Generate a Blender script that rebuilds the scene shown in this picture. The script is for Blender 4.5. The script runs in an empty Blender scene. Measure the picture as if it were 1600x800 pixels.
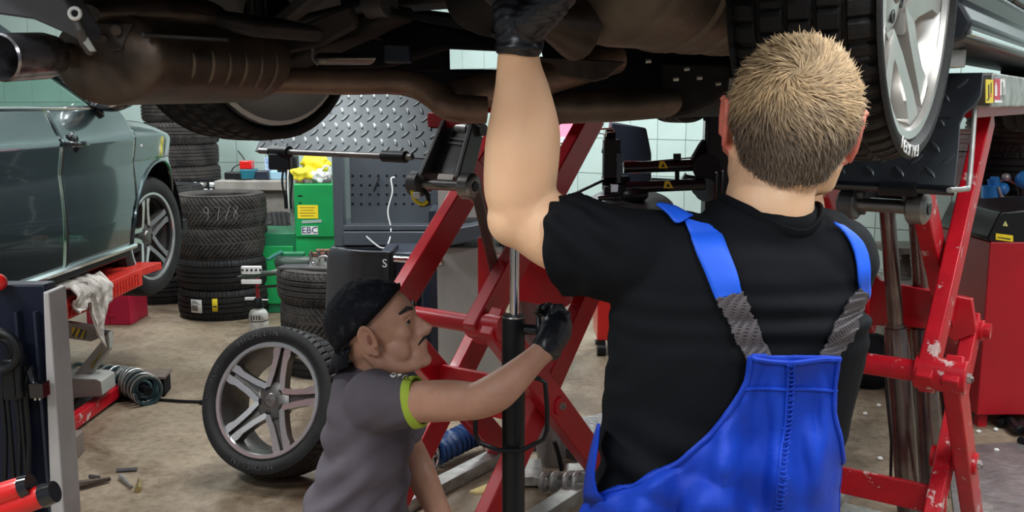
import bpy, bmesh, math, random
from mathutils import Vector as V, Matrix, noise, Quaternion
from mathutils.bvhtree import BVHTree
random.seed(7)
sc = bpy.context.scene
COL = sc.collection
R = math.radians
PI = math.pi

# ---------------------------------------------------------------- camera
H = 1.5; TH = R(9.1); FPX = 1500.0
cam_d = bpy.data.cameras.new('camera'); cam = bpy.data.objects.new('camera', cam_d); COL.objects.link(cam)
cam.location = (0, 0, H); cam.rotation_euler = (R(90) - TH, 0, 0)
cam_d.sensor_width = 36; cam_d.lens = 36 * FPX / 1600; cam_d.clip_start = 0.05
sc.camera = cam
# ---------------------------------------------------------------- world, lamps, exposure
w = bpy.data.worlds.new('world'); sc.world = w; w.use_nodes = True
w.node_tree.nodes['Background'].inputs[0].default_value = (0.80, 0.90, 1.0, 1)
w.node_tree.nodes['Background'].inputs[1].default_value = 0.22
def area(name, loc, rot, sx, sy, power, col=(1, 1, 1)):
    l = bpy.data.lights.new(name, 'AREA'); l.shape = 'RECTANGLE'; l.size = sx; l.size_y = sy; l.energy = power; l.color = col
    o = bpy.data.objects.new(name, l); COL.objects.link(o); o.location = loc; o.rotation_euler = rot
    return o
LAMPS = [(-1.9, -1.6), (1.5, -1.8), (-2.4, 1.2), (0.5, 1.0), (3.2, 1.4), (-3.2, 4.4), (-0.4, 4.6), (2.8, 4.2), (-3.0, 7.4), (0.2, 7.0), (4.6, 5.6)]
for (lx, ly) in LAMPS:
    area('tube_light', (lx, ly, 3.52), (0, 0, R(33)), 0.35, 1.5, 68, (0.95, 0.98, 1.0))
sc.view_settings.view_transform = 'Standard'; sc.view_settings.look = 'None'
sc.view_settings.exposure = 0.34; sc.view_settings.gamma = 1

# ---------------------------------------------------------------- pixel -> world helpers
def ray(px, py):
    u = (px - 800) / FPX; v = (400 - py) / FPX
    return V((u, math.cos(TH) + v * math.sin(TH), -math.sin(TH) + v * math.cos(TH)))
def P(px, py, Y):
    d = ray(px, py); k = Y / d.y; return V((d.x * k, Y, H + d.z * k))
def PZ(px, py, z=0.0):
    d = ray(px, py); k = (z - H) / d.z; return V((d.x * k, d.y * k, z))
A_ = V((0.567, 0.8237, 0)); C_ = V((0.8237, -0.567, 0)); Zv = V((0, 0, 1))
def L(s, t, z): return A_ * s + C_ * t + V((0, 0, z))
def PT(px, py, t):
    d = ray(px, py); k = t / d.dot(C_); return V((d.x * k, d.y * k, H + d.z * k))
def st(p): return p.dot(A_), p.dot(C_)

# ---------------------------------------------------------------- materials
def pbr(name, col, rough=0.5, metal=0.0, col2=None, cs=6.0, bump=0.0, bs=40.0, coat=0.0, lo=0.35, hi=0.65, detail=6, rvar=0.0, sheen=0, stretch=None, sss=0, spec=None):
    m = bpy.data.materials.new(name); m.use_nodes = True; nt = m.node_tree; N = nt.nodes; Lk = nt.links
    b = N['Principled BSDF']
    b.inputs['Base Color'].default_value = (*col, 1); b.inputs['Roughness'].default_value = rough; b.inputs['Metallic'].default_value = metal
    if coat: b.inputs['Coat Weight'].default_value = coat; b.inputs['Coat Roughness'].default_value = 0.05
    if sheen: b.inputs['Sheen Weight'].default_value = sheen
    if sss: b.inputs['Subsurface Weight'].default_value = sss; b.inputs['Subsurface Radius'].default_value = (0.02, 0.008, 0.004); b.inputs['Subsurface Scale'].default_value = 0.5
    if spec is not None: b.inputs['Specular IOR Level'].default_value = spec
    tc = N.new('ShaderNodeTexCoord'); mp = N.new('ShaderNodeMapping'); Lk.new(tc.outputs['Object'], mp.inputs[0])
    if stretch: mp.inputs['Scale'].default_value = stretch
    if col2 is not None or rvar:
        n = N.new('ShaderNodeTexNoise'); n.inputs['Scale'].default_value = cs; n.inputs['Detail'].default_value = detail; n.inputs['Roughness'].default_value = 0.62
        Lk.new(mp.outputs[0], n.inputs['Vector'])
        r = N.new('ShaderNodeValToRGB'); r.color_ramp.elements[0].position = lo; r.color_ramp.elements[1].position = hi
        r.color_ramp.elements[0].color = (*col, 1); r.color_ramp.elements[1].color = (*(col2 or col), 1)
        Lk.new(n.outputs[0], r.inputs[0]); Lk.new(r.outputs[0], b.inputs['Base Color'])
        if rvar:
            mr = N.new('ShaderNodeMapRange'); mr.inputs['To Min'].default_value = max(0.02, rough - rvar); mr.inputs['To Max'].default_value = min(1, rough + rvar)
            Lk.new(n.outputs[0], mr.inputs[0]); Lk.new(mr.outputs[0], b.inputs['Roughness'])
    if bump:
        n2 = N.new('ShaderNodeTexNoise'); n2.inputs['Scale'].default_value = bs; n2.inputs['Detail'].default_value = 5
        Lk.new(mp.outputs[0], n2.inputs['Vector'])
        bp = N.new('ShaderNodeBump'); bp.inputs['Strength'].default_value = bump; bp.inputs['Distance'].default_value = 0.01
        Lk.new(n2.outputs[0], bp.inputs['Height']); Lk.new(bp.outputs[0], b.inputs['Normal'])
    return m
def emis(name, col, s):
    m = bpy.data.materials.new(name); m.use_nodes = True; b = m.node_tree.nodes['Principled BSDF']
    b.inputs['Base Color'].default_value = (*col, 1); b.inputs['Emission Color'].default_value = (*col, 1); b.inputs['Emission Strength'].default_value = s
    return m
M = {}
def floor_mat():
    m = pbr('floor_concrete', (0.28, 0.225, 0.165), 0.55, bump=0.25, bs=60); nt = m.node_tree; N = nt.nodes; Lk = nt.links; b = N['Principled BSDF']
    tc = N.new('ShaderNodeTexCoord')
    def nz(s, d, lo, hi, c1, c2, rough=0.6, dist=0):
        n = N.new('ShaderNodeTexNoise'); n.inputs['Scale'].default_value = s; n.inputs['Detail'].default_value = d; n.inputs['Roughness'].default_value = rough; n.inputs['Distortion'].default_value = dist
        Lk.new(tc.outputs['Object'], n.inputs['Vector'])
        r = N.new('ShaderNodeValToRGB'); r.color_ramp.elements[0].position = lo; r.color_ramp.elements[1].position = hi
        r.color_ramp.elements[0].color = (*c1, 1); r.color_ramp.elements[1].color = (*c2, 1); Lk.new(n.outputs[0], r.inputs[0]); return r, n
    a, _ = nz(1.6, 8, .3, .7, (0.225, 0.175, 0.118), (0.40, 0.325, 0.235))
    s, _ = nz(0.9, 9, .50, .64, (1, 1, 1), (0.42, 0.36, 0.31), .7, 1.2)
    g, _ = nz(26, 6, .45, .62, (1, 1, 1), (0.72, 0.69, 0.66), .7)
    m1 = N.new('ShaderNodeMixRGB'); m1.blend_type = 'MULTIPLY'; m1.inputs[0].default_value = 1; Lk.new(a.outputs[0], m1.inputs[1]); Lk.new(s.outputs[0], m1.inputs[2])
    m2 = N.new('ShaderNodeMixRGB'); m2.blend_type = 'MULTIPLY'; m2.inputs[0].default_value = 1; Lk.new(m1.outputs[0], m2.inputs[1]); Lk.new(g.outputs[0], m2.inputs[2])
    Lk.new(m2.outputs[0], b.inputs['Base Color'])
    rr, _ = nz(2.3, 6, .35, .7, (0.32,) * 3, (0.75,) * 3); Lk.new(rr.outputs[0], b.inputs['Roughness'])
    return m
M['floor'] = floor_mat()
M['tile'] = pbr('white_green_tile', (0.47, 0.62, 0.58), 0.20, col2=(0.56, 0.69, 0.66), cs=1.5)
M['grout'] = pbr('grout', (0.30, 0.36, 0.34), 0.9)
M['wall'] = pbr('wall_paint', (0.62, 0.66, 0.64), 0.8, col2=(0.55, 0.60, 0.57), cs=2, bump=.1)
M['ceil'] = pbr('ceiling_paint', (0.55, 0.56, 0.56), 0.9)
M['rubber'] = pbr('tyre_rubber', (0.009, 0.009, 0.010), 0.60, col2=(0.020, 0.019, 0.019), cs=9, bump=.15, bs=90, spec=.28)
M['rubber_grey'] = pbr('dusty_tyre_rubber', (0.018, 0.017, 0.017), 0.75, col2=(0.060, 0.053, 0.047), cs=7, bump=.2, bs=90, spec=.3)
M['black'] = pbr('black_plastic', (0.006, 0.007, 0.009), 0.40, spec=.35)
M['black_gloss'] = pbr('gloss_black', (0.008, 0.009, 0.012), 0.12, coat=.5)
M['black_matte'] = pbr('matte_black', (0.006, 0.006, 0.008), 0.85, spec=.2)
M['navy'] = pbr('dark_navy_steel', (0.006, 0.009, 0.022), 0.40, spec=.3)
M['under'] = pbr('underbody_coating', (0.006, 0.006, 0.008), 0.65, col2=(0.018, 0.016, 0.016), cs=5, bump=.3, bs=30, spec=.3)
M['rust'] = pbr('rusty_exhaust_steel', (0.040, 0.030, 0.024), 0.42, 0.5, col2=(0.125, 0.088, 0.066), cs=9, bump=.25, bs=26, lo=.3, hi=.72, rvar=.2)
M['rust_pipe'] = pbr('brown_exhaust_pipe', (0.13, 0.080, 0.058), 0.40, 0.45, col2=(0.27, 0.175, 0.125), cs=6, bump=.15, bs=40, rvar=.15)
M['rust2'] = pbr('brown_muffler_steel', (0.085, 0.064, 0.048), 0.45, 0.4, col2=(0.21, 0.165, 0.125), cs=7, bump=.25, bs=26, lo=.3, hi=.72, rvar=.15)
M['shield'] = pbr('heat_shield', (0.055, 0.045, 0.042), 0.6, 0.4, col2=(0.03, 0.026, 0.026), cs=5, bump=.2)
M['chrome'] = pbr('chrome', (0.75, 0.76, 0.78), 0.12, 1.0)
M['dirty_chrome'] = pbr('dirty_chrome_tip', (0.42, 0.42, 0.46), 0.22, 0.9, col2=(0.09, 0.065, 0.05), cs=14, lo=.42, hi=.62)
M['steel'] = pbr('bare_steel', (0.30, 0.29, 0.28), 0.35, 0.9, col2=(0.17, 0.155, 0.15), cs=9, rvar=.12, stretch=(1, 1, 6))
M['cyl'] = pbr('oily_cylinder_steel', (0.22, 0.195, 0.185), 0.30, 0.85, col2=(0.13, 0.105, 0.10), cs=7, rvar=.12)
M['galv'] = pbr('galvanised_steel', (0.50, 0.50, 0.48), 0.42, 0.6, col2=(0.28, 0.27, 0.25), cs=16, rvar=.15, bump=.15, bs=30)
M['dark_steel'] = pbr('dark_grey_steel', (0.075, 0.072, 0.075), 0.42, 0.4, col2=(0.12, 0.115, 0.115), cs=8, bump=.1, rvar=.1)
M['red'] = pbr('red_lift_paint', (0.52, 0.006, 0.016), 0.34, col2=(0.40, 0.005, 0.013), cs=5, coat=.12, bump=.06, bs=30)
def chipped(name, c1, c2):
    m = pbr(name, c1, 0.36, bump=.15, bs=45, spec=.35); nt = m.node_tree; N = nt.nodes; Lk = nt.links; b = N['Principled BSDF']
    tc = N.new('ShaderNodeTexCoord'); n = N.new('ShaderNodeTexNoise'); n.inputs['Scale'].default_value = 14; n.inputs['Detail'].default_value = 9; n.inputs['Roughness'].default_value = .7
    Lk.new(tc.outputs['Object'], n.inputs['Vector']); r = N.new('ShaderNodeValToRGB'); e = r.color_ramp.elements
    e[0].position = .3; e[0].color = (*c1, 1); e[1].position = .585; e[1].color = (*[x * .75 for x in c1], 1)
    q = e.new(.605); q.color = (*c2, 1); Lk.new(n.outputs[0], r.inputs[0]); Lk.new(r.outputs[0], b.inputs['Base Color']); return m
M['red_worn'] = chipped('worn_red_paint', (0.56, 0.008, 0.020), (0.60, 0.42, 0.40))
M['red_arm'] = pbr('orange_red_runway', (0.62, 0.030, 0.018), 0.4, col2=(0.48, 0.02, 0.015), cs=12, bump=.4, bs=60)
M['red_cab'] = pbr('deep_red_cabinet', (0.46, 0.003, 0.014), 0.42, col2=(0.36, 0.003, 0.011), cs=2)
M['red_pink'] = pbr('crimson_box', (0.60, 0.008, 0.06), 0.45, col2=(0.50, 0.006, 0.05), cs=4)
M['red_bright'] = pbr('bright_red_plastic', (0.65, 0.012, 0.010), 0.3, coat=.3)
M['paint'] = pbr('grey_green_car_paint', (0.070, 0.100, 0.106), 0.20, 0.82, coat=1.0)
M['paint_dark'] = pbr('dark_grey_car_paint', (0.018, 0.021, 0.026), 0.38, 0.0, coat=.2, spec=.35)
M['silver'] = pbr('silver_wheel_paint', (0.62, 0.60, 0.57), 0.30, 0.75, col2=(0.50, 0.48, 0.45), cs=4, coat=.3)
M['mach'] = pbr('machined_alloy', (0.72, 0.72, 0.73), 0.25, 0.85)
M['rimdark'] = pbr('dark_alloy_side', (0.16, 0.155, 0.15), 0.35, 0.7, col2=(0.10, 0.09, 0.08), cs=12)
M['brake'] = pbr('brake_disc', (0.25, 0.22, 0.20), 0.35, 0.9)
M['green'] = pbr('green_cabinet_paint', (0.005, 0.33, 0.085), 0.4, col2=(0.004, 0.26, 0.065), cs=5, bump=.05)
M['green_dk'] = pbr('dark_green_plastic', (0.006, 0.15, 0.06), 0.4)
M['yellow'] = pbr('yellow_label', (0.85, 0.66, 0.02), 0.5)
M['yellow_bag'] = pbr('yellow_cloth', (0.80, 0.68, 0.03), 0.6, bump=.3, bs=18)
M['white'] = pbr('white_plastic', (0.74, 0.75, 0.74), 0.45)
M['paper'] = pbr('white_label_paper', (0.80, 0.80, 0.78), 0.7)
M['rag'] = pbr('dirty_white_rag', (0.66, 0.62, 0.56), 0.9, col2=(0.30, 0.27, 0.24), cs=14, bump=.4, bs=60)
M['ink'] = pbr('black_ink', (0.01, 0.01, 0.012), 0.6)
M['ink_blue'] = pbr('navy_ink', (0.01, 0.015, 0.10), 0.6)
M['ltext'] = pbr('white_ink', (0.78, 0.78, 0.76), 0.6)
M['gtext'] = pbr('raised_rubber_text', (0.055, 0.055, 0.055), 0.5)
M['cabdark'] = pbr('anthracite_cabinet', (0.060, 0.072, 0.085), 0.42, col2=(0.05, 0.06, 0.072), cs=3)
M['cabdark2'] = pbr('blue_black_panel', (0.014, 0.020, 0.036), 0.4)
M['hood'] = pbr('dark_grey_hood', (0.040, 0.044, 0.048), 0.42, bump=.12, bs=10)
M['machgrey'] = pbr('light_grey_panel', (0.40, 0.395, 0.37), 0.5, col2=(0.33, 0.325, 0.305), cs=5)
M['beige'] = pbr('beige_grey_panel', (0.30, 0.28, 0.26), 0.5)
M['lgrey'] = pbr('light_grey_edge', (0.46, 0.44, 0.43), 0.6, col2=(0.38, 0.36, 0.35), cs=9)
M['armgrey'] = pbr('grey_lift_arm', (0.30, 0.31, 0.29), 0.5, col2=(0.36, 0.36, 0.33), cs=8, bump=.1)
M['checker'] = pbr('checker_plate_black', (0.028, 0.033, 0.040), 0.42, 0.35, col2=(0.042, 0.048, 0.055), cs=5, rvar=.1)
M['checker_l'] = pbr('checker_plate_grey', (0.075, 0.092, 0.10), 0.45, 0.3, col2=(0.055, 0.068, 0.077), cs=4, rvar=.1)
M['lug_l'] = pbr('worn_lug_steel', (0.16, 0.18, 0.18), 0.4, 0.5)
M['lug_d'] = pbr('dark_lug_steel', (0.05, 0.058, 0.066), 0.38, 0.4)
M['floorplate'] = pbr('steel_floor_plate', (0.34, 0.34, 0.34), 0.4, 0.6, col2=(0.20, 0.20, 0.20), cs=9, bump=.6, bs=35)
M['wood'] = pbr('oily_wood', (0.24, 0.19, 0.15), 0.8, col2=(0.12, 0.095, 0.085), cs=8, bump=.3, stretch=(1, 6, 1))
M['wooddoor'] = pbr('brown_board', (0.22, 0.13, 0.075), 0.6, col2=(0.15, 0.085, 0.05), cs=5, stretch=(6, 6, 1))
M['concrete'] = pbr('grey_concrete_bench', (0.33, 0.31, 0.28), 0.8, col2=(0.24, 0.225, 0.20), cs=8, bump=.3)
M['dirt'] = pbr('dirty_metal_shelf', (0.16, 0.15, 0.13), 0.7, 0.2, col2=(0.27, 0.25, 0.22), cs=12, bump=.3)
M['blue'] = pbr('blue_plastic', (0.02, 0.19, 0.52), 0.35)
M['blue_hose'] = pbr('blue_hose', (0.01, 0.045, 0.15), 0.35)
M['teal'] = pbr('teal_tool_case', (0.01, 0.13, 0.18), 0.4)
M['cream'] = pbr('cream_plastic', (0.62, 0.60, 0.52), 0.5, col2=(0.50, 0.47, 0.38), cs=9)
M['orange'] = pbr('orange_plastic', (0.80, 0.16, 0.02), 0.4)
M['yrag'] = pbr('yellow_rag', (0.72, 0.60, 0.26), 0.9)
M['skin'] = pbr('skin', (0.95, 0.60, 0.37), 0.46, col2=(0.90, 0.53, 0.32), cs=9, bump=.05, bs=120, sss=.12)
M['skin2'] = pbr('tanned_skin', (0.60, 0.325, 0.225), 0.46, col2=(0.50, 0.255, 0.17), cs=12, bump=.06, bs=120, sss=.08)
M['ear'] = pbr('reddened_ear_skin', (0.82, 0.22, 0.16), 0.45, sss=.15)
M['glove'] = pbr('black_nitrile_glove', (0.010, 0.011, 0.016), 0.35, bump=.12, bs=35)
M['shirt'] = pbr('black_cotton', (0.0045, 0.0055, 0.0075), 0.80, bump=.08, bs=400, spec=.14)
M['gshirt'] = pbr('grey_violet_cotton', (0.135, 0.118, 0.138), 0.85, col2=(0.115, 0.10, 0.12), cs=5, bump=.08, bs=300, spec=.2)
M['lime'] = pbr('lime_cuff', (0.42, 0.56, 0.05), 0.8)
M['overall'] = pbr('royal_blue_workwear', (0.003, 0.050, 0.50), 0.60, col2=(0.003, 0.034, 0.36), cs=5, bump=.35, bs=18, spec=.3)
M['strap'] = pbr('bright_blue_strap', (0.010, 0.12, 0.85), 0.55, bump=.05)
M['elastic'] = pbr('grey_elastic_mesh', (0.025, 0.022, 0.025), 0.8)
M['elastic_l'] = pbr('pale_elastic_rib', (0.10, 0.088, 0.095), 0.8)
M['trouser'] = pbr('dark_trousers', (0.020, 0.022, 0.030), 0.85)
M['cap'] = pbr('black_cap', (0.004, 0.005, 0.010), 0.8, col2=(0.035, 0.040, 0.048), cs=45, lo=.52, hi=.72, bump=.5, bs=70, spec=.3)
M['dhair'] = pbr('dark_hair', (0.012, 0.010, 0.009), 0.6)
M['ear_shade'] = pbr('shaded_ear_skin', (0.30, 0.11, 0.08), 0.5)  # darker skin tone that paints shade inside the ears
M['eye'] = pbr('eye_white', (0.22, 0.20, 0.19), 0.2)
M['glass_tint'] = None
def glass(name, col, alpha_rough=0.02):
    m = bpy.data.materials.new(name); m.use_nodes = True; b = m.node_tree.nodes['Principled BSDF']
    b.inputs['Base Color'].default_value = (*col, 1); b.inputs['Roughness'].default_value = 0.02
    b.inputs['Transmission Weight'].default_value = 1.0; b.inputs['IOR'].default_value = 1.05; b.inputs['Coat Weight'].default_value = .6; b.inputs['Coat Roughness'].default_value = .02
    return m
M['glass'] = glass('car_window_glass', (0.72, 0.90, 0.84))
M['darkglass'] = pbr('dark_window_glass', (0.01, 0.014, 0.016), 0.04, coat=.4)

# ---------------------------------------------------------------- geometry helpers
def catmull(pts, n):
    pts = [list(p) for p in pts]; out = []
    for i in range(len(pts) - 1):
        p0 = pts[max(i - 1, 0)]; p1 = pts[i]; p2 = pts[i + 1]; p3 = pts[min(i + 2, len(pts) - 1)]
        for k in range(n):
            t = k / n
            out.append([.5 * (2 * b + (c - a) * t + (2 * a - 5 * b + 4 * c - d) * t * t + (-a + 3 * b - 3 * c + d) * t ** 3) for a, b, c, d in zip(p0, p1, p2, p3)])
    out.append(pts[-1]); return out
class MB:
    def __init__(s): s.bm = bmesh.new()
    def hexa(s, p):
        v = [s.bm.verts.new(q) for q in p]
        for f in ((0, 3, 2, 1), (4, 5, 6, 7), (0, 1, 5, 4), (1, 2, 6, 5), (2, 3, 7, 6), (3, 0, 4, 7)): s.bm.faces.new([v[i] for i in f])
        return s
    def box(s, c, d, Rm=None):
        c = V(c); hx, hy, hz = d[0] / 2, d[1] / 2, d[2] / 2
        q = [V((x * hx, y * hy, z * hz)) for z in (-1, 1) for (x, y) in ((-1, -1), (1, -1), (1, 1), (-1, 1))]
        if Rm is not None: q = [Rm @ k for k in q]
        return s.hexa([c + k for k in q])
    def boxL(s, s0, s1, t0, t1, z0, z1):      # box in the lift's frame
        return s.hexa([L(a, b, z) for z in (z0, z1) for (a, b) in ((s0, t0), (s0, t1), (s1, t1), (s1, t0))])
    def beam(s, p0, p1, w, h, side=None, ext=0):
        p0 = V(p0); p1 = V(p1); d = (p1 - p0).normalized(); p0 = p0 - d * ext; p1 = p1 + d * ext
        side = V(side if side is not None else (1, 0, 0)); side = (side - d * side.dot(d)).normalized(); up = d.cross(side)
        q = []
        for p in (p0, p1):
            for (a, b) in ((-1, -1), (1, -1), (1, 1), (-1, 1)): q.append(p + side * a * w / 2 + up * b * h / 2)
        return s.hexa(q)
    def tube(s, pts, r, seg=12, cap=True, flat=None, up=None):
        pts = [V(p) for p in pts]; n = len(pts); rs = r if isinstance(r, (list, tuple)) else [r] * n
        T = [(pts[min(i + 1, n - 1)] - pts[max(i - 1, 0)]).normalized() for i in range(n)]
        u = V(up) if up is not None else (V((0, 0, 1)) if abs(T[0].z) < .9 else V((1, 0, 0)))
        rings = []
        for i in range(n):
            u = (u - T[i] * u.dot(T[i]));
            if u.length < 1e-6: u = T[i].orthogonal()
            u.normalize(); v = T[i].cross(u)
            rr = rs[i]; ra, rb = rr if isinstance(rr, (list, tuple)) else (rr, rr)
            rings.append([s.bm.verts.new(pts[i] + u * math.cos(a) * ra + v * math.sin(a) * rb) for a in [2 * PI * k / seg for k in range(seg)]])
        for i in range(n - 1):
            for k in range(seg):
                k2 = (k + 1) % seg; s.bm.faces.new((rings[i][k], rings[i][k2], rings[i + 1][k2], rings[i + 1][k]))
        if cap:
            s.bm.faces.new(rings[0][::-1]); s.bm.faces.new(rings[-1])
        return s
    def cyl(s, p0, p1, r, seg=24, r2=None): return s.tube([p0, p1], [r, r if r2 is None else r2], seg)
    def limb(s, pts, n=6, seg=20, up=None):   # pts: (x,y,z,ra,rb) catmull smoothed with round ends
        q = catmull([(*p[0], *(p[1:] if len(p) > 2 else (p[1], p[1]))) for p in pts], n)
        a = V(q[0][:3]); b = V(q[1][:3]); d = (a - b).normalized(); e = V(q[-1][:3]); f = (e - V(q[-2][:3])).normalized()
        pp = []; rr = []
        for k in (0.98, .8, .45): pp.append(a + d * k * min(q[0][3:]) * .8); rr.append((q[0][3] * math.sqrt(1 - k * k), q[0][4] * math.sqrt(1 - k * k)))
        for x in q: pp.append(V(x[:3])); rr.append((x[3], x[4]))
        for k in (.45, .8, .98): pp.append(e + f * k * min(q[-1][3:]) * .8); rr.append((q[-1][3] * math.sqrt(1 - k * k), q[-1][4] * math.sqrt(1 - k * k)))
        return s.tube(pp, rr, seg, True, up=up)
    def sph(s, c, r, Rm=None, u=20, v=14):
        r = V((r, r, r)) if not hasattr(r, '__len__') else V(r); m = Matrix.Translation(V(c)) @ (Rm.to_4x4() if Rm is not None else Matrix()) @ Matrix.Diagonal((*r, 1))
        bmesh.ops.create_uvsphere(s.bm, u_segments=u, v_segments=v, radius=1, matrix=m); return s
    def lathe(s, prof, o=(0, 0, 0), axis=(0, 0, 1), seg=48, closed=False, capb=False):
        q = V(axis).to_track_quat('Z', 'Y'); o = V(o)
        rings = [[s.bm.verts.new(o + q @ V((r * math.cos(a), r * math.sin(a), z))) for a in [2 * PI * k / seg for k in range(seg)]] for (r, z) in prof]
        m = len(prof)
        for i in range(m if closed else m - 1):
            A = rings[i]; B = rings[(i + 1) % m]
            for k in range(seg): k2 = (k + 1) % seg; s.bm.faces.new((A[k], A[k2], B[k2], B[k]))
        if capb:
            s.bm.faces.new(rings[0][::-1]); s.bm.faces.new(rings[-1])
        return s
    def prism(s, poly, ext):
        ext = V(ext); a = [s.bm.verts.new(V(p)) for p in poly]; b = [s.bm.verts.new(V(p) + ext) for p in poly]; n = len(poly)
        s.bm.faces.new(a[::-1]); s.bm.faces.new(b)
        for i in range(n): j = (i + 1) % n; s.bm.faces.new((a[i], a[j], b[j], b[i]))
        return s
    def grid(s, rows):
        vs = [[s.bm.verts.new(p) for p in r] for r in rows]
        for i in range(len(vs) - 1):
            for j in range(len(vs[0]) - 1): s.bm.faces.new((vs[i][j], vs[i][j + 1], vs[i + 1][j + 1], vs[i + 1][j]))
        return s
    def torus(s, c, axis, R0, r, seg=48, sg=12):
        return s.lathe([(R0 + r * math.cos(a), r * math.sin(a)) for a in [2 * PI * k / sg for k in range(sg)]], c, axis, seg, True)
    def mesh(s, name='m', m=None, smooth=True, ang=35, fix=True):
        if fix: bmesh.ops.recalc_face_normals(s.bm, faces=s.bm.faces)
        me = bpy.data.meshes.new(name); s.bm.to_mesh(me); s.bm.free()
        if m is not None: me.materials.append(m)
        if smooth: me.shade_smooth(); me.set_sharp_from_angle(angle=R(ang))
        return me
WM = {}
def wm(o): return WM.get(o.name, Matrix())
def link(name, me, parent=None, loc=None, rot=None, local=False):
    o = bpy.data.objects.new(name, me); COL.objects.link(o)
    if loc is not None: o.location = loc
    if rot is not None: o.rotation_mode = 'QUATERNION'; o.rotation_quaternion = rot
    mb = Matrix.LocRotScale(o.location, rot, None) if rot is not None else Matrix.Translation(o.location)
    if parent is not None:
        o.parent = parent
        if local: WM[o.name] = wm(parent) @ mb
        else: o.matrix_parent_inverse = wm(parent).inverted(); WM[o.name] = mb
    else: WM[o.name] = mb
    return o
def ob(name, mb, mat, parent=None, bev=0, smooth=True, ang=35, fix=True, local=False):
    me = mb.mesh(name, mat, smooth, ang, fix) if isinstance(mb, MB) else mb
    o = link(name, me, parent, local=local)
    if bev: b = o.modifiers.new('bevel', 'BEVEL'); b.width = bev; b.segments = 2; b.limit_method = 'ANGLE'; b.angle_limit = R(40)
    return o
def tag(o, label=None, cat=None, group=None, kind=None):
    if label: o['label'] = label
    if cat: o['category'] = cat
    if group: o['group'] = group
    if kind: o['kind'] = kind
    return o
def thing(name, label, cat, loc, group=None, rot=None):
    o = bpy.data.objects.new(name, None); COL.objects.link(o); o.empty_display_size = .05; o.location = loc
    m = Matrix.Translation(V(loc))
    if rot is not None: o.rotation_mode = 'QUATERNION'; o.rotation_quaternion = rot; m = Matrix.LocRotScale(V(loc), rot, None)
    WM[o.name] = m
    return tag(o, label, cat, group)
def copytree(o, parent=None):
    c = o.copy(); COL.objects.link(c)
    if parent is not None: c.parent = parent
    for ch in list(o.children): copytree(ch, c)
    return c
def text_mesh(txt, size, depth=.0008):
    cu = bpy.data.curves.new('t', 'FONT'); cu.body = txt; cu.size = size; cu.extrude = depth; cu.align_x = 'CENTER'; cu.align_y = 'CENTER'; cu.resolution_u = 3
    o = bpy.data.objects.new('t', cu); COL.objects.link(o); dg = bpy.context.evaluated_depsgraph_get()
    me = bpy.data.meshes.new_from_object(o.evaluated_get(dg)); bpy.data.objects.remove(o); return me
def text_on(name, txt, size, c, right, up, mat, parent, bold=0):
    me = text_mesh(txt, size); right = V(right).normalized(); up = V(up); up = (up - right * up.dot(right)).normalized(); n = right.cross(up)
    m = Matrix((right, up, n)).transposed().to_4x4(); m.translation = V(c); me.transform(m); me.materials.clear(); me.materials.append(mat)
    return link(name, me, parent)
def quad(c, right, up, w, h, d=.001):
    right = V(right).normalized(); up = V(up); up = (up - right * up.dot(right)).normalized(); n = right.cross(up); c = V(c)
    return MB().hexa([c + right * a * w / 2 + up * b * h / 2 + n * e for e in (-d, d) for (a, b) in ((-1, -1), (1, -1), (1, 1), (-1, 1))])
def remesh(mb, voxel, smooth=2, mat=None, disp=None):
    me = mb.mesh('r', mat, False); o = bpy.data.objects.new('r', me); COL.objects.link(o)
    r = o.modifiers.new('r', 'REMESH'); r.mode = 'VOXEL'; r.voxel_size = voxel; r.use_smooth_shade = True
    if smooth: k = o.modifiers.new('s', 'SMOOTH'); k.factor = .5; k.iterations = smooth
    dg = bpy.context.evaluated_depsgraph_get(); out = bpy.data.meshes.new_from_object(o.evaluated_get(dg)); bpy.data.objects.remove(o)
    if disp:
        out.update(); ns = [v.normal.copy() for v in out.vertices]
        for v, n in zip(out.vertices, ns): v.co += n * disp(v.co, n)
    out.materials.clear()
    if mat: out.materials.append(mat)
    out.shade_smooth(); return out
# ================================================================ SETTING
ob('floor', MB().box((0, 4, -.05), (16, 18, .1)), M['floor']).__setitem__('kind', 'structure')
ob('ceiling', MB().box((0, 6, 3.65), (16, 14, .1)), M['ceil']).__setitem__('kind', 'structure')
Cc = V((-1.28, 9.6, 0))                                   # corner of the two tiled walls
def tiled_wall(name, o, d, length, tw, th, zmax, vis0, vis1, vz0, vz1):
    n = V((d.y, -d.x, 0))
    if n.dot(V((0, -1, 0))) < 0: n = -n
    w_ = tag(ob(name, MB().hexa([o + d * a + n * b + Zv * z for z in (0, 3.62) for (a, b) in ((0, 0), (length, 0), (length, -.15), (0, -.15))]), M['grout']), kind='structure')
    mb = MB(); me = None; g = .006; cnt = 0
    nx = int(length / tw); nz = int(zmax / th)
    for i in range(nx):
        for j in range(nz):
            c0 = o + d * (i * tw) + Zv * (j * th)
            vis = vis0 <= i * tw <= vis1 and vz0 <= j * th < vz1 and cnt < 290
            if vis:
                if me is None:
                    m_ = MB(); m_.hexa([d * a + Zv * z + n * b for z in (g / 2, th - g / 2) for (a, b) in ((g / 2, 0), (tw - g / 2, 0), (tw - g / 2, .006), (g / 2, .006))]); me = m_.mesh('tile', M['tile'], False)
                t = link('tile', me, w_, loc=c0); cnt += 1
            else:
                mb.hexa([c0 + d * a + Zv * z + n * b for z in (g / 2, th - g / 2) for (a, b) in ((g / 2, 0), (tw - g / 2, 0), (tw - g / 2, .006), (g / 2, .006))])
    tag(ob('tile_field', mb, M['tile'], w_, smooth=False), kind='stuff')
    return w_
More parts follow.
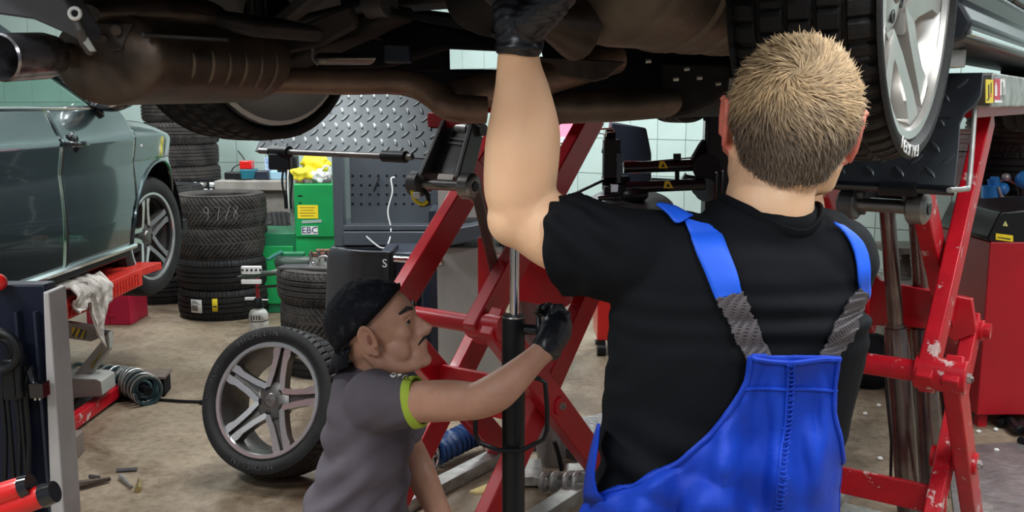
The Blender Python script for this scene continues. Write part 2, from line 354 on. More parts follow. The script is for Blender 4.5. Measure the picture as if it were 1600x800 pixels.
tiled_wall('wall_back', Cc, V((-1, .08, 0)).normalized(), 6.7, .30, .30, 3.6, 0.2, 5.6, .3, 2.2)
tiled_wall('wall_right', Cc, C_.copy(), 11.0, .25, .30, 3.6, 1.4, 8.0, .3, 2.1)
tag(ob('wall_left', MB().box((-8.0, 5, 1.8), (.1, 11, 3.6)), M['wall']), kind='structure')
# fluorescent fittings on the ceiling (above the frame)
lampm = emis('lit_tube', (0.95, 0.98, 1.0), 6)
f0 = None
for i, (lx, ly) in enumerate(LAMPS):
    if f0 is None:
        f0 = thing('ceiling_light_1', None, None, (lx, ly, 3.6)); f0['kind'] = 'structure'
        q = Quaternion((0, 0, 1), R(33)); f0.rotation_mode = 'QUATERNION'; f0.rotation_quaternion = q
        o = link('light_housing', MB().box((0, 0, -.02), (.30, 1.6, .04)).mesh('h', M['white'], False), f0, local=True)
        for x in (-.08, .08): link('lamp_tube', MB().cyl((x, -.72, -.055), (x, .72, -.055), .013, 10).mesh('t', lampm), f0, local=True)
    else: c = copytree(f0); c.location = (lx, ly, 3.6); c.name = 'ceiling_light_%d' % (i + 1)

# ================================================================ TYRES AND WHEELS
def tyre_mesh(R0, W, rb, pat, N=300, mat=None):
    """tyre about local Z, outer face +Z; tread blocks are displaced geometry"""
    U = 44; prof = []
    side = []
    for (fr, fz) in ((0.0, .80), (.06, .88), (.12, .84), (.20, .90), (.38, .985), (.55, 1.0), (.72, .985), (.86, .95)):
        side.append((rb + (R0 - rb) * fr, W / 2 * fz))
    bm = bmesh.new(); rings = []
    inner = [(rb, -W / 2 * .62), (R0 - .03, -W / 2 * .8), (R0 - .022, 0), (R0 - .03, W / 2 * .8), (rb, W / 2 * .62)]
    K = {'v': 58, 'rib': 70, 'block': 52, 'sport': 60}[pat]
    def dep(a, u):
        au = abs(u); d = 0
        if pat == 'v':
            f = (a * K / (2 * PI) + au * 2.6 + (.5 if u > 0 else 0)) % 1
            if f < .30 and au > .05: d = .008
            if .44 < au < .50: d = max(d, .004)
        elif pat == 'rib':
            for g in (.18, .56):
                if abs(au - g) < .045: d = .009
            if au > .62 and (a * K / (2 * PI)) % 1 < .25: d = .005
        elif pat == 'sport':
            for g in (.16, .52):
                if abs(au - g) < .05: d = .009
            if au > .60 and (a * K / (2 * PI) + au) % 1 < .3: d = max(d, .006)
            elif au < .5 and (a * K / (2 * PI) + u * 1.2) % 1 < .16: d = max(d, .004)
        elif pat == 'block':
            for g in (.20, .62):
                if abs(au - g) < .045: d = .010
            f = (a * K / (2 * PI) + (.5 if .2 < au < .62 else 0)) % 1
            if f < .22: d = max(d, .008)
            elif au > .05 and ((f - .22) / .78 * 4) % 1 < .2: d = max(d, .003)
        return d
    for k in range(N):
        a = 2 * PI * k / N; ring = []
        for (r, z) in side: ring.append((r, -z))
        for i in range(U + 1):
            u = -1 + 2 * i / U
            r = R0 - .016 * abs(u) ** 5 - dep(a, u); ring.append((r, u * W / 2 * .90))
        for (r, z) in side[::-1]: ring.append((r, z))
        for (r, z) in inner[::-1]: ring.append((r, z))
        rings.append([bm.verts.new((r * math.cos(a), r * math.sin(a), z)) for (r, z) in ring])
    m = len(rings[0])
    for k in range(N):
        A = rings[k]; B = rings[(k + 1) % N]
        for i in range(m): j = (i + 1) % m; bm.faces.new((A[i], B[i], B[j], A[j]))
    bmesh.ops.recalc_face_normals(bm, faces=bm.faces)
    me = bpy.data.meshes.new('tyre'); bm.to_mesh(me); bm.free(); me.materials.append(mat or M['rubber']); me.shade_smooth(); me.set_sharp_from_angle(angle=R(32)); return me
def wheel_parts(root, Rr, W, style, local=True, disc=True, spin=0, names=None):
    """rim, spokes, cap; local frame of root, outer face +Z. Everything is a child of root"""
    z1 = W / 2 * .82; rimmat = {'machined': M['rimdark'], 'silver': M['silver']}[style]; face = {'machined': M['mach'], 'silver': M['silver']}[style]
    r = MB().lathe([(Rr + .006, z1 + .004), (Rr + .003, z1 + .010), (Rr - .010, z1 + .009), (Rr - .014, z1 - .002), (Rr - .028, z1 - .03), (Rr - .034, z1 - .09), (Rr - .04, -z1 + .03), (Rr - .01, -z1), (Rr + .006, -z1), (Rr + .004, -z1 + .03), (Rr - .02, -z1 + .05), (Rr - .018, z1 - .05), (Rr + .004, z1 - .02)], seg=72, closed=True)
    rim = link('rim', r.mesh('rim', rimmat), root, local=True)
    rl = MB().lathe([(Rr + .006, z1 + .005), (Rr + .002, z1 + .0115), (Rr - .012, z1 + .0105), (Rr - .0155, z1 + .001), (Rr - .010, z1 + .003)], seg=72, closed=True)
    link('rim_lip', rl.mesh('rim_lip', face), root, local=True)
    zh = z1 - .030
    def pt(ang, rad, z): return V((rad * math.cos(ang), rad * math.sin(ang), z))
    wide = .014 if style == 'machined' else .024
    for k in range(5):
        a0 = 2 * PI * k / 5 + spin; mb = MB(); mbs = MB()
        k_ = Rr / .226; lat = 1.0 if style == 'machined' else 1.65; dpf = .040 if style == 'machined' else .085; ax = V((math.cos(a0), math.sin(a0), 0)); ay = V((-math.sin(a0), math.cos(a0), 0))
        def q_(x, y, sg_): return ax * x * k_ + ay * y * sg_ * k_ * lat + V((0, 0, zh + (z1 - .004 - zh) * max(0, min(1, (x - .05) / .16))))
        web = [q_(.045, .024, -1), q_(.2, .012, -1), q_(.2, .012, 1), q_(.045, .024, 1)]
        mbs.prism([p - V((0, 0, dpf * .55)) for p in web], V((0, 0, .006)))
        for sg in (-1, 1):
            polyt = [q_(x, y, sg) for x, y in ((.040, .047), (.105, .036), (.165, .033), (.190, .040), (.217, .036), (.218, .008), (.170, .009), (.100, .014), (.052, .022))]
            mb.prism(polyt, V((0, 0, .005)))
            q = [p - V((0, 0, dpf)) for p in polyt]; a = [mbs.bm.verts.new(p) for p in polyt]; b = [mbs.bm.verts.new(p) for p in q]; nn = len(a)
            for i in range(nn): j = (i + 1) % nn; mbs.bm.faces.new((a[i], a[j], b[j], b[i]))
            mbs.bm.faces.new(b[::-1])
            continue
            i0 = pt(a0 + sg * R(31), .052, zh); o0 = pt(a0 + sg * R(9 if style == 'machined' else 10), Rr - .012, z1 - .002)
            d = (o0 - i0).normalized(); n = V((-d.y, d.x, 0)).normalized() * sg
            # face: from wide root to a kinked outer end, dark flank below
            mid = i0.lerp(o0, .74)
            polyt = [i0 - n * wide * 1.1, mid - n * wide * .80, o0 - n * wide * 1.15 if True else o0, o0 + n * wide * .55, mid + n * wide * 1.15, i0 + n * wide * .75]
            cz = [0, 0, 0, 0, 0, 0]
            mb.prism([p + V((0, 0, -.001)) for p in polyt], V((0, 0, .006)))
            polyb = [p + V((0, 0, -.001)) - (n * wide * .1) for p in polyt]
            q = [p - V((0, 0, .034 + .012 * (p.length > .1))) for p in polyb]
            a = [mbs.bm.verts.new(p) for p in polyt]; b = [mbs.bm.verts.new(p) for p in q]; nn = 6
            for i in range(nn): j = (i + 1) % nn; mbs.bm.faces.new((a[i], a[j], b[j], b[i]))
            mbs.bm.faces.new(b[::-1])
        s_ = link('spoke', mb.mesh('spoke', face, ang=20), root, local=True)
        mbs_ = link('spoke_flank', mbs.mesh('flank', rimmat), root, local=True)
    hub = MB().lathe([(.001, zh + .004), (.034, zh + .004), (.060, zh - .001), (.074, zh - .006), (.078, zh - .045), (.001, zh - .045)], seg=40)
    link('hub', hub.mesh('hub', rimmat), root, local=True)
    cap = MB().lathe([(.0005, zh + .011), (.024, zh + .010), (.030, zh + .005), (.030, zh)], seg=32)
    capo = link('center_cap', cap.mesh('cap', M['steel']), root, local=True)
    bl = MB()
    for k in range(5):
        a = 2 * PI * (k + .5) / 5 + spin; bl = MB(); bl.cyl(pt(a, .052, zh - .008), pt(a, .052, zh + .0015), .0085, 6)
        bl.torus(pt(a, .052, zh + .001), (0, 0, 1), .011, .002, 16, 6); tag(link('wheel_bolt', bl.mesh('bolt', M['black']), root, local=True), kind=None)
    if disc:
        link('brake_disc', MB().lathe([(.03, -.0), (.155, -.0), (.155, -.022), (.03, -.022)], seg=48, closed=True).mesh('disc', M['brake']), root, local=True)
    return zh
T_V = tyre_mesh(.315, .225, .205, 'v', 300, M['rubber_grey'])
T_RIB = tyre_mesh(.325, .215, .205, 'rib', 280, M['rubber'])
T_RIBG = tyre_mesh(.325, .19, .205, 'sport', 240, M['rubber_grey'])
def stack(label_list, me_list, base, dz_list, group, rots, jit=.0):
    z = 0; first = []
    for i, (lb, me, h) in enumerate(zip(label_list, me_list, dz_list)):
        o = link('tyre', me, None, loc=base + V((random.uniform(-jit, jit), random.uniform(-jit, jit), z + h / 2)), rot=Quaternion((0, 0, 1), rots[i] if rots else i * 1.3))
        tag(o, lb, 'tyre', group); z += h; first.append(o)
    return first
b1 = P(353, 480, 6.8); b1.z = 0
s1 = stack(['labelled ribbed black tyre at the bottom of the stack by the spray bottle', 'ribbed black tyre second from the floor in the stack by the spray bottle', 'winter tyre with V tread, third from the floor in the central stack', 'dusty winter tyre with chalk marks on top of the central stack'],
      [T_RIB, T_RIB, T_V, T_V], b1, [.215, .215, .215, .222], 'tyres stacked beside the green cabinet', None, 0)
# labels and chalk on the tread of the stack
def tread_label(parent, name, mat, a0, a1, z0, z1, r, base, extra=None):
    rows = []
    for zz in (z0, (z0 + z1) / 2, z1): rows.append([base + V((r * math.cos(a), r * math.sin(a), zz)) for a in [a0 + (a1 - a0) * k / 8 for k in range(9)]])
    o = ob(name, MB().grid(rows), mat, parent, fix=False); sd = o.modifiers.new('s', 'SOLIDIFY'); sd.thickness = .0015; return o
t0 = s1[0]
lab = tread_label(t0, 'white_label', M['paper'], R(-110) - .13, R(-110) + .14, .062, .155, .329, b1)
for k in range(9):
    a = R(-110) - .11 + k * .018; tread_label(lab, 'barcode_bar', M['ink'], a, a + .006 + .004 * (k % 2), .075, .115, .3305, b1)
for k in range(3): tread_label(lab, 'print_line', M['ink'], R(-110) - .10, R(-110) + .10 - .04 * k, .125 + .009 * k, .128 + .009 * k, .3305, b1)
yl = tread_label(t0, 'yellow_label', M['yellow'], R(-89), R(-89) + .11, .075, .165, .329, b1)
tread_label(yl, 'print_line', M['ink'], R(-88), R(-88) + .08, .105, .115, .3305, b1)
ch = MB()
def chalk(pts, zc, ac):
    ch.tube([b1 + V((.3165 * math.cos(ac + x), .3165 * math.sin(ac + x), zc + y)) for x, y in pts], .0017, 5)
zc = .755
chalk([(.06, .03), (0, .045), (-.05, .02), (-.02, 0), (.04, 0), (.06, .03), (.05, -.03), (0, -.05)], zc, R(-92)); chalk([(-.06, .04), (.05, .045), (.0, -.05)], zc, R(-78)); chalk([(.06, .05), (-.05, -.05)], zc, R(-66))
chalk([(.05, .03), (0, .05), (-.04, .025), (.05, -.02), (.0, -.05), (-.05, -.025), (.05, .03)], zc, R(-56)); 
ob('chalk_mark', ch, pbr('chalk', (.32, .31, .30), .9), s1[3])
# tyre standing up behind the stack
def stand_tyre(label, me, c, n, group=None):
    o = link('tyre', me, None, loc=c, rot=V(n).to_track_quat('Z', 'Y')); return tag(o, label, 'tyre', group)
stand_tyre('black tyre standing upright in the shade behind the central tyre stack', T_RIB, V((-1.84, 7.50, .325)), V((-.95, -.3, 0)))
# stack behind the front wheel of the grey car
b2 = P(262, 480, 7.35); b2.z = 0
stack(['shaded tyre at the floor behind the grey car\'s front wheel', 'shaded tyre second from the floor behind the grey car\'s front wheel', 'shaded tyre third from the floor behind the grey car\'s front wheel', 'shaded tyre fourth from the floor behind the grey car\'s wheel arch'],
      [T_RIB] * 4, b2, [.22] * 4, 'tyres behind the grey car', None, .01)
# table with clutter and a pile of used tyres on it
wt = thing('work_table', 'low white topped table carrying used tyres behind the grey car', 'table', P(300, 300, 8.3) * 1)
tz = .76; tc = P(290, 300, 8.45)
ob('table_top', MB().box((-2.96, 8.45, tz - .02), (.92, .9, .04)), M['white'], wt, bev=.004)
for dx in (-2.96 - tc.x - .40, -2.96 - tc.x + .40):
    for dy in (-.4, .4): ob('leg', MB().box((tc.x + dx, 8.45 + dy, (tz - .04) / 2), (.04, .04, tz - .04)), M['dark_steel'], wt)
b3 = V((P(283, 300, 8.55).x, 8.6, tz + .002))
stack(['used tyre at the bottom of the pile on the white table', 'used tyre second from the bottom of the pile on the white table', 'used tyre third from the bottom of the pile on the white table', 'used tyre fourth from the bottom of the pile on the white table', 'used tyre fifth from the bottom of the pile, under the lifted wheel', 'used tyre on top of the pile, beside the grey car\'s mirror'],
      [T_RIBG] * 6, b3, [.19] * 6, 'used tyres piled on the white table', None, .02)
# stack of tyres between loose wheel and balancer
b4 = P(526, 500, 5.38); b4.z = 0
stack(['black tyre on the floor behind the loose alloy wheel', 'black V-tread tyre in the middle of the stack carrying tools', 'black ribbed tyre on top of the stack, under the air tools'], [T_RIB, T_V, T_RIBG], b4, [.205, .205, .18], 'tyres stacked under the air tools', None, .01)

# loose alloy wheel leaning on the floor
wn = V((-.29, -.86, .36)).normalized(); wc = P(438, 628, 3.74) 
lw = thing('alloy_wheel', 'five-spoke alloy wheel with tyre leaning on the concrete floor', 'wheel', wc, rot=wn.to_track_quat('Z', 'Y'))
WR = .300
link('tyre', tyre_mesh(WR, .235, .222, 'sport', 420, M['rubber']), lw, local=True)
tyo = [c for c in lw.children][0]
zh = wheel_parts(lw, .226, .235, 'machined', disc=False, spin=R(82))
def ring_text(parent, txt, rad, ang0, size, z, mat, flip=False, step=None, name='lettering'):
    bmx = bmesh.new(); step = step or size * .78 / rad
    for i, ch_ in enumerate(txt):
        if ch_ == ' ': continue
        me = text_mesh(ch_, size, .0008); a = ang0 + (1 if flip else -1) * (i - (len(txt) - 1) / 2) * step
        rot = a - PI / 2 if not flip else a + PI / 2
        m = Matrix.Translation((rad * math.cos(a), rad * math.sin(a), z)) @ Matrix.Rotation(rot, 4, 'Z') @ Matrix.Diagonal((1.15, 1, 1, 1))
        me.transform(m); bmx.from_mesh(me)
    me = bpy.data.meshes.new(name); bmx.to_mesh(me); bmx.free(); me.materials.append(mat)
    return link(name, me, parent, local=True)
_q = wn.to_track_quat('Z', 'Y')
def ang_of(world_dir): v = _q.inverted() @ V(world_dir); return math.atan2(v.y, v.x)
top = ang_of((0, 0, 1)); bot = ang_of((0, 0, -1))
ring_text(tyo, 'MICHELIN', .262, top + R(18), .030, .1185, M['gtext'])
ring_text(tyo, 'MICHELIN', .262, bot - R(2), .030, .1185, M['gtext'])
ring_text(tyo, 'MICHELIN', .262, bot - R(100), .022, .1185, M['gtext'])
rg = MB()
for i in range(4): rg.torus(V(((i - 1.5) * .0095, 0, zh + .0118)), (0, 0, 1), .006, .0009, 20, 6)
_o = link('ring_emblem', rg.mesh('e', M['chrome']), lw, local=True)

# ================================================================ SPRAY BOTTLE, TOOLS ON THE TYRES
bp_ = PZ(405, 521, 0)
sb = thing('spray_bottle', 'dirty white bottle with black cap standing on the floor by the tyre stack', 'bottle', bp_)
S = .062
ob('body', MB().lathe([(.001, 0), (S * .9, 0), (S, .01), (S, .085), (S * .96, .09), (S, .095), (S * .98, .135), (S * .8, .155), (S * .45, .168), (S * .45, .18), (.001, .18)], bp_, seg=32), pbr('dirty_white_bottle', (.62, .61, .57), .4, col2=(.25, .22, .18), cs=22, lo=.5, hi=.75), sb)
ob('cap_band', MB().torus(bp_ + V((0, 0, .092)), (0, 0, 1), S, .002), M['black'], sb)
for k in range(4): ob('label_stripe', MB().box(bp_ + V((-.03 + .017 * k, -S - .0005, .12)), (.006, .004, .028)), M['ink'], sb)
ob('cap', MB().lathe([(.001, .175), (.036, .175), (.036, .21), (.025, .24), (.001, .24)], bp_, seg=24), M['black'], sb)
ob('spray_nozzle', MB().box(bp_ + V((-.045, -.01, .235)), (.07, .02, .018)).box(bp_ + V((.045, 0, .225)), (.05, .012, .008)), M['white'], sb, bev=.003)
ob('trigger', MB().tube([bp_ + V((-.07, 0, .23)), bp_ + V((-.085, 0, .19)), bp_ + V((-.088, 0, .12))], .009, 8), M['black'], sb)
ob('dip_tube', MB().tube([bp_ + V((0, 0, .235)), bp_ + V((.004, 0, .37))], .012, 10), pbr('red_tube', (.25, .01, .015), .35), sb)
# scraper / blade tool on an arm in front of the tyres
gp = P(430, 428, 5.95)
gt = thing('tyre_lever_tool', 'green handled tool with pale blade and white grips beside the tyre stack', 'tool', gp)
ob('blade', MB().prism([P(x, y, 5.95) for x, y in ((380, 431), (395, 436), (420, 430), (445, 431), (458, 432), (461, 425), (452, 419), (440, 420), (420, 424), (395, 426), (370, 433))], (0, .03, 0)), M['galv'], gt, bev=.004)
ob('sleeve', MB().tube([P(378, 432, 5.93), P(420, 427, 5.93), P(440, 426, 5.93)], [.014, .018, .008], 10), pbr('olive_sleeve', (.03, .05, .035), .5), gt)
ob('grip', MB().box(P(393, 422, 5.93), (.125, .03, .05)).box(P(393, 440, 5.93), (.125, .03, .028)), M['paper'], gt, bev=.004)
for k in range(5): ob('grip_mark', MB().box(P(379 + k * 7, 422, 5.912), (.014, .004, .012)), M['ink'], gt)
ob('support_arm', MB().tube([P(462, 440, 5.75), P(430, 447, 5.93), P(404, 449, 6.0)], .009, 8), M['black'], gt)
ag = thing('air_wrench', 'dark green air wrench lying on the tyre stack beside the green cabinet', 'tool', P(460, 411, 5.4))
ob('body', MB().tube([P(431, 412, 5.35), P(436, 411, 5.35), P(480, 410, 5.35), P(490, 411, 5.35)], [.03, .042, .036, .02], 16), pbr('olive_tool', (.035, .06, .045), .4), ag)
ob('head', MB().cyl(P(488, 411, 5.35), P(492, 411, 5.35), .022, 14), M['chrome'], ag)
ob('housing', MB().box(P(458, 398, 5.37), (.13, .05, .03)), M['green_dk'], ag, bev=.006)
ob('handle', MB().tube([P(440, 394, 5.35), P(428, 400, 5.30), P(418, 406, 5.25)], [.012, .012, .008], 8), pbr('teal_grip', (.02, .12, .10), .4), ag)
at = P(495, 424, 5.30); at.z = .592
tag(ob('steel_plate', MB().prism([V((at.x - .2, 5.2, 0.592)), V((at.x + .12, 5.15, 0.592)), V((at.x + .12, 5.5, 0.592)), V((at.x - .12, 5.55, 0.592))], (0, 0, .012)), M['dark_steel']), 'grey steel plate lying on the tyre stack under the air wrench', 'plate')
jt = thing('bearing_puller', 'copper and chrome puller with threaded legs on the tyre stack', 'tool', P(500, 405, 5.30))
ob('crossbar', MB().box(P(500, 398, 5.30), (.12, .03, .025)).box(P(505, 392, 5.32), (.08, .03, .02)), pbr('coppery', (.25, .13, .09), .4, .7), jt, bev=.003)
for x in (486, 498, 509): ob('leg', MB().cyl(P(x, 392, 5.28), P(x, 420, 5.28), .009, 10), M['chrome'] if x != 498 else M['dark_steel'], jt)
ob('ring', MB().torus(P(506, 408, 5.27), (0, 1, .2), .03, .007, 24, 8), M['galv'], jt)

# ================================================================ BENCH AT THE BACK WALL
bz = .86; bc = P(420, 290, 8.2)
bn = thing('stone_bench', 'grey concrete topped bench against the tiled wall', 'bench', (bc.x, 8.2, 0))
ob('bench_top', MB().box((bc.x + .05, 8.25, bz - .04), (.85, .7, .08)), M['concrete'], bn, bev=.008)
ob('bench_body', MB().box((bc.x + .05, 8.3, (bz - .08) / 2), (.80, .6, bz - .08)), M['concrete'], bn)
def bx_thing(name, label, cat, px, py, Y, dims, mat, zb=None, bev=.008):
    c = P(px, py, Y); c.z = zb + dims[2] / 2
    return tag(ob(name, MB().box(c, dims), mat, bev=bev), label, cat)
o = bx_thing('power_tool_battery', 'teal tool case on the concrete bench under the red box', 'tool', 389, 275, 8.1, (.13, .12, .085), M['teal'], bz)
bx_thing('plastic_box', 'small red box on top of the teal case on the bench', 'box', 386, 262, 8.1, (.10, .10, .07), M['red_bright'], bz + .085)
bx_thing('charger', 'black battery charger on the left end of the bench', 'charger', 367, 275, 8.1, (.14, .14, .06), M['black'], bz)
bx_thing('tool_case', 'dark blue tool case on the bench below the wall', 'case', 412, 272, 8.05, (.11, .12, .075), M['cabdark2'], bz)
bx_thing('parts_box', 'pale blue cardboard parts box at the right end of the bench', 'box', 432, 270, 8.1, (.16, .14, .07), pbr('pale_blue_card', (.30, .50, .62), .6), bz)
bx_thing('grease_cartridge', 'white and blue package standing behind the pale blue parts box', 'package', 420, 250, 8.3, (.07, .05, .17), pbr('white_blue_pack', (.62, .72, .80), .5, col2=(.05, .2, .5), cs=30), bz)
tag(ob('cable', MB().tube([V(c[:]) for c in catmull([P(372, 236, 8.9), P(382, 252, 8.5), P(365, 262, 8.2), P(358, 282, 8.1), P(372, 281, 8.0), P(395, 280, 7.95)], 6)], .006, 6), M['black']), 'thin black cable hanging from the wall onto the bench', 'cable')
# rack on the white table
rk = thing('wire_rack', 'black wire rack full of small parts on the white table', 'rack', P(320, 296, 8.1))
rc = P(318, 296, 8.12); rc.z = tz
for dy in (-.07, .07):
    for zz in (.03, .085): ob('rail', MB().box((rc.x, rc.y + dy, tz + zz), (.42, .012, .012)), M['black'], rk)
for k in range(4):
    for dy in (-.07, .07): ob('post', MB().box((rc.x - .2 + k * .133, rc.y + dy, tz + .05), (.014, .014, .10)), M['black'], rk)
for k, c in enumerate(('orange', 'white', 'galv', 'white', 'dark_steel')):
    q = V((rc.x - .17 + k * .08, rc.y, tz + .05)); tag(ob('spare_part', MB().sph(q, (.035, .03, .022)).box(q + V((.01, 0, .012)), (.05, .03, .02)), M[c]), ['orange plastic part in the black wire rack', 'leftmost white part in the black wire rack', 'dull metal part in the middle of the wire rack', 'right hand white part in the black wire rack', 'dark steel part at the right end of the wire rack'][k], 'part')

# ================================================================ GREEN CABINET
gc0 = P(458, 290, 6.75); gc1 = P(522, 290, 6.75); gw = gc1.x - gc0.x
gz = P(490, 287, 6.75).z
gc = thing('green_cabinet', 'bright green metal cabinet with yellow and white labels behind the tyres', 'cabinet', ((gc0.x + gc1.x) / 2 - .05, 6.95, 0))
ob('body', MB().box(((gc0.x + gc1.x) / 2, 6.96, gz / 2 + .02), (gw, .40, gz - .04)), M['green'], gc, bev=.006)
zd = P(490, 371, 6.75).z
ob('door', MB().box(((gc0.x + gc1.x) / 2, 6.755, (gz + zd) / 2), (gw - .01, .03, gz - zd - .01)), M['green'], gc, bev=.005)
ob('base_cabinet', MB().box((gc0.x - .02, 6.98, .29), (gw + .28, .42, .58)), M['green_dk'], gc, bev=.006)
ob('lower_door', MB().box((P(436, 455, 6.75).x, 6.76, .28), (.22, .02, .42)), M['green'], gc, bev=.005)
ob('door_handle', MB().box((P(446, 458, 6.74).x, 6.742, P(446, 458, 6.74).z), (.035, .02, .03)), M['white'], gc)
yl = ob('yellow_label', quad(P(481, 331, 6.736), (1, 0, 0), Zv, .145, .095), M['yellow'], gc)
for k in range(4): ob('print_line', quad(P(480, 324 + k * 4.3, 6.733), (1, 0, 0), Zv, .11 - .02 * (k % 2), .004), pbr('faded_print', (.4, .28, .02), .6) if k == 0 else bpy.data.materials['faded_print'], yl)
wl = ob('white_label', quad(P(484, 360, 6.736), (1, 0, 0), Zv, .115, .058), M['paper'], gc)
text_on('lettering', 'EBC', .066, P(484, 360, 6.733), (1, 0, 0), Zv, M['ink_blue'], wl)
ob('tape', quad(P(487, 346, 6.736), (1, 0, .05), (-.1, 0, 1), .14, .022), pbr('grey_tape', (.30, .42, .36), .6), gc)
for (x, y) in ((469, 306), (468, 317), (470, 317)): ob('slot', quad(P(x, y, 6.736), (1, 0, 0), Zv, .03 if y == 306 else .008, .008), M['black'], gc)
def lump(name, label, cat, c, r, mat, seed=0, amp=.25, vox=.008):
    m_ = MB().sph(c, r, u=28, v=20); me = m_.mesh(name, mat)
    for v_ in me.vertices:
        n_ = noise.noise(V(v_.co) * (1.6 / min(r)) + V((seed, 0, 0))); v_.co = V(c) + (v_.co - V(c)) * (1 + amp * n_)
    return tag(ob(name, me, mat), label, cat)
lump('work_glove', 'yellow rubber glove heap lying on top of the green cabinet at left', 'glove', V((P(476, 270, 6.85).x, 6.85, gz + .055)), (.10, .08, .055), M['yellow_bag'], 1, .5)
lump('yellow_bag', 'crumpled yellow bag leaning highest on the green cabinet', 'bag', V((P(492, 258, 6.98).x, 6.98, gz + .12)), (.10, .07, .065), M['yellow_bag'], 5, .6)
lump('plastic_bag', 'crumpled white plastic bag on the green cabinet', 'bag', V((P(500, 270, 6.86).x, 6.82, gz + .045)), (.07, .05, .045), M['white'], 9, .7)
tag(ob('wire_bundle', MB().tube([V(q) for q in catmull([P(496, 284, 6.8), P(505, 262, 6.8), P(515, 262, 6.8), P(512, 284, 6.8), P(503, 284, 6.78), P(508, 268, 6.78)], 5)], .007, 6), M['white']), 'loop of white wire on top of the green cabinet', 'wire')
for i, (x, c) in enumerate(((470, 'wooddoor'), (482, 'dirt'), (510, 'dark_steel'))):
    q = P(x, 282, 6.8); q.z = gz + .014; tag(ob('scrap_part', MB().box(q, (.07, .05, .026)).sph(q + V((.02, 0, .01)), .018), M[c], bev=.004), ['brown scrap part at the front left of the green cabinet top', 'grimy scrap part in the front middle of the green cabinet top', 'dark steel scrap part at the right edge of the green cabinet top'][i], 'part')
# hanging cables beside the green cabinet
hp = thing('cable_post', 'dark post with cables hanging between the bench and green cabinet', 'post', (P(452, 290, 7.2).x, 7.2, 0))
ob('post', MB().box((P(456, 290, 7.2).x, 7.2, .60), (.035, .035, 1.2)), M['galv'], hp)
ob('junction_box', MB().box(P(450, 256, 7.15), (.15, .08, .12)), M['black'], hp, bev=.01)
for k in range(4): ob('cable', MB().tube([V(q) for q in catmull([P(443 + 4 * k, 262, 7.1), P(441 + 4 * k + 3 * (k % 2), 285, 7.1), P(445 + 3 * k, 310, 7.1), P(446 + 3 * k, 326, 7.1)], 5)], .008, 6), M['white' if k == 2 else 'black'], hp)

# ================================================================ PEGBOARD CABINET
Yp = 5.75
def px_box(x0, x1, y0, y1, Y, dep, mat, name, parent, bev=0, z0=None, z1=None):
    a = P(x0, (y0 + y1) / 2, Y); b = P(x1, (y0 + y1) / 2, Y)
    zt = P(800, y0, Y).z if z1 is None else z1; zb = P(800, y1, Y).z if z0 is None else z0
    return ob(name, MB().box(((a.x + b.x) / 2, Y + dep / 2, (zt + zb) / 2), (b.x - a.x, dep, zt - zb)), mat, parent, bev=bev)
pc = thing('tool_cabinet', 'tall anthracite tool cabinet with a perforated back panel', 'cabinet', (P(600, 400, Yp).x, Yp, 0))
px_box(520, 536, 225, 385, Yp, .45, M['cabdark'], 'side_post', pc, .003)
px_box(536, 547, 225, 385, Yp + .30, .05, M['cabdark2'], 'inner_gap', pc)
pb = px_box(547, 712, 225, 352, Yp + .12, .02, M['cabdark'], 'pegboard', pc)
px_box(712, 730, 225, 385, Yp, .45, M['cabdark2'], 'side_post', pc, .003)
px_box(536, 712, 352, 360, Yp, .30, M['cabdark'], 'shelf_edge', pc, .004)
px_box(536, 712, 362, 384, Yp - .02, .34, M['cabdark'], 'drawer_front', pc, .006)
px_box(520, 730, 386, 640, Yp, .45, M['cabdark2'], 'lower_body', pc, .006, z0=0)
hm = MB()
hole = MB().cyl((0, -.0005, 0), (0, .004, 0), .0085, 8).mesh('peg_hole', M['black_matte'])
for i in range(12):
    for j in range(4): link('peg_hole', hole, pb, loc=P(551 + i * 13.4, 275 + j * 14.6, Yp + .119))
hk = ob('hook', MB().tube([P(592, 279, Yp + .1), P(590, 285, Yp + .06), P(584, 299, Yp + .06)], .006, 6), M['black'], pc)
tag(ob('white_wire', MB().tube([V(q) for q in catmull([P(617, 277, Yp + .05), P(611, 280, Yp + .04), P(613, 300, Yp + .03), P(606, 330, Yp + .02), P(611, 360, Yp), P(605, 384, Yp - .05), P(595, 387, Yp - .06), P(582, 378, Yp - .06), P(572, 369, Yp - .06)], 6)], .0048, 6), M['white']), 'white wire hanging from the pegboard of the dark tool cabinet', 'wire')
# wheel balancer hood
bh = thing('wheel_balancer', 'dark grey curved wheel guard hood marked with a white S', 'machine', (P(560, 500, 4.95).x, 5.0, 0))
rows = []
prof = [(8, 388), (4, 391), (0, 400), (-1, 440), (-4, 480), (-2, 520), (6, 545), (16, 556)]
for (dx, y) in [(x, y) for x, y in prof]:
    row = []
    for k in range(9):
        f = k / 8; x = 514 + dx * .9 + (608 - 514 - dx * .8) * f + (0 if y < 500 else (y - 500) * .6 * f)
        Yk = 4.85 - .22 * math.sin(PI * min(f + .12, 1)) + .08 * (f - .5)
        row.append(P(x, y + 4 * f, Yk))
    rows.append(row)
g_ = ob('wheel_guard', MB().grid(rows), M['hood'], bh, fix=False); sd = g_.modifiers.new('s', 'SOLIDIFY'); sd.thickness = .02; sb_ = g_.modifiers.new('sub', 'SUBSURF'); sb_.levels = 1; sb_.render_levels = 2
ob('guard_arm', MB().cyl(P(606, 404, 4.9), P(690, 409, 4.95), .020, 16), M['chrome'], bh)
ob('guard_side', MB().prism([P(x, y, 4.87) for x, y in ((608, 396), (614, 392), (616, 470), (608, 500))], (0, .25, 0)), M['black'], bh)
ob('machine_body', MB().box((-.60, 5.15, .36), (.20, .34, .72)), M['cabdark2'], bh, bev=.01)
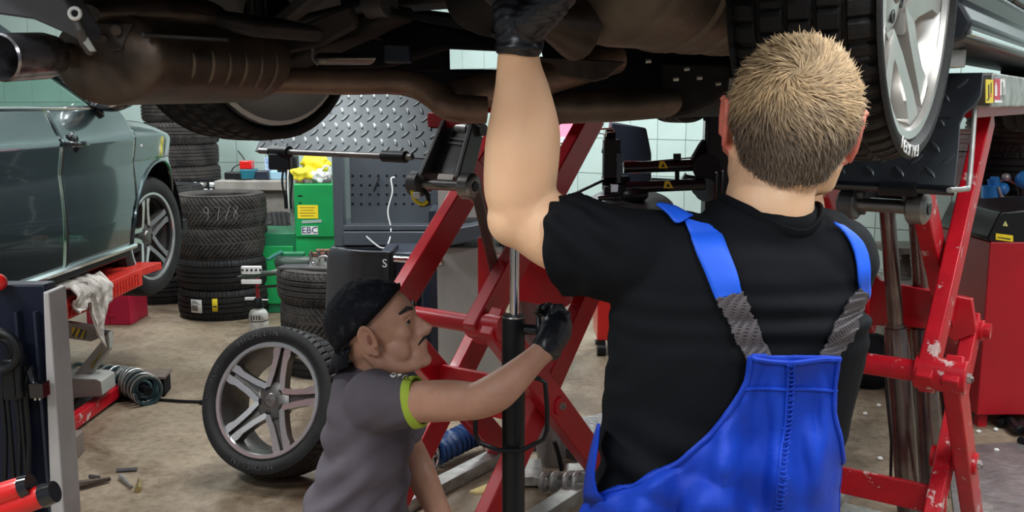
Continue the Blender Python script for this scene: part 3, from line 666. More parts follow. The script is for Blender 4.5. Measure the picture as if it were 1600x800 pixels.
text_on('lettering', 'S', .058, P(601, 412, 4.655), (1, 0, 0), Zv, M['ltext'], bh)
# light grey machine
Ym = 4.95
mg = thing('alignment_console', 'light grey console cabinet with dark ledge behind the left scissor lift', 'cabinet', (P(735, 500, Ym).x, Ym + .2, 0))
px_box(684, 786, 386, 660, Ym, .42, M['machgrey'], 'lower_panel', mg, .008, z0=.02)
px_box(672, 684, 330, 640, Ym + .06, .3, M['cabdark2'], 'dark_edge', mg, 0, z0=.02)
px_box(780, 790, 372, 660, Ym + .05, .3, M['cabdark2'], 'dark_edge', mg, 0, z0=.02)
ob('ledge', MB().prism([P(x, y, Ym - .06) for x, y in ((684, 388), (850, 355), (850, 332), (684, 362))], (0, .40, 0)), M['cabdark'], mg, bev=.006)
px_box(684, 830, 225, 362, Ym + .10, .28, M['beige'], 'upper_panel', mg, .006)
px_box(690, 760, 340, 346, Ym + .09, .01, M['dark_steel'], 'panel_seam', mg)
# ================================================================ GREY CAR ON THE LEFT
AY, AZ, AR = 5.12, .80, .395                                     # wheel arch centre and radius
def sx(Y):                                                        # plan curve of the body side
    x = -1.885 + .033 * (Y - 5.1)
    if Y > 5.05: x -= .42 * ((Y - 5.05) / .9) ** 2
    return x
def ztop(Y):
    if Y < 4.74: return 1.475
    if Y < 4.78: return 1.475 - (Y - 4.74) / .04 * .065
    return 1.41 - .16 * ((Y - 4.78) / 1.1) ** 1.6
def bulge(z):
    f = (z - .80) / .66
    if f < .0: return -.03 * min(1, -f * 10)
    if f < .62: return .012 * math.sin(PI * f / .62) + .012 * f
    if f < .80: return .010 + (f - .62) * .10
    return .028 - (f - .80) * .30
gcar = thing('parked_car', 'grey-green car standing on the left lift, seen along its right side', 'car', (-2.0, 4.6, 0))
def panel(name, y0, y1, z0f, z1f, mat, ny=40, nz=36, inset=0):
    rows = []; cut = []
    for i in range(ny + 1):
        Y = y0 + (y1 - y0) * i / ny; za = z0f(Y); zb = z1f(Y)
        rows.append([V((sx(Y) + bulge(za + (zb - za) * j / nz) - inset - (.06 * max(0, (j / nz - .9) / .1) ** 2 if Y > 4.78 else 0), Y, za + (zb - za) * j / nz)) for j in range(nz + 1)])
    # snap vertices to the arch
    for r in rows:
        for p in r:
            d = math.hypot(p.y - AY, p.z - AZ)
            if d < AR: 
                if p.z < AZ + .02 and abs(p.y - AY) < AR - .03: continue
    mb = MB(); vs = [[mb.bm.verts.new(p) for p in r] for r in rows]
    for i in range(ny):
        for j in range(nz):
            q = (rows[i][j], rows[i][j + 1], rows[i + 1][j + 1], rows[i + 1][j])
            if any(math.hypot(p.y - AY, p.z - AZ) < AR for p in q): continue
            mb.bm.faces.new((vs[i][j], vs[i][j + 1], vs[i + 1][j + 1], vs[i + 1][j]))
    for v_ in [v for v in mb.bm.verts if not v.link_faces]: mb.bm.verts.remove(v_)
    o = ob(name, mb, mat, gcar); s_ = o.modifiers.new('s', 'SOLIDIFY'); s_.thickness = .012; s_.offset = 0; return o
G = .0025
lo = lambda Y: .80
panel('rear_door', 2.85, 4.06 - G, lo, lambda Y: 1.475, M['paint'])
fd = panel('front_door', 4.06 + G, 4.78 - G, lo, ztop, M['paint'])
panel('front_fender', 4.78 + G, 5.95, lambda Y: .80 if Y < 5 else .80 + .0 * Y, ztop, M['paint'], 170, 100)
# arch lip
ob('arch_lip', MB().tube([V((sx(AY + AR * math.cos(a)) + bulge(AZ + AR * math.sin(a)) + .004, AY + AR * math.cos(a), AZ + AR * math.sin(a))) for a in [R(-2) + R(184) * k / 40 for k in range(41)]], .012, 8), M['paint'], gcar)
ob('arch_liner', MB().grid([[V((sx(AY) - .02 - dx_, AY + (AR + .006) * math.cos(a), AZ + (AR + .006) * math.sin(a))) for dx_ in (0, .25, .5)] for a in [R(-4) + R(188) * k / 30 for k in range(31)]]), M['black_matte'], gcar)
ob('arch_inner', MB().box((-2.44, AY, .98), (.02, .86, .5)), M['black_matte'], gcar)
ob('gap_backing', MB().hexa([V((sx(y) - o_, y, z)) for z in (.80, 1.40) for (y, o_) in ((2.9, .012), (2.9, .05), (4.74, .05), (4.74, .012))]), M['black_matte'], gcar)
ob('sill', MB().hexa([V((sx(y) + o_, y, z)) for z in (.735, .80) for (y, o_) in ((2.85, -.02), (2.85, -.09), (4.74, -.09), (4.74, -.02))]), M['black'], gcar, bev=.01)
ob('sill_trim', MB().tube([V((sx(y) + .004, y, .792)) for y in (2.85, 3.5, 4.2, 4.76)], .017, 8), M['chrome'], gcar)
ob('underbody', MB().box((-2.75, 4.2, .76), (1.55, 3.2, .08)), M['under'], gcar)
ob('far_side', MB().box((-3.6, 4.2, 1.12), (.06, 3.2, .66)), M['paint'], gcar)
ob('bonnet', MB().grid([[V((sx(Y) - .05 - f * 1.5, Y, ztop(Y) - .002 + .05 * math.sin(PI * f))) for f in (0, .1, .3, .5, .7, .9, 1)] for Y in (4.82, 5.1, 5.4, 5.7, 5.95)]), M['paint'], gcar)
ob('front_bumper', MB().prism([V((sx(5.94), 5.94, .80)), V((sx(5.94), 5.94, ztop(5.94))), V((-3.5, 5.97, ztop(5.94))), V((-3.5, 5.97, .80))], (0, .05, 0)), M['paint'], gcar)
ob('crease_line', MB().tube([V((sx(y) + bulge(1.335) + .0015, y, 1.335)) for y in (2.9, 3.5, 4.05)], .004, 6), M['paint'], gcar)
# belt, glass, pillars, roof
RO = .36                                                          # inward lean of the greenhouse
def gh(Y, f): return V((sx(min(Y, 4.75)) - .045 - RO * f * (1 - .25 * f), Y, 1.475 + .42 * f))
ob('belt_trim', MB().tube([gh(y, 0) + V((.012, 0, 0)) for y in (2.85, 3.5, 4.2, 4.76)], .009, 8), M['chrome'], gcar)
def win(name, ya, yb, yc, yd, f0, f1, mat, par=gcar):   # ya..yb bottom, yc..yd top
    return ob(name, MB().hexa([gh(ya, f0), gh(yb, f0), gh(yb, f0) + V((-.006, 0, 0)), gh(ya, f0) + V((-.006, 0, 0)), gh(yc, f1), gh(yd, f1), gh(yd, f1) + V((-.006, 0, 0)), gh(yc, f1) + V((-.006, 0, 0))]), mat, par)
win('rear_window', 2.9, 3.52, 2.9, 3.5, .02, .92, M['darkglass'])
win('front_window', 3.70, 4.52, 3.66, 3.95, .02, .92, M['glass'])
win('quarter_trim', 3.52, 3.60, 3.5, 3.58, .0, .95, M['black_gloss']); win('quarter_trim', 3.62, 3.70, 3.60, 3.66, .0, .95, M['black_gloss'])
ob('window_trim', MB().tube([gh(3.61, 0), gh(3.59, .95)], .008, 6), M['chrome'], gcar)
ob('a_pillar', MB().beam(gh(4.62, 0), gh(3.98, 1.0), .05, .055, (1, 0, 0)), M['paint'], gcar, bev=.01)
ob('window_trim', MB().tube([gh(4.56, 0) + V((.012, 0, 0)), gh(4.3, .45) + V((.012, 0, 0)), gh(3.95, .97) + V((.012, 0, 0)), gh(3.6, 1.0) + V((.012, 0, 0)), gh(2.85, 1.0) + V((.012, 0, 0))], .007, 6), M['chrome'], gcar)
ob('roof', MB().grid([[V((gh(Y, 1).x - f * 1.05, Y, gh(Y, 1).z + .03 + .06 * math.sin(PI * f))) for f in (0, .05, .15, .3, .5, .7, .85, .95, 1)] for Y in (2.8, 3.2, 3.6, 3.98)]), M['paint'], gcar)
ob('roof_rail', MB().tube([gh(y, 1.04) + V((-.02, 0, .045)) for y in (2.85, 3.3, 3.8)], .012, 8), M['chrome'], gcar)
ob('cantrail', MB().beam(gh(2.85, 1.02), gh(4.0, 1.02), .05, .05), M['paint'], gcar, bev=.01)
ob('windscreen', MB().hexa([V((-2.05, 4.72, 1.46)), V((-3.4, 4.72, 1.46)), V((-3.4, 4.73, 1.465)), V((-2.05, 4.73, 1.465)), V((-2.32, 4.0, 1.90)), V((-3.2, 4.0, 1.90)), V((-3.2, 4.01, 1.905)), V((-2.32, 4.01, 1.905))]), M['glass'], gcar)
ob('seat', MB().tube([V((-2.45, 3.95, .9)), V((-2.45, 3.9, 1.3)), V((-2.45, 3.85, 1.45))], [(.24, .08), (.22, .07), (.16, .05)], 16).tube([V((-2.45, 3.83, 1.5)), V((-2.45, 3.81, 1.66))], [(.12, .05), (.09, .04)], 14), pbr('pale_grey_seat', (.42, .43, .41), .8), gcar)
ob('dashboard', MB().box((-2.7, 4.55, 1.34), (1.4, .3, .2)), M['black'], gcar, bev=.03)
# mirror
mc = P(172, 154, 4.52); mr = ob('door_mirror', MB().sph(mc, (.105, .075, .062)), M['black_gloss'], gcar)
ob('mirror_cap', MB().sph(mc + V((.01, .03, .004)), (.10, .055, .058)), M['paint'], mr)
ob('mirror_glass', MB().sph(mc + V((-.005, -.062, .002)), (.085, .018, .048)), M['chrome'], mr)
ob('mirror_foot', MB().beam(mc + V((-.04, 0, -.06)), mc + V((-.13, .02, -.085)), .05, .03), M['black_gloss'], mr, bev=.008)
# door handles
for (px, py, Yh) in ((100, 226, 4.15),):
    hx = sx(Yh) + bulge(1.30); c = V((hx, Yh, P(px, py, Yh).z))
    ob('handle_cup', MB().sph(c + V((-.002, .03, .0)), (.012, .055, .042)), M['black_matte'], fd)
    ob('door_handle', MB().tube([V(q) for q in catmull([c + V((.004, -.07, .004)), c + V((.035, -.04, .002)), c + V((.035, .06, 0)), c + V((.004, .09, 0))], 5)], [(.012, .016)] * 16, 10), M['black_gloss'], fd)
ob('key_cover', MB().sph(V((sx(4.15) + bulge(1.32) + .002, 4.03 + .12, P(100, 214, 4.15).z)), (.01, .03, .02)), M['black_gloss'], fd)
ob('side_repeater', MB().sph(V((sx(4.86) + bulge(1.3) + .002, 4.86, 1.285)), (.004, .018, .010)), M['lgrey'], gcar)
# front wheel
wn2 = V((.985, -.14, 0)).normalized(); wcn = P(243, 369, 5.12)
wt2 = link('tyre', T_RIB, gcar, loc=wcn - wn2 * .11, rot=wn2.to_track_quat('Z', 'Y'))
wheel_parts(wt2, .235, .215, 'machined', spin=R(100))

# ================================================================ LEFT LIFT (grey car)
ll = thing('runway_lift', 'red toothed lift runway carrying the grey-green car', 'lift', (-2.2, 4.1, 0))
def runface(px, Y): return (px - 800) / FPX * Y
xr = sx(4.2) + .035
ob('runway', MB().hexa([V((x, y, z)) for z in (.585, .672) for (x, y) in ((xr - .5, 2.6), (xr - .035, 2.6), (xr + .01, 4.78), (xr - .5, 4.78))]), M['red_arm'], ll, bev=.004)
tm = MB()
for k in range(34):
    y = 3.60 + k * .034; x = xr - .035 + .045 * (y - 2.6) / 2.18 + .001
    for z in (.612, .643): tm.hexa([V((x + e, y + dy, z + dz)) for e in (-.002, .005) for (dy, dz) in ((-.010, -.013), (.004, -.013), (.012, .013), (-.002, .013))])
tag(ob('toothed_relief', tm, M['red_arm'], ll, smooth=False), kind='stuff')
ob('end_ramp', MB().hexa([V((x, y, z)) for z in (.628, .668) for (x, y) in ((xr - .5, 4.78), (xr - .0, 4.78), (xr + .03, 5.0), (xr - .5, 5.0))]), M['red_arm'], ll, bev=.004)
ob('lift_pad', MB().box((xr - .22, 3.9, .70), (.22, .30, .056)), M['black'], ll, bev=.01)
Yl = 4.55
def ppoly(pts, Y, dep, mat, name, par, bev=0): return ob(name, MB().prism([P(x, y, Y) for x, y in pts], (0, dep, 0)), mat, par, bev=bev)
ppoly([(40, 488), (100, 503), (154, 511), (169, 522), (142, 534), (84, 526), (40, 512)], Yl, .04, M['armgrey'], 'upper_arm', ll, .004)
ob('arm_roller', MB().cyl(P(152, 520, Yl), P(175, 522, Yl), .018, 14), M['dark_steel'], ll)
la = ppoly([(170, 519), (171, 545), (108, 632), (80, 672), (80, 640), (95, 610)], Yl - .05, .05, M['armgrey'], 'lower_arm', ll, .004)
ppoly([(84, 590), (150, 592), (158, 596), (160, 618), (118, 622), (84, 640)], Yl - .12, .16, M['armgrey'], 'base_bracket', ll, .004)
def hazard(poly, Y, par):
    o = ob('hazard_sticker', MB().prism([P(x, y, Y) for x, y in poly], (0, .002, 0)), M['yellow'], par)
    a, b, c, d = [V((x, y, 0)) for x, y in poly]
    for k in (0.02, .42, .82):
        t = [a.lerp(b, k + .22 * (1 - k)), a.lerp(b, min(1, k + .36)), d.lerp(c, min(1, k + .20)), d.lerp(c, k)]
        ob('hazard_stripe', MB().prism([P(v.x, v.y, Y - .002) for v in t], (0, .0015, 0)), M['dark_steel'], o)
hazard([(113, 511), (136, 517), (133, 530), (111, 525)], Yl - .003, ll)
hazard([(160, 547), (155, 558), (143, 577), (140, 572)], Yl - .055, ll)
ob('base_rail', MB().beam(PZ(70, 690, .05), PZ(186, 607, .05), .05, .06), M['red_worn'], ll, bev=.004)
ob('base_beam', MB().beam(PZ(95, 628, .06), PZ(185, 598, .06), .06, .09), M['dark_steel'], ll, bev=.004)
ob('base_cylinder', MB().cyl(P(150, 602, 4.9), P(190, 598, 4.95), .03, 14), M['galv'], ll)
def wblock(label, pa, pb, z, w_, mat=M['wood']):
    a = PZ(pa[0], pa[1], z / 2); b = PZ(pb[0], pb[1], z / 2)
    return tag(ob('wood_block', MB().beam(a, b, w_, z, (0, 0, 1)) if False else MB().beam(a, b, w_, z, V((0, 1, 0))), mat, bev=.006), label, 'block')
wblock('dark end of a wooden block lying on the floor beside the grey panel', (60, 700), (122, 698), .10, .16)
wblock('thick black-ended wooden block lying beside the coil hose', (170, 603), (262, 600), .095, .14, M['black_matte'])
tag(ob('board', MB().beam(PZ(172, 603, .0475) + V((0, 0, .055)), PZ(264, 600, .0475) + V((0, 0, .055)), .012, .16, (0, 0, 1)), M['wood']), 'pale board lying on the black block beside the coil hose', 'board')
# coiled hose
hel = []; path = catmull([PZ(60, 588, .085), PZ(130, 590, .085), PZ(185, 596, .08), PZ(212, 600, .075), PZ(232, 612, .07)], 60)
n_ = len(path)
hosep = MB(); hosew = MB(); pts = []
for i in range(n_ * 6):
    f = i / (n_ * 6 - 1) * (n_ - 1); k = int(min(f, n_ - 2)); c = V(path[k]).lerp(V(path[k + 1]), f - k); d = (V(path[k + 1]) - V(path[k])).normalized()
    u = d.cross(Zv).normalized(); a = f / (n_ - 1) * 2 * PI * 15; pts.append(c + (u * math.cos(a) + Zv * math.sin(a)) * .068)
hosep.tube(pts, .010, 6)
hs = tag(ob('coiled_hose', hosep, pbr('dark_hose', (.02, .045, .05), .35)), 'black coiled air hose lying on the floor beside the left lift', 'hose')
hosew.tube([p + V((0, -.004, .005)) + (p - V(path[int(min(i / (n_ * 6 - 1) * (n_ - 1), n_ - 2))])).normalized() * .006 for i, p in enumerate(pts)], .0045, 5)
ob('pale_strand', hosew, M['galv'], hs)
ob('hose_core', MB().tube([V(p) for p in path[:: 20]] , .022, 10), M['black_matte'], hs)
ob('hose_end_coil', MB().torus(PZ(227, 604, .075) , (.2, -1, .1), .058, .010, 32, 8).torus(PZ(227, 604, .075) + V((0, -.02, 0)), (.2, -1, .1), .034, .008, 28, 8), pbr('teal_hose', (.05, .10, .11), .35), hs)
cb = catmull([PZ(212, 610, .02), PZ(235, 622, .008), PZ(270, 626, .008), PZ(312, 628, .008), PZ(345, 630, .008)], 8)
tag(ob('air_line', MB().tube([V(q) for q in cb], .008, 6).cyl(PZ(313, 628, .012), PZ(331, 630, .012), .012, 8), M['black']), 'thin black air line running along the floor to the loose wheel', 'hose')
# rag on the runway
rp = P(128, 440, 4.3)
def rag_mesh():
    bm_ = MB(); rows = []
    n1, n2 = 34, 26
    for i in range(n1 + 1):
        u = i / n1; row = []
        for j in range(n2 + 1):
            v = j / n2
            y = 4.00 + .36 * u + .03 * noise.noise(V((u * 4, v * 4, 3)))
            s = -.22 + v * (.30 + .06 * math.sin(u * 9) + .42 * math.exp(-((u - .62) / .14) ** 2))
            x = xr - .035 + .045 * (y - 2.6) / 2.18
            if s < 0: p = V((x + s, y, .685))
            else: p = V((x + .022 + .015 * noise.noise(V((u * 9, v * 3, 1))), y, .685 - s * .62))
            p += V((.02 * noise.noise(V((u * 7, v * 7, 0))) + .008, .015 * noise.noise(V((u * 9, v * 5, 7))), .028 * abs(noise.noise(V((u * 8, v * 6, 5)))) + (.028 if s < 0 else 0)))
            row.append(p)
        rows.append(row)
    return bm_.grid(rows)
rg_ = tag(ob('cleaning_rag', rag_mesh(), M['rag'], fix=False), 'crumpled dirty white rag draped over the red runway', 'rag'); s_ = rg_.modifiers.new('s', 'SOLIDIFY'); s_.thickness = .006
lump('work_glove', 'dark glove tucked under the white rag on the red runway', 'glove', V((xr - .12, 3.88, .70)), (.06, .14, .026), M['black_matte'], 3, .5)
# red box on the floor
r0 = PZ(136, 508, 0); r1 = PZ(206, 507, 0)
rb = tag(ob('red_box', MB().box(((r0.x + r1.x) / 2, r0.y + .16, .15), (r1.x - r0.x, .32, .30)), M['red_pink'], bev=.004), 'crimson metal box on the floor under the runway end', 'box')
ob('box_seam', MB().box(((r0.x + r1.x) / 2 + .01, r0.y - .001, .15), (.006, .004, .29)), M['red_cab'], rb)
ob('box_latch', MB().box(((r0.x + r1.x) / 2 + .03, r0.y - .003, .07), (.05, .006, .03)), M['red_pink'], rb)
# floor tools
def floor_bit(name, label, cat, pts, r, mat): return tag(ob(name, MB().tube([PZ(x, y, r_) for (x, y, r_) in pts], r, 8), mat), label, cat)
floor_bit('ratchet', 'dark rusty ratchet lying on the floor at lower left', 'tool', [(124, 757, .02), (132, 756, .02), (172, 748, .014)], [.018, .016, .009], M['rust'])
floor_bit('pin', 'short dark pin lying above the ratchet', 'pin', [(140, 744, .01), (155, 746, .01)], .008, M['dark_steel'])
floor_bit('file', 'flat dark bar lying on the floor above the screwdriver', 'bar', [(182, 735, .008), (214, 733, .008)], .009, M['dark_steel'])
floor_bit('screwdriver', 'small screwdriver with shiny tip lying on the floor', 'tool', [(189, 745, .01), (196, 752, .01), (206, 761, .01)], [.012, .008, .005], M['galv'])
floor_bit('bolt', 'short brass bolt lying right of the screwdriver', 'bolt', [(216, 765, .012), (218, 750, .012)], [.013, .008], pbr('brass', (.45, .36, .16), .35, .8))
floor_bit('socket', 'shiny socket lying at the foot of the grey panel', 'tool', [(103, 748, .012), (106, 757, .012)], .012, M['steel'])

# ================================================================ LIFT CONTROL CONSOLE (left foreground)
Yc = 1.95
cc = thing('control_console', 'dark open lift console with a light grey side edge in the left foreground', 'console', (P(40, 600, Yc).x, Yc, 0))
xe = P(76, 600, Yc).x
ob('back_panel', MB().hexa([V((x, y, z)) for z in (0, P(40, 448, Yc).z) for (x, y) in ((xe - .85, Yc + .02), (xe - .002, Yc + .02), (xe - .002, Yc + .07), (xe - .85, Yc + .07))]), M['navy'], cc, bev=.004)
def edge_poly(Y): return [P(67, 456, Y), P(76, 458, Y), P(100, 800, Y), P(106, 900, Y), P(80, 900, Y), P(79, 800, Y)]
ob('grey_edge', MB().prism(edge_poly(Yc), (0, .08, 0)), M['lgrey'], cc, bev=.003)
for x in (32, 61): ob('panel_rib', MB().box((P(x, 600, Yc).x, Yc + .012, P(40, 690, Yc).z), (.006, .02, .56)), M['cabdark2'], cc)
ob('red_handle_cap', MB().sph(P(-3, 441, Yc), (.018, .018, .018)), M['red_bright'], cc)
ob('cable_reel', MB().torus(P(-2, 548, Yc - .05), (0, 1, 0), .04, .009, 30, 8).torus(P(-2, 548, Yc - .03), (0, 1, 0), .028, .009, 30, 8), M['black'], cc)
for k, x in enumerate((8, 16, 30, 36, 44)):
    ob('hanging_cable', MB().tube([V(q) for q in catmull([P(x + 6, 572, Yc - .02), P(x - 4, 610, Yc - .02), P(x + 1, 680, Yc - .02), P(x + 6 * (k % 2), 760, Yc - .02), P(x, 830, Yc - .02)], 5)], .005, 6), M['black'], cc)
ob('cable_holder', MB().box(P(22, 590, Yc - .02), (.035, .04, .09)).box(P(32, 588, Yc - .02), (.02, .04, .09)), M['black'], cc, bev=.006)
ob('plug', MB().tube([P(46, 577, Yc - .02), P(54, 600, Yc - .03), P(61, 607, Yc - .03)], [.008, .008, .014], 10).box(P(62, 608, Yc - .03), (.028, .03, .03)), M['black_gloss'], cc)
for x in (56, 63): ob('plug_pin', MB().cyl(P(x, 612, Yc - .03), P(x - 1, 625, Yc - .03), .0025, 8), M['chrome'], cc)
ob('trailing_cable', MB().tube([V(q) for q in catmull([P(70, 462, Yc + .1), P(84, 476, Yc + .15), P(94, 500, Yc + .2), P(96, 530, Yc + .2), P(104, 545, Yc + .2), P(103, 565, Yc + .2)], 6)], .0028, 6).sph(P(96, 516, Yc + .2), (.005, .005, .010)), M['black'], cc)
# red handles and table corner at bottom left
Yh = 1.55
for i, (a, b, lab_) in enumerate((((-40, 787), (49, 757), 'upper red handled grip with black end at the bottom left corner'), ((-40, 812), (86, 768), 'lower red handled grip with black end at the bottom left corner'))):
    h_ = thing('bolt_cutter_handle', lab_, 'handle', P(*b, Yh)); pa = P(*a, Yh); pb_ = P(*b, Yh); pm = pa.lerp(pb_, .78)
    ob('red_grip', MB().tube([pa, pm, pm.lerp(pb_, .5)], [.022, .020, .017], 14), M['red_bright'], h_)
    ob('black_end', MB().tube([pm.lerp(pb_, .35) , pb_], [.0215, .019], 14), M['black_gloss'], h_)
tb = thing('workshop_trolley', 'brown edged trolley corner below the red handles', 'trolley', (-.95, 1.6, 0))
ob('tray', MB().prism([PZ(40, 795, .56), PZ(92, 787, .56), PZ(132, 806, .56), PZ(132, 860, .56), PZ(0, 860, .56), PZ(0, 800, .56)], (0, 0, -.03)), M['wooddoor'], tb, bev=.004)
for q in (PZ(95, 800, .5), PZ(20, 850, .5)): ob('leg', MB().box((q.x, q.y, .27), (.03, .03, .54)), M['dark_steel'], tb)

# ================================================================ MAIN SCISSOR LIFT
ZT = 1.43
def scissor(label, N2, ztopn, Lh, wid, worn):
    s0, t0 = st(N2); zN = N2.z; root = thing('scissor_lift', label, 'lift', L(s0, t0 - wid / 2, 0)); mat = worn
    zb = .09; aw, ah = (.050, .105) if worn is M['red'] else (.046, .088)
    def arm(sA, zA, sB, zB, t, nm='scissor_arm', w_=aw, h_=ah, ext=.04): ob(nm, MB().beam(L(sA, t, zA), L(sB, t, zB), w_, h_, C_, ext), mat, root, bev=.005)
    for fr, t in ((0, t0), (1, t0 - wid)):
        sgn = -1 if fr == 0 else 1
        ti = t + sgn * .066
        arm(s0, zN, s0 + Lh, zb, t)                               # lower, near mid to far base
        arm(s0 + Lh, zN, s0, zb, t + sgn * .056)                              # lower, far mid to near base
        arm(s0, zN, s0 + Lh, ZT, ti)                              # upper, near mid to far top
        if fr == 0 or worn is M['red_worn']: arm(s0 + Lh, zN, s0 + .02, ztopn, t + sgn * .12)    # upper, far mid to near top
        for (s_, z_) in ((s0, zN), (s0 + Lh, zN), (s0 + Lh / 2, (zN + zb) / 2), ):
            far_ = s_ > s0 + Lh * .9; tb0 = t + sgn * (.02 if far_ else -.034); tb1 = ti + sgn * .03 + (sgn * .03 if far_ else 0)
            ob('pivot_boss', MB().cyl(L(s_, tb0, z_), L(s_, tb1, z_), (.034 if far_ else .046) if z_ == zN else .034, 20), mat, root, bev=.003)
            if far_: continue
            ob('pivot_nut', MB().cyl(L(s_, t - sgn * .034, z_), L(s_, t - sgn * .044, z_), .014, 6), M['galv'], root); ob('pivot_pin', MB().cyl(L(s_, t - sgn * .042, z_), L(s_, t - sgn * .049, z_), .008, 10), M['steel'], root)
    ob('cross_bar', MB().cyl(L(s0, t0, zN), L(s0, t0 - wid, zN), .030, 20), mat, root)
    ob('cross_bar', MB().cyl(L(s0 + Lh, t0, zN), L(s0 + Lh, t0 - wid, zN), .026, 18), mat, root)
    sp, zp = s0 + Lh / 2 - .02, (zN + zb) / 2 
    return root, s0, t0, zN, zb
N2r = P(1490, 588, 2.50); N2l = P(775, 512, 3.0)
sr, s0r, t0r, zNr, zb = scissor('worn red scissor lift on the right with twin oily cylinders', N2r, 1.27, .62, .50, M['red_worn'])
sl, s0l, t0l, zNl, _ = scissor('glossy red scissor lift in the middle behind the black jack', N2l, 1.27, .70, .50, M['red'])
# right lift plates
def cplate(root, s, t0, t1, za, zb_, mat, notch=0, th=.02):
    ob('cross_plate', MB().hexa([L(s, t0, za), L(s, t1, za), L(s + th, t1, za), L(s + th, t0, za), L(s, t0, zb_), L(s, t1, zb_), L(s + th, t1, zb_), L(s + th, t0, zb_)]), mat, root, bev=.004)
zq = P(1430, 745, 2.80).z; cplate(sr, s0r + .22, t0r - .50, t0r - .03, zq - .085, zq, M['red_worn'])
cplate(sl, s0l + .30, t0l - .50, t0l - .03, .36, .52, M['red'])
pz_ = P(1440, 480, 3.05)
spl = st(pz_)[0]
ob('shaped_plate', MB().prism([L(spl, t0r - .43 + x, zNr + .03 + z) for x, z in ((0, .20), (.05, .16), (.10, .115), (.38, .085), (.40, -.02), (.34, -.06), (.30, -.03), (.12, -.025), (.06, -.05), (0, -.06))], A_ * .03), M['red'], sr, bev=.003)
spl2 = st(P(840, 440, 3.5))[0]
ob('shaped_plate', MB().prism([L(spl2, t0l - .44 + x, zNl + z) for x, z in ((0, .20), (.05, .16), (.10, .13), (.38, .13), (.40, -.02), (.34, -.06), (.30, -.03), (.12, -.025), (.06, -.05), (0, -.06))], A_ * .03), M['red'], sl, bev=.003)
# hydraulic cylinders
def hyd(root, top, mid, bot, rr, rb_, matb, hose=None):
    c = ob('cylinder_body', MB().lathe([(.001, 0), (rb_, 0), (rb_, (mid - bot).length - .02), (rb_ * .93, (mid - bot).length), (rr * 1.15, (mid - bot).length), (rr * 1.15, (mid - bot).length + .012), (.001, (mid - bot).length + .012)], bot, mid - bot, 32), matb, root)
    ob('piston_rod', MB().cyl(mid, top, rr, 24), M['cyl'], c)
    return c
hyd(sr, P(1386, 325, 2.95), P(1400, 512, 3.0), P(1424, 850, 2.98), .024, .037, M['cyl'])
hyd(sr, P(1430, 325, 3.05), P(1441, 512, 3.12), P(1462, 850, 3.10), .023, .040, M['cyl'])
for (x0, x1, x2, x3) in ((1381, 1384, 1393, 1391), (1474, 1473, 1476, 1481)):
    ob('hydraulic_line', MB().tube([P(x0, 540, 2.96), P(x1, 600, 2.96), P(x2, 690, 2.96), P(x3, 778, 2.96)], .005, 8), M['black'], sr)
lampo = pbr('orange_lamp_end', (.75, .13, .02), .4)
ob('safety_rod', MB().cyl(P(1420, 515, 3.15), P(1421, 552, 3.15), .012, 10), lampo, sr); ob('safety_rod_white', MB().cyl(P(1421, 552, 3.15), P(1426, 632, 3.15), .011, 10), M['cream'], sr)
cyg = pbr('light_grey_cylinder', (.36, .35, .34), .4, .3, col2=(.28, .27, .26), cs=4)
c1 = hyd(sl, P(818, 365, 3.75), P(829, 462, 3.8), P(862, 742, 3.85), .022, .052, cyg)
c2 = hyd(sl, P(800, 380, 3.95), P(815, 462, 3.95), P(893, 742, 3.95), .022, .050, cyg)
for x in (852, 868, 888, 902): ob('clevis', MB().torus(PZ(x, 752, .06), C_, .030, .012, 24, 8), M['galv'], sl)
ob('clevis_bar', MB().beam(PZ(835, 748, .05), PZ(918, 760, .05), .03, .03), M['galv'], sl, bev=.004)
ob('base_plate', MB().prism([PZ(812, 716, .05), PZ(846, 716, .05), PZ(850, 745, .05), PZ(812, 745, .05)], (0, 0, -.04)), M['galv'], sl, bev=.004)
ob('end_block', MB().box(PZ(903, 748, .05), (.09, .09, .10)), M['galv'], sl, bev=.01)
ob('striped_rod', MB().beam(P(742, 285, 3.05), P(786, 476, 3.25), .035, .035), M['cyl'], sl, bev=.004)
ob('hydraulic_line', MB().tube([V(q) for q in catmull([P(866, 690, 3.7), P(873, 712, 3.7), P(878, 735, 3.7)], 5)], .010, 8), M['black'], sl)
# base rails on the floor
for (root, s0, t0) in ((sl, s0l, t0l), (sr, s0r, t0r)):
    for t in (t0 - .03, t0 - .50): ob('base_rail', MB().boxL(s0 - .35, s0 + 1.0, t - .035, t + .035, .0, .05), M['galv'], root, bev=.003)
ob('base_cross', MB().boxL(s0l - .55, s0l - .25, t0l - .62, t0l + .02, .0, .065), M['red'], sl, bev=.005)
ob('base_cross', MB().boxL(s0l + .9, s0l + 1.05, t0l - .62, t0l + .1, .0, .05), M['dark_steel'], sl, bev=.005)
tag(ob('yellow_rag', MB().prism([PZ(x, y, .062) for x, y in ((733, 771), (750, 764), (768, 758), (774, 757), (773, 764), (768, 774), (745, 774))], (0, 0, .012)), M['yrag'], bev=.004), 'yellow rag lying on the steel base rail of the middle lift', 'rag')
tag(ob('floor_plate', MB().prism([PZ(1478, 700, 0), PZ(1640, 690, 0), PZ(1720, 860, 0), PZ(1500, 880, 0)], (0, 0, .008)), M['floorplate']), 'grey tread-pattern steel plate set in the floor at lower right', 'plate')
tag(ob('floor_plate', MB().prism([PZ(905, 655, 0), PZ(975, 640, 0), PZ(1010, 720, 0), PZ(915, 730, 0)], (0, 0, .006)), M['floorplate']), 'grey steel floor plate seen between middle lift and blue overalls', 'plate')
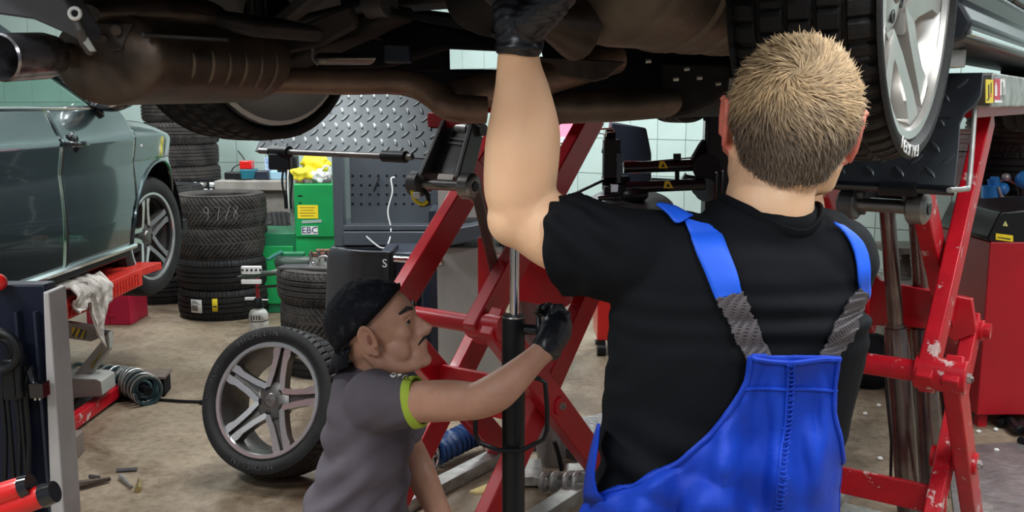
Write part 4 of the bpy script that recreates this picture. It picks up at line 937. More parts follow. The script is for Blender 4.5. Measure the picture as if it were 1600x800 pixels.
tag(ob('foot_plate', MB().boxL(s0r + .55, s0r + .75, t0r - .46, t0r - .24, 0, .03), M['galv']), 'galvanised foot plate on the floor behind the right lift crossbeam', 'plate')
# platforms with sticker and flaps
for root, t1, t2, s1_, nm in ((sr, -.40, -1.12, 2.757, 'r'), (sl, -1.72, -2.50, 2.95, 'l')):
    pf = ob('platform', MB().boxL(s1_, s1_ + 4.3, t2, t1, 1.485, 1.575), M['galv'], root, bev=.006)
    ob('platform_underside', MB().boxL(s1_ + .05, s1_ + 4.2, t2 + .04, t1 - .04, 1.46, 1.485), M['red_cab'], root)
    if nm == 'r':
        ns = C_
        def onside(px, py): p = PT(px, py, t1 + .003); return p
        def decal(name, x0, x1, y0, y1, mat, par, k=0):
            a, b, c, d = onside(x0, y1), onside(x1, y1 - .2), onside(x1, y0 + .6), onside(x0, y0)
            return ob(name, MB().prism([p + C_ * .0006 * k for p in (a, b, c, d)], C_ * .0012), mat, par)
        y_ = decal('yellow_sticker', 1539.5, 1551.5, 124, 161, M['yellow'], pf)
        decal('warning_bar', 1543, 1545, 132, 155, M['ink'], y_, 1); decal('warning_bar', 1547, 1548.4, 129, 146, M['ink'], y_, 1); decal('warning_mark', 1546, 1549, 146, 152, M['orange'], y_, 1); decal('warning_mark', 1541, 1544, 155, 157, M['ink'], y_, 2)
        r_ = decal('red_sticker', 1552.5, 1562, 123, 157, M['red_pink'], pf)
        decal('white_mark', 1553.5, 1557, 133, 150, M['paper'], r_, 1); decal('white_mark', 1554.5, 1556, 129, 134, M['paper'], r_, 1); decal('white_mark', 1553, 1565, 156, 160.5, M['paper'], r_, 1)
        w2 = decal('white_sticker', 1562, 1570, 123, 149, M['paper'], pf); decal('dark_mark', 1564.5, 1566, 128, 149, M['dark_steel'], w2, 1); decal('dark_mark', 1567.5, 1568.3, 136, 150, M['dark_steel'], w2, 1)
def bump_lug():
    m_ = MB(); pr = [(-.020, 0), (-.012, .0045), (0, .0062), (.012, .0045), (.020, 0), (.012, -.0045), (0, -.0062), (-.012, -.0045)]
    a = [m_.bm.verts.new((x, y, 0)) for x, y in pr]; b = [m_.bm.verts.new((x * .75, y * .45, .0035)) for x, y in pr]
    for i in range(8): j = (i + 1) % 8; m_.bm.faces.new((a[i], a[j], b[j], b[i]))
    m_.bm.faces.new(b); return m_.mesh('lug', None)
lug = bump_lug()
def flap(root, corners, mat, matl, pitch, name='ramp_flap', inside=None):
    """plate on the plane of three corners TL, TR, BL; raised lugs are joined in one part"""
    TL, TR, BL = corners[:3]; u = (TR - TL); v = (BL - TL); un = u.normalized(); n = u.cross(v).normalized();
    if n.dot(V((0, 0, 1.5)) - TL + V((0, 0, 0))) < 0: n = -n
    vn = n.cross(un) if n.cross(un).dot(v) > 0 else -n.cross(un)
    poly = corners[3]
    pl = ob(name, MB().prism([TL + un * a + vn * b - n * .008 for a, b in poly], n * .008), mat, root, bev=.0015)
    me = bmesh.new(); lw_ = u.length; lh = v.dot(vn); k = 0
    def inpoly(x, y):
        c = False; j = len(poly) - 1
        for i in range(len(poly)):
            if (poly[i][1] > y) != (poly[j][1] > y) and x < (poly[j][0] - poly[i][0]) * (y - poly[i][1]) / (poly[j][1] - poly[i][1]) + poly[i][0]: c = not c
            j = i
        return c
    r = 0; y = pitch * .45
    while y < lh:
        x = pitch * (.4 + .5 * (r % 2)); q = 0
        while x < lw_ :
            if inpoly(x - .02, y - .01) and inpoly(x + .02, y + .01):
                for sgn, off in ((1, 0),) if (r % 2) == 0 else ((-1, 0),):
                    d = (un * math.cos(R(48)) - vn * math.sin(R(48)) * sgn).normalized(); e = n.cross(d)
                    m_ = Matrix((d, e, n)).transposed().to_4x4(); m_.translation = TL + un * x + vn * y
                    t = lug.copy(); t.transform(m_); me.from_mesh(t); bpy.data.meshes.remove(t)
            x += pitch
        y += pitch * .5; r += 1
    mm = bpy.data.meshes.new('raised_lugs'); me.to_mesh(mm); me.free(); mm.materials.append(matl); mm.shade_smooth(); mm.set_sharp_from_angle(angle=R(30))
    tag(link('raised_lugs', mm, pl), kind='stuff'); return pl
# right flap
zt_, zb2 = 1.572, 1.318
def PS(px, py, s):
    d = ray(px, py); k = s / d.dot(A_); return V((d.x * k, d.y * k, H + d.z * k))
sT, sB = 2.60, 2.44
TRr = PS(1536, 113, sT); TLr = TRr - C_ * .56; BRr = PS(1490, 292, sB); BLr = V((TLr.x, TLr.y, BRr.z)) - A_ * (sT - sB)
def plane_uv(TL, TR, BL, pts):
    un = (TR - TL).normalized(); n = un.cross(BL - TL).normalized(); vn = n.cross(un); vn = vn if vn.dot(BL - TL) > 0 else -vn; o_ = []
    for x, y in pts: d = ray(x, y); k = (TL - V((0, 0, H))).dot(n) / d.dot(n); p = V((0, 0, H)) + d * k - TL; o_.append((p.dot(un), p.dot(vn)))
    return o_
h_ = ((BLr - TLr) - C_ * (BLr - TLr).dot(C_)).length
pr_ = plane_uv(TLr, TRr, BLr, [(1536, 113), (1533, 148), (1524, 164), (1508, 176), (1500, 192), (1497, 240), (1491, 292)])
flap(sr, (TLr, TRr, BLr, [(0, 0)] + pr_ + [(0, h_)]), M['checker'], M['lug_d'], .070)
ob('flap_slot', MB().box(P(1466, 185, 2.22), (.05, .01, .006)), M['black_matte'], sr)
ob('flap_roller', MB().cyl(BLr + V((0, -.01, -.008)), BRr + V((0, -.01, -.008)), .012, 14), M['black_gloss'], sr)
ob('roller_sleeve', MB().cyl(BRr - C_ * .17 + V((0, -.01, -.010)), BRr - C_ * .085 + V((0, -.01, -.010)), .018, 16), M['black'], sr)
ob('wire_bracket', MB().tube([V(q) for q in catmull([P(1524, 150, 2.45), P(1521, 200, 2.38), P(1514, 285, 2.28), P(1508, 295, 2.25), P(1483, 297, 2.2)], 5)], .0065, 10), M['galv'], sr)
# left flap
BRl, BLl = PS(692, 249, sB), PS(398, 237, sB); BLl.z = BRl.z; TLl, TRl = V((BLl.x, BLl.y, zt_)) + A_ * (sT - sB), V((BRl.x, BRl.y, zt_)) + A_ * (sT - sB)
w_ = (TRl - TLl).length; h_ = (BLl - TLl).length
flap(sl, (TLl, TRl, BLl, [(0, 0), (w_, 0), (w_, h_), (0, h_)]), M['checker_l'], M['lug_l'], .062)
rodz = BRl.z + .004
def Lr(f, dz=0): q = BLl.lerp(BRl, f); return V((q.x, q.y - .02, rodz + dz))
ob('flap_roller', MB().cyl(Lr(.04), Lr(.86), .011, 14), M['steel'], sl)
ob('roller_sleeve', MB().cyl(Lr(.11), Lr(.215), .022, 16), M['black'], sl); ob('roller_sleeve', MB().cyl(Lr(.72), Lr(.83), .020, 16), M['black'], sl)
ob('roller_mount', MB().box(Lr(.16, -.035), (.08, .04, .06)), M['black'], sl, bev=.006)
# brackets with bearing rollers hanging below the flaps
def bracket(root, l, r, tl, tr, Y0, Y1, big):
    a = P(*l, Y0 + .11); b = P(*r, Y0); d = (b - a).normalized(); c = P(*tl, Y1 + .10); e = P(*tr, Y1)
    br = ob('hinge_bracket', MB().beam(a + d * .03, c + d * .01, .018, .075, C_).beam(b - d * .03, e - d * .01, .018, .075, C_), M['dark_steel'], root, bev=.004)
    ob('bracket_web', MB().prism([a.lerp(c, .18) + d * .03, b.lerp(e, .18) - d * .03, e - d * .02, c + d * .02], (0, .012, .004)), M['dark_steel'], br, bev=.003)
    for k in (.72, .80): ob('web_seam', MB().cyl(a.lerp(c, k) + d * .04 + V((0, -.012, 0)), b.lerp(e, k) - d * .04 + V((0, -.012, 0)), .003, 6), M['galv'], br)
    ob('roller_shaft', MB().cyl(a, b, .017, 20), M['steel'], br)
    for (p, s_) in ((a, -1), (b, 1)):
        ob('bearing_roller', MB().lathe([(.012, -.024), (.036, -.024), (.040, -.020), (.040, .014), (.036, .018), (.030, .022), (.012, .022)], p, d * s_, 32, True), M['steel'] if s_ > 0 else M['dark_steel'], br)
        ob('bearing_cap', MB().lathe([(.001, .026), (.014, .026), (.018, .020), (.026, .019)], p, d * s_, 24), M['black'], br)
    ob('top_shaft', MB().cyl(c - d * .02, e + d * .02, .020, 18), M['dark_steel'], br)
    ob('top_sleeve', MB().cyl(c.lerp(e, .4), c.lerp(e, .72), .0215, 18), M['galv'], br)
bracket(sl, (651, 287), (733, 291), (697, 198), (748, 203), 2.92, 3.12, 1)
bracket(sr, (1326, 318), (1436, 325), (1356, 262), (1436, 268), 2.32, 2.42, 1)
ob('red_head_beam', MB().beam(P(676, 186, 3.25), P(748, 190, 3.15), .06, .05), M['red_cab'], sl, bev=.004)
bu = ob('lamp_cable', MB().tube([V(q) for q in catmull([P(644, 298, 2.95), P(648, 312, 2.94), P(660, 319, 2.93), P(668, 314, 2.93)], 5)], .006, 8), M['yellow'], sl)
ob('lamp_clip', MB().box(P(651, 305, 2.93), (.022, .02, .018)), M['white'], sl, bev=.003); ob('cable_loop', MB().tube([V(q) for q in catmull([P(660, 296, 2.95), P(668, 305, 2.94), P(669, 318, 2.94), P(656, 320, 2.94)], 5)], .007, 8), M['black'], sl)
# wooden/alloy blocks carrying the sill
bkp = PT(1484, 92, -.43)
tag(ob('lifting_block', MB().box((bkp.x, bkp.y, 1.595), (.05, .05, .04)), M['galv'], bev=.003), 'worn pale block on the right platform under the lifted car\'s sill', 'block')
# ================================================================ LIFTED CAR
HZ = 1.70
lc = thing('lifted_car', 'dark car raised on the red scissor lift, its rear underside overhead', 'car', L(1.8, -1.3, 1.58))
bigt = tyre_mesh(.305, .245, .262, 'block', 420, M['rubber'])
def car_wheel(s, t, out, big, z=HZ, spin=0):
    n = C_ * out; o = link('tyre', bigt if big else T_RIB, lc, loc=L(s, t, z), rot=n.to_track_quat('Z', 'Y'))
    q = n.to_track_quat('Z', 'Y')
    wheel_parts(o, .262 if big else .235, .245, 'silver', spin=spin); return o, q
rw, qr = car_wheel(1.8, -.50, 1, True, spin=R(83))
ang_ = math.atan2(*reversed([(qr.inverted() @ V((0, 0, -1))).x, (qr.inverted() @ V((0, 0, -1))).y]))
ring_text(rw, 'FALKEN', .2835, ang_ - R(8), .029, .1225, M['ltext'])
lwh, _ = car_wheel(1.8, -2.12, -1, True, spin=R(40))
car_wheel(4.6, -.50, 1, False); car_wheel(4.6, -2.12, -1, False, z=1.72)
# inner barrel of the left rear wheel is seen from inside
ob('inner_barrel', MB().lathe([(.262, .0), (.250, .006), (.235, -.01), (.20, -.03), (.02, -.04)], L(1.8, -2.12 + .118, HZ), C_, 48), pbr('lit_alloy_inside', (.55, .55, .54), .45, .15), lc)  # pale colour stands in for light falling straight into the barrel
# body
FZ = 1.84
def Lp(name, mb, mat, bev=0, **k): return ob(name, mb, mat, lc, bev=bev, **k)
def poly_L(pts, t0, t1): return MB().prism([L(s, t0, z) for s, z in pts], C_ * (t1 - t0))
Lp('floor_pan', MB().boxL(1.45, 5.4, -2.02, -.60, FZ, FZ + .05).boxL(2.3, 5.4, -2.2, -.42, FZ, FZ + .03), M['under'], .01)
for t in (-.95, -1.65): Lp('floor_beam', MB().boxL(1.0, 5.0, t - .04, t + .04, FZ - .05, FZ), M['under'], .008)
for s in (2.5, 3.1, 3.7): Lp('floor_rib', MB().boxL(s, s + .05, -2.0, -.62, FZ - .02, FZ), M['under'], .006)
Lp('rear_bumper', poly_L([(.88, 1.95), (.86, 1.80), (.90, 1.74), (1.02, 1.715), (1.30, 1.76), (1.30, 1.80), (1.0, 1.76), (.95, 1.95)], -2.25, -.35), M['paint_dark'], .01)
Lp('spare_wheel_well', MB().lathe([(.30, 0), (.31, .02), (.33, .16), (.33, .20)], L(1.38, -1.3, 1.74), (0, 0, 1), 40, capb=False), M['under'])
Lp('boot_floor', MB().boxL(.95, 1.5, -2.15, -.45, 1.82, 1.86), M['under'])
# left corner of bumper, dark painted panel
Lp('bumper_corner', MB().prism([P(x, y, 1.78) for x, y in ((-60, -40), (78, -40), (130, 50), (128, 66), (100, 52), (50, 30), (-60, 14))], A_ * .04), pbr('matte_dark_grey_bumper', (.045, .045, .050), .6), .004)
# sills and doors (right side)
Lp('side_sill', MB().prism([L(2.16, t, z) for t, z in ((-.375, 1.625), (-.36, 1.66), (-.385, 1.70), (-.36, 1.735), (-.42, 1.79), (-.60, 1.79), (-.60, 1.62), (-.42, 1.612))], A_ * 2.2), M['paint_dark'], .008)
Lp('sill_trim', MB().tube([L(2.16, -.366, 1.640), L(4.3, -.366, 1.640)], .006, 8), M['chrome'])
for s_0, s_1 in ((2.22, 2.72), (2.735, 3.9)): Lp('door', MB().prism([L(s_0 + (.10 if s_0 < 2.5 else 0), t, z) for t, z in ((-.365, 1.745), (-.335, 1.80), (-.33, 1.95), (-.345, 2.2), (-.40, 2.2), (-.40, 1.745))], A_ * (s_1 - s_0 - (.10 if s_0 < 2.5 else 0))), M['paint_dark'], .008)
Lp('side_sill', MB().boxL(2.2, 4.4, -2.24, -2.05, 1.705, 1.80), M['paint_dark'], .02)
Lp('quarter_panel', MB().boxL(.95, 1.42, -.37, -.34, 1.78, 2.3).boxL(2.10, 2.25, -.37, -.34, 1.80, 2.3).boxL(1.4, 2.2, -.37, -.34, 2.06, 2.3), M['paint_dark'], .006)
Lp('quarter_panel', MB().boxL(.95, 1.42, -2.27, -2.24, 1.78, 2.3).boxL(2.10, 2.25, -2.27, -2.24, 1.80, 2.3).boxL(1.4, 2.2, -2.27, -2.24, 2.06, 2.3), M['paint_dark'], .006)
Lp('wheel_well_liner', MB().boxL(1.4, 2.25, -.74, -.38, 2.05, 2.08).boxL(1.4, 2.25, -.76, -.74, 1.8, 2.08).boxL(1.4, 2.25, -2.24, -1.86, 2.05, 2.08).boxL(1.4, 2.25, -1.88, -1.86, 1.8, 2.08), M['black_matte'])
Lp('boot_lid', MB().boxL(.9, 1.0, -2.1, -.5, 1.95, 2.4), M['paint_dark'], .02)
# ---- exhaust
def blobtube(path, prof_, seg=28, up=None): return MB().tube([V(p[:3]) for p in path], prof_, seg, True, up=up)
def muffler(name, cx, rx, rz, s0, s1, mat, ribs, kk=3.4):
    pts = []; rad = []; n = 92
    for i in range(n + 1):
        f = i / n; s = s0 + (s1 - s0) * f; e = 1 - abs(2 * f - 1); k = min(1, (e * kk)) ; k = math.sqrt(max(0.0, 1 - (1 - k) ** 2)) * .98 + .02
        rip = 1
        for rb_ in ribs:
            if abs(f - rb_) < .017: rip = 1.055
        pts.append(L(s, cx[0] + (cx[1] - cx[0]) * f, cx[2] + (cx[3] - cx[2]) * f)); rad.append((rz * k * rip, rx * k * rip))
    return Lp(name, MB().tube(pts, rad, 36, True, up=(0, 0, 1)), mat)
mu = muffler('muffler', (-1.74, -1.80, 1.585, 1.592), .150, .092, 1.10, 1.535, M['rust'], (), kk=6)
def mu_pt(f, ang, o_=0): 
    tc_m = -1.74 - .06 * f; zc_m = 1.585 + .007 * f; return L(1.10 + .435 * f, tc_m + (.150 + o_) * math.cos(ang), zc_m + (.092 + o_) * math.sin(ang))
for f_, a0_, a1_ in ((.30, 5, -25), (.42, 8, -32), (.53, 8, -34), (.64, 8, -38), (.75, 8, -42), (.86, 8, -48)):
    ob('muffler_rib', MB().tube([mu_pt(f_ + .012 * k / 8, R(a0_ + (a1_ - a0_) * k / 8), .001) for k in range(9)], [.0015, .004, .0052, .0055, .0055, .0055, .005, .0035, .0015], 8), M['rust2'], mu)
Lp('muffler_seam', MB().tube([mu_pt(.04 + .5 * k / 8, R(24), .002) for k in range(9)], .005, 6), M['steel'])
Lp('muffler_upper_shell', MB().tube([L(1.08, -1.74, 1.665), L(1.18, -1.76, 1.675), L(1.34, -1.80, 1.675), L(1.5, -1.85, 1.665)], [(.02, .05), (.045, .12), (.05, .13), (.02, .06)], 24, up=(0, 0, 1)), M['rust'])
Lp('hanger_plate', MB().prism([P(x, y, 1.86) for x, y in ((150, 35), (208, 36), (190, 78), (172, 80), (158, 60))], (0, .01, 0)), M['shield'], .003)
Lp('hanger_bolt', MB().cyl(P(181, 47, 1.85), P(181, 47, 1.87), .010, 12).cyl(P(161, 61, 1.85), P(161, 61, 1.87), .007, 12), M['rust'])
Lp('tail_tip', MB().lathe([(.040, 0), (.0405, -.004), (.044, 0), (.044, .10), (.038, .128), (.024, .135), (.024, .20), (.020, .20), (.020, .13), (.036, .09), (.040, .0)], P(3, 90, 1.78), (P(96, 86, 1.92) - P(3, 90, 1.78)), 40, True), M['dirty_chrome'])
Lp('tail_pipe', MB().tube([P(92, 86, 1.90), P(140, 88, 1.96)], .024, 20), M['rust'])
# towing eye / hanger with rubber
te = Lp('exhaust_hanger', MB().tube([P(119, 26, 1.75), P(124, 44, 1.75), P(132, 64, 1.77), P(141, 80, 1.80)], [.007, .009, .010, .009], 12), M['dark_steel'])
Lp('hanger_tag', MB().prism([P(x, y, 1.76) for x, y in ((126, 52), (136, 56), (150, 80), (140, 81), (128, 66))], (0, .006, 0)), M['armgrey'], .002)
ob('hanger_ring', MB().torus(P(117, 21, 1.74), (.1, -1, .1), .0088, .0040, 28, 10), M['paper'], te); ob('hanger_core', MB().cyl(P(117, 21, 1.735), P(117, 21, 1.75), .006, 14), M['black'], te)
ppoly_ = lambda pts, Y, dep, mat, nm, bev=0: ob(nm, MB().prism([P(x, y, Y) for x, y in pts], (0, dep, 0)), mat, lc, bev=bev)
# long pipe to the middle
pp = catmull([(*P(395, 126, 2.22), .0305), (*P(460, 126, 2.28), .030), (*P(540, 128, 2.34), .031), (*P(612, 127, 2.38), .032), (*P(652, 134, 2.38), .033), (*P(680, 150, 2.36), .034), (*P(706, 168, 2.34), .034), (*P(760, 172, 2.35), .033)], 6)
Lp('exhaust_pipe', MB().tube([V(p[:3]) for p in pp], [p[3] for p in pp], 24), M['rust_pipe'])
pp = catmull([(*P(702, 148, 2.42), .032), (*P(722, 147, 2.42), .042), (*P(760, 140, 2.45), .045), (*P(830, 126, 2.5), .045), (*P(900, 108, 2.6), .045), (*P(960, 90, 2.7), .045)], 6)
Lp('exhaust_pipe', MB().tube([V(p[:3]) for p in pp], [p[3] for p in pp], 24), M['rust_pipe'])
# right muffler
mu2 = muffler('muffler', (-.84, -.66, 1.700, 1.695), .15, .105, 1.44, 1.92, M['rust2'], (.36, .50, .64, .78, .88))
Lp('muffler_neck', MB().tube([P(815, 30, 1.62), P(860, 36, 1.66), P(900, 40, 1.7)], [.012, .03, .06], 20), M['rust'])
# resonator and shields
Lp('resonator', MB().tube([P(862, 168, 2.62), P(868, 168, 2.62), P(960, 164, 2.75), P(1032, 160, 2.85), P(1040, 160, 2.86)], [(.030, .06), (.045, .09), (.048, .10), (.046, .09), (.03, .06)], 24, up=(0, 0, 1)), M['rust2'])
Lp('heat_shield', MB().prism([P(x, y, 2.5) for x, y in ((842, 88), (978, 96), (950, 122), (930, 128), (880, 120), (840, 130))], (0, .03, 0)), M['rust'], .004)
Lp('heat_shield', MB().prism([P(x, y, 2.35) for x, y in ((400, 62), (470, 38), (545, 8), (553, 28), (552, 44), (500, 72), (440, 84), (402, 94))], A_ * .02), M['shield'], .006)
Lp('heat_shield', MB().prism([P(x, y, 2.05) for x, y in ((140, 10), (230, 5), (330, 18), (400, 34), (396, 60), (300, 36), (200, 40), (150, 34))], A_ * .2), M['shield'], .01)
# suspension
Lp('subframe', MB().beam(L(2.0, -1.85, 1.78), L(2.0, -.75, 1.78), .16, .07).beam(L(1.62, -1.75, 1.79), L(1.62, -.85, 1.79), .08, .06).beam(L(1.6, -1.0, 1.79), L(2.4, -.95, 1.79), .07, .05).beam(L(1.6, -1.6, 1.79), L(2.4, -1.65, 1.79), .07, .05), M['under'], .012)
for sg, t in ((1, -.50), (-1, -2.12)):
    ti = t - sg * .13; to = -1.3 + sg * .30
    Lp('control_arm', MB().beam(L(1.85, to, 1.72), L(1.82, ti, 1.60), .10, .035, A_), M['under'], .008)
    Lp('control_arm', MB().beam(L(1.60, to, 1.76), L(1.76, ti, 1.68), .04, .03, A_), M['dark_steel'], .006)
    Lp('drive_shaft', MB().tube([L(1.8, to, 1.74), L(1.8, to + sg * .06, 1.74), L(1.8, to + sg * .07, 1.735), L(1.8, ti, 1.70)], [.035, .04, .016, .016], 14), M['dark_steel'])
    sp = []
    for k in range(90): a = k / 89 * 2 * PI * 4.5; sp.append(L(1.95 + .05 * math.cos(a), to + sg * .22 + .05 * math.sin(a), 1.66 + .18 * k / 89))
    Lp('coil_spring', MB().tube(sp, .008, 6), M['black'])
    Lp('damper', MB().cyl(L(1.70, ti + sg * -.03, 1.62), L(1.66, ti - sg * .08, 1.90), .024, 14), M['black'])
    Lp('hub_carrier', MB().sph(L(1.8, t - sg * .08, HZ), (.08, .08, .11)), M['under'])
    Lp('brake_caliper', MB().box(L(1.68, t - sg * .02, HZ - .02), (.07, .07, .13)), M['dark_steel'], .015)
Lp('differential', MB().sph(L(1.85, -1.3, 1.73), (.13, .13, .085)).cyl(L(1.95, -1.3, 1.73), L(2.5, -1.3, 1.76), .03, 16), M['under'])
Lp('cross_member', MB().beam(L(1.45, -2.0, 1.80), L(1.45, -.6, 1.80), .05, .06), M['under'], .008)
Lp('damper_weight', MB().tube([P(494, 92, 2.42), P(500, 92, 2.42), P(575, 92, 2.5), P(584, 92, 2.5)], [(.008, .02), (.015, .045), (.015, .045), (.008, .02)], 20, up=(0, 0, 1)), M['steel'], 0)
Lp('retaining_clip', MB().tube([P(489, 76, 2.40), P(489, 92, 2.40), P(497, 101, 2.40)], .004, 6), M['galv'])
Lp('fuel_tank', MB().boxL(2.45, 2.95, -1.9, -1.35, 1.70, 1.84), M['under'], .03)
Lp('splash_shield', MB().boxL(2.35, 2.8, -1.12, -.6, 1.72, 1.82), M['under'], .02)
ppoly_([(598, 68), (640, 70), (642, 98), (600, 98)], 2.55, .05, M['cabdark2'], 'evaporator_box', .004)
Lp('brake_hose', MB().tube([V(q) for q in catmull([L(1.7, -.72, 1.66), L(1.9, -.74, 1.60), L(2.1, -.8, 1.66), L(2.3, -.85, 1.74)], 6)], .007, 8), M['black'])
for (x, y, yy) in ((1012, 96, 2.6), (1072, 108, 2.7), (1092, 122, 2.75), (1121, 131, 2.7), (1055, 124, 2.7)): Lp('bolt_head', MB().cyl(P(x - 3, y, yy), P(x + 5, y - 1, yy), .006, 8), M['galv'])
for (x, y, x2, y2) in ((1168, 40, 1178, 80), (1190, 20, 1206, 40), (1205, 5, 1215, 25)): pass
Lp('undertray', MB().prism([P(x, y, 2.9) for x, y in ((1030, 96), (1140, 100), (1140, 130), (1110, 162), (1075, 178), (1035, 186), (1030, 140))], A_ * .6), M['under'], .01)
Lp('undertray', MB().prism([P(x, y, 2.65) for x, y in ((395, 60), (640, 30), (780, 60), (776, 80), (690, 76), (600, 104), (480, 112), (396, 108))], A_ * .05 ), M['black_matte'], .01)
Lp('undertray', MB().prism([P(x, y, 2.8) for x, y in ((560, 100), (690, 108), (770, 108), (770, 150), (700, 150), (600, 120))], A_ * .05), M['black_matte'], .01)
Lp('undertray', MB().prism([P(x, y, 3.2) for x, y in ((840, 60), (1180, 60), (1180, 150), (1060, 160), (860, 160))], A_ * .05), M['black_matte'], .01)
Lp('undertray_bracket', MB().prism([P(x, y, 2.75) for x, y in ((560, 62), (690, 72), (691, 112), (560, 112))], A_ * .04), M['black_matte'], .006)
Lp('brake_cover', MB().tube([P(840, 175, 2.7), P(850, 178, 2.7), P(880, 172, 2.72)], [.045, .06, .03], 20), M['black'])

# ================================================================ TRANSMISSION JACK
Yj = 2.20
jc = P(801, 700, Yj); jx = jc.x + .002
tj = thing('transmission_jack', 'tall black hydraulic jack with chrome rod standing under the lifted car', 'jack', (jx, Yj, 0))
ztb = P(803, 492, Yj).z
ob('jack_tube', MB().lathe([(.001, .06), (.0275, .06), (.0275, ztb - .01), (.0255, ztb), (.001, ztb)], (jx, Yj, 0), seg=40), M['black'], tj)
ob('tube_rim', MB().torus((jx, Yj, ztb - .004), (0, 0, 1), .024, .0035, 36, 8), M['steel'], tj)
ob('jack_rod', MB().cyl((jx + .002, Yj, ztb - .05), (jx + .004, Yj, 1.62), .0115, 24), M['chrome'], tj)
ob('rod_saddle', MB().lathe([(.001, 0), (.02, 0), (.055, .03), (.055, .04), (.001, .03)], (jx + .004, Yj, 1.62), seg=28), M['black'], tj)
ob('release_stub', MB().cyl((jx + .02, Yj, P(830, 514, Yj).z), (jx + .075, Yj - .02, P(850, 514, Yj).z), .013, 16), M['black_gloss'], tj)
hb = [(843, 592), (852, 598), (855, 640), (855, 672), (850, 686), (815, 704), (780, 704), (750, 692), (743, 680), (743, 640), (743, 612), (748, 606)]
hb = [P(x, y, Yj - .035) for x, y in hb]
ob('frame_handle', MB().tube([P(818, 586, Yj - .03)] + hb + [P(760, 600, Yj - .03)], .0058, 10), M['black'], tj)
for a in (20, 110, 200, 290):
    e = V((jx + .38 * math.cos(R(a)), Yj + .38 * math.sin(R(a)), .075)); ob('leg', MB().beam((jx, Yj, .10), e, .05, .035), M['black'], tj, bev=.004)
    ob('caster', MB().cyl(e + V((0, -.012, -.042)), e + V((0, .012, -.042)), .033, 18), M['black_matte'], tj)

# ================================================================ MIDDLE BACKGROUND
# blue hose and caster behind left lift
bhz = PZ(712, 700, .08); hp_ = catmull([PZ(680, 706, .07), PZ(712, 690, .08), PZ(738, 678, .09), PZ(765, 672, .09)], 22); pts = []
hb_ = MB()
hh = tag(ob('blue_air_hose', MB().tube([V(p) for p in hp_], [.052 + .008 * math.sin(i * 1.15) for i in range(len(hp_))], 18), M['blue_hose']), 'ribbed blue hose lying on the floor behind the middle scissor lift', 'hose')
cw = thing('caster_wheel', 'grey spoked caster wheel on the floor beside the blue hose', 'wheel', PZ(676, 742, 0))
cp = PZ(672, 742, 0) + V((0, 0, .075)); ob('tyre', MB().torus(cp, (.92, -.4, 0), .062, .013, 32, 10), M['black'], cw); ob('rim', MB().torus(cp + V((.012, -.006, 0)), (.92, -.4, 0), .048, .006, 32, 8), M['chrome'], cw)
sq = MB()
for k in range(5): a = 2 * PI * k / 5; sq.cyl(cp + V((.012, -.006, 0)), cp + V((.012 + .4 * .048 * math.cos(a), -.006 + .92 * .048 * math.cos(a), .048 * math.sin(a))), .004, 6)
ob('spoke', sq, M['chrome'], cw); ob('fork', MB().box(cp + V((-.04, .02, .06)), (.05, .06, .12)), M['black_matte'], cw)
def pbox(name, label, cat, x0, x1, yb, Yd, ht, mat, dep=.3, bev=.006, group=None):
    a = PZ(x0, yb, 0); b = P(x1, yb, a.y); 
    o = ob(name, MB().box(((a.x + b.x) / 2, a.y + dep / 2, ht / 2), (b.x - a.x, dep, ht)), mat, bev=bev); return tag(o, label, cat, group)
rc_ = thing('red_cabinet', 'bright red low cabinet on the floor behind the raised bare arm', 'cabinet', PZ(862, 480, 0))
a = PZ(838, 480, 0); b = P(888, 480, a.y)
ob('body', MB().box(((a.x + b.x) / 2, a.y + .2, P(860, 421, a.y).z / 2 + .02), (b.x - a.x, .4, P(860, 421, a.y).z - .04)), M['red_bright'], rc_, bev=.006)
ob('base', MB().box(((a.x + b.x) / 2, a.y + .2, .02), (b.x - a.x + .02, .42, .04)), M['black_matte'], rc_)
tag(ob('paper_scrap', MB().prism([PZ(x, y, .0) for x, y in ((905, 487), (925, 480), (938, 482), (930, 489), (910, 491))], (0, 0, .012)).box(PZ(895, 466, .06), (.35, .3, .12)), M['rag']), 'white scrap heap on the floor behind the red cabinet', 'scrap')
a = PZ(938, 555, 0)
rt = thing('red_trolley', 'narrow red trolley leg with black caster behind the dark shirt', 'trolley', a)
ob('body', MB().box((a.x + .12, a.y + .15, .36), (.28, .3, .54)), M['red_bright'], rt, bev=.006)
ob('caster', MB().cyl(a + V((-.02, 0, .035)), a + V((.03, 0, .035)), .035, 16).box(a + V((0, .02, .075)), (.06, .06, .02)), M['black'], rt)
# monitor stand
Ymo = 6.9
mo = thing('monitor', 'screen with pink and white picture above a black keyboard tray', 'monitor', P(880, 210, Ymo))
px_box(800, 918, 172, 228, Ymo, .04, M['black'], 'bezel', mo, .004)
scr = bpy.data.materials.new('screen_picture'); scr.use_nodes = True
nt = scr.node_tree; bs_ = nt.nodes['Principled BSDF']; tc_ = nt.nodes.new('ShaderNodeTexCoord'); nn_ = nt.nodes.new('ShaderNodeTexVoronoi'); nn_.inputs['Scale'].default_value = 5
rr_ = nt.nodes.new('ShaderNodeValToRGB'); rr_.color_ramp.elements[0].position = .25; rr_.color_ramp.elements[0].color = (.95, .85, .88, 1); rr_.color_ramp.elements[1].position = .4; rr_.color_ramp.elements[1].color = (.95, .22, .34, 1)
nt.links.new(tc_.outputs['Object'], nn_.inputs['Vector']); nt.links.new(nn_.outputs['Distance'], rr_.inputs[0]); nt.links.new(rr_.outputs[0], bs_.inputs['Emission Color']); nt.links.new(rr_.outputs[0], bs_.inputs['Base Color']); bs_.inputs['Emission Strength'].default_value = .75
px_box(804, 914, 176, 214, Ymo - .004, .004, scr, 'screen', mo)
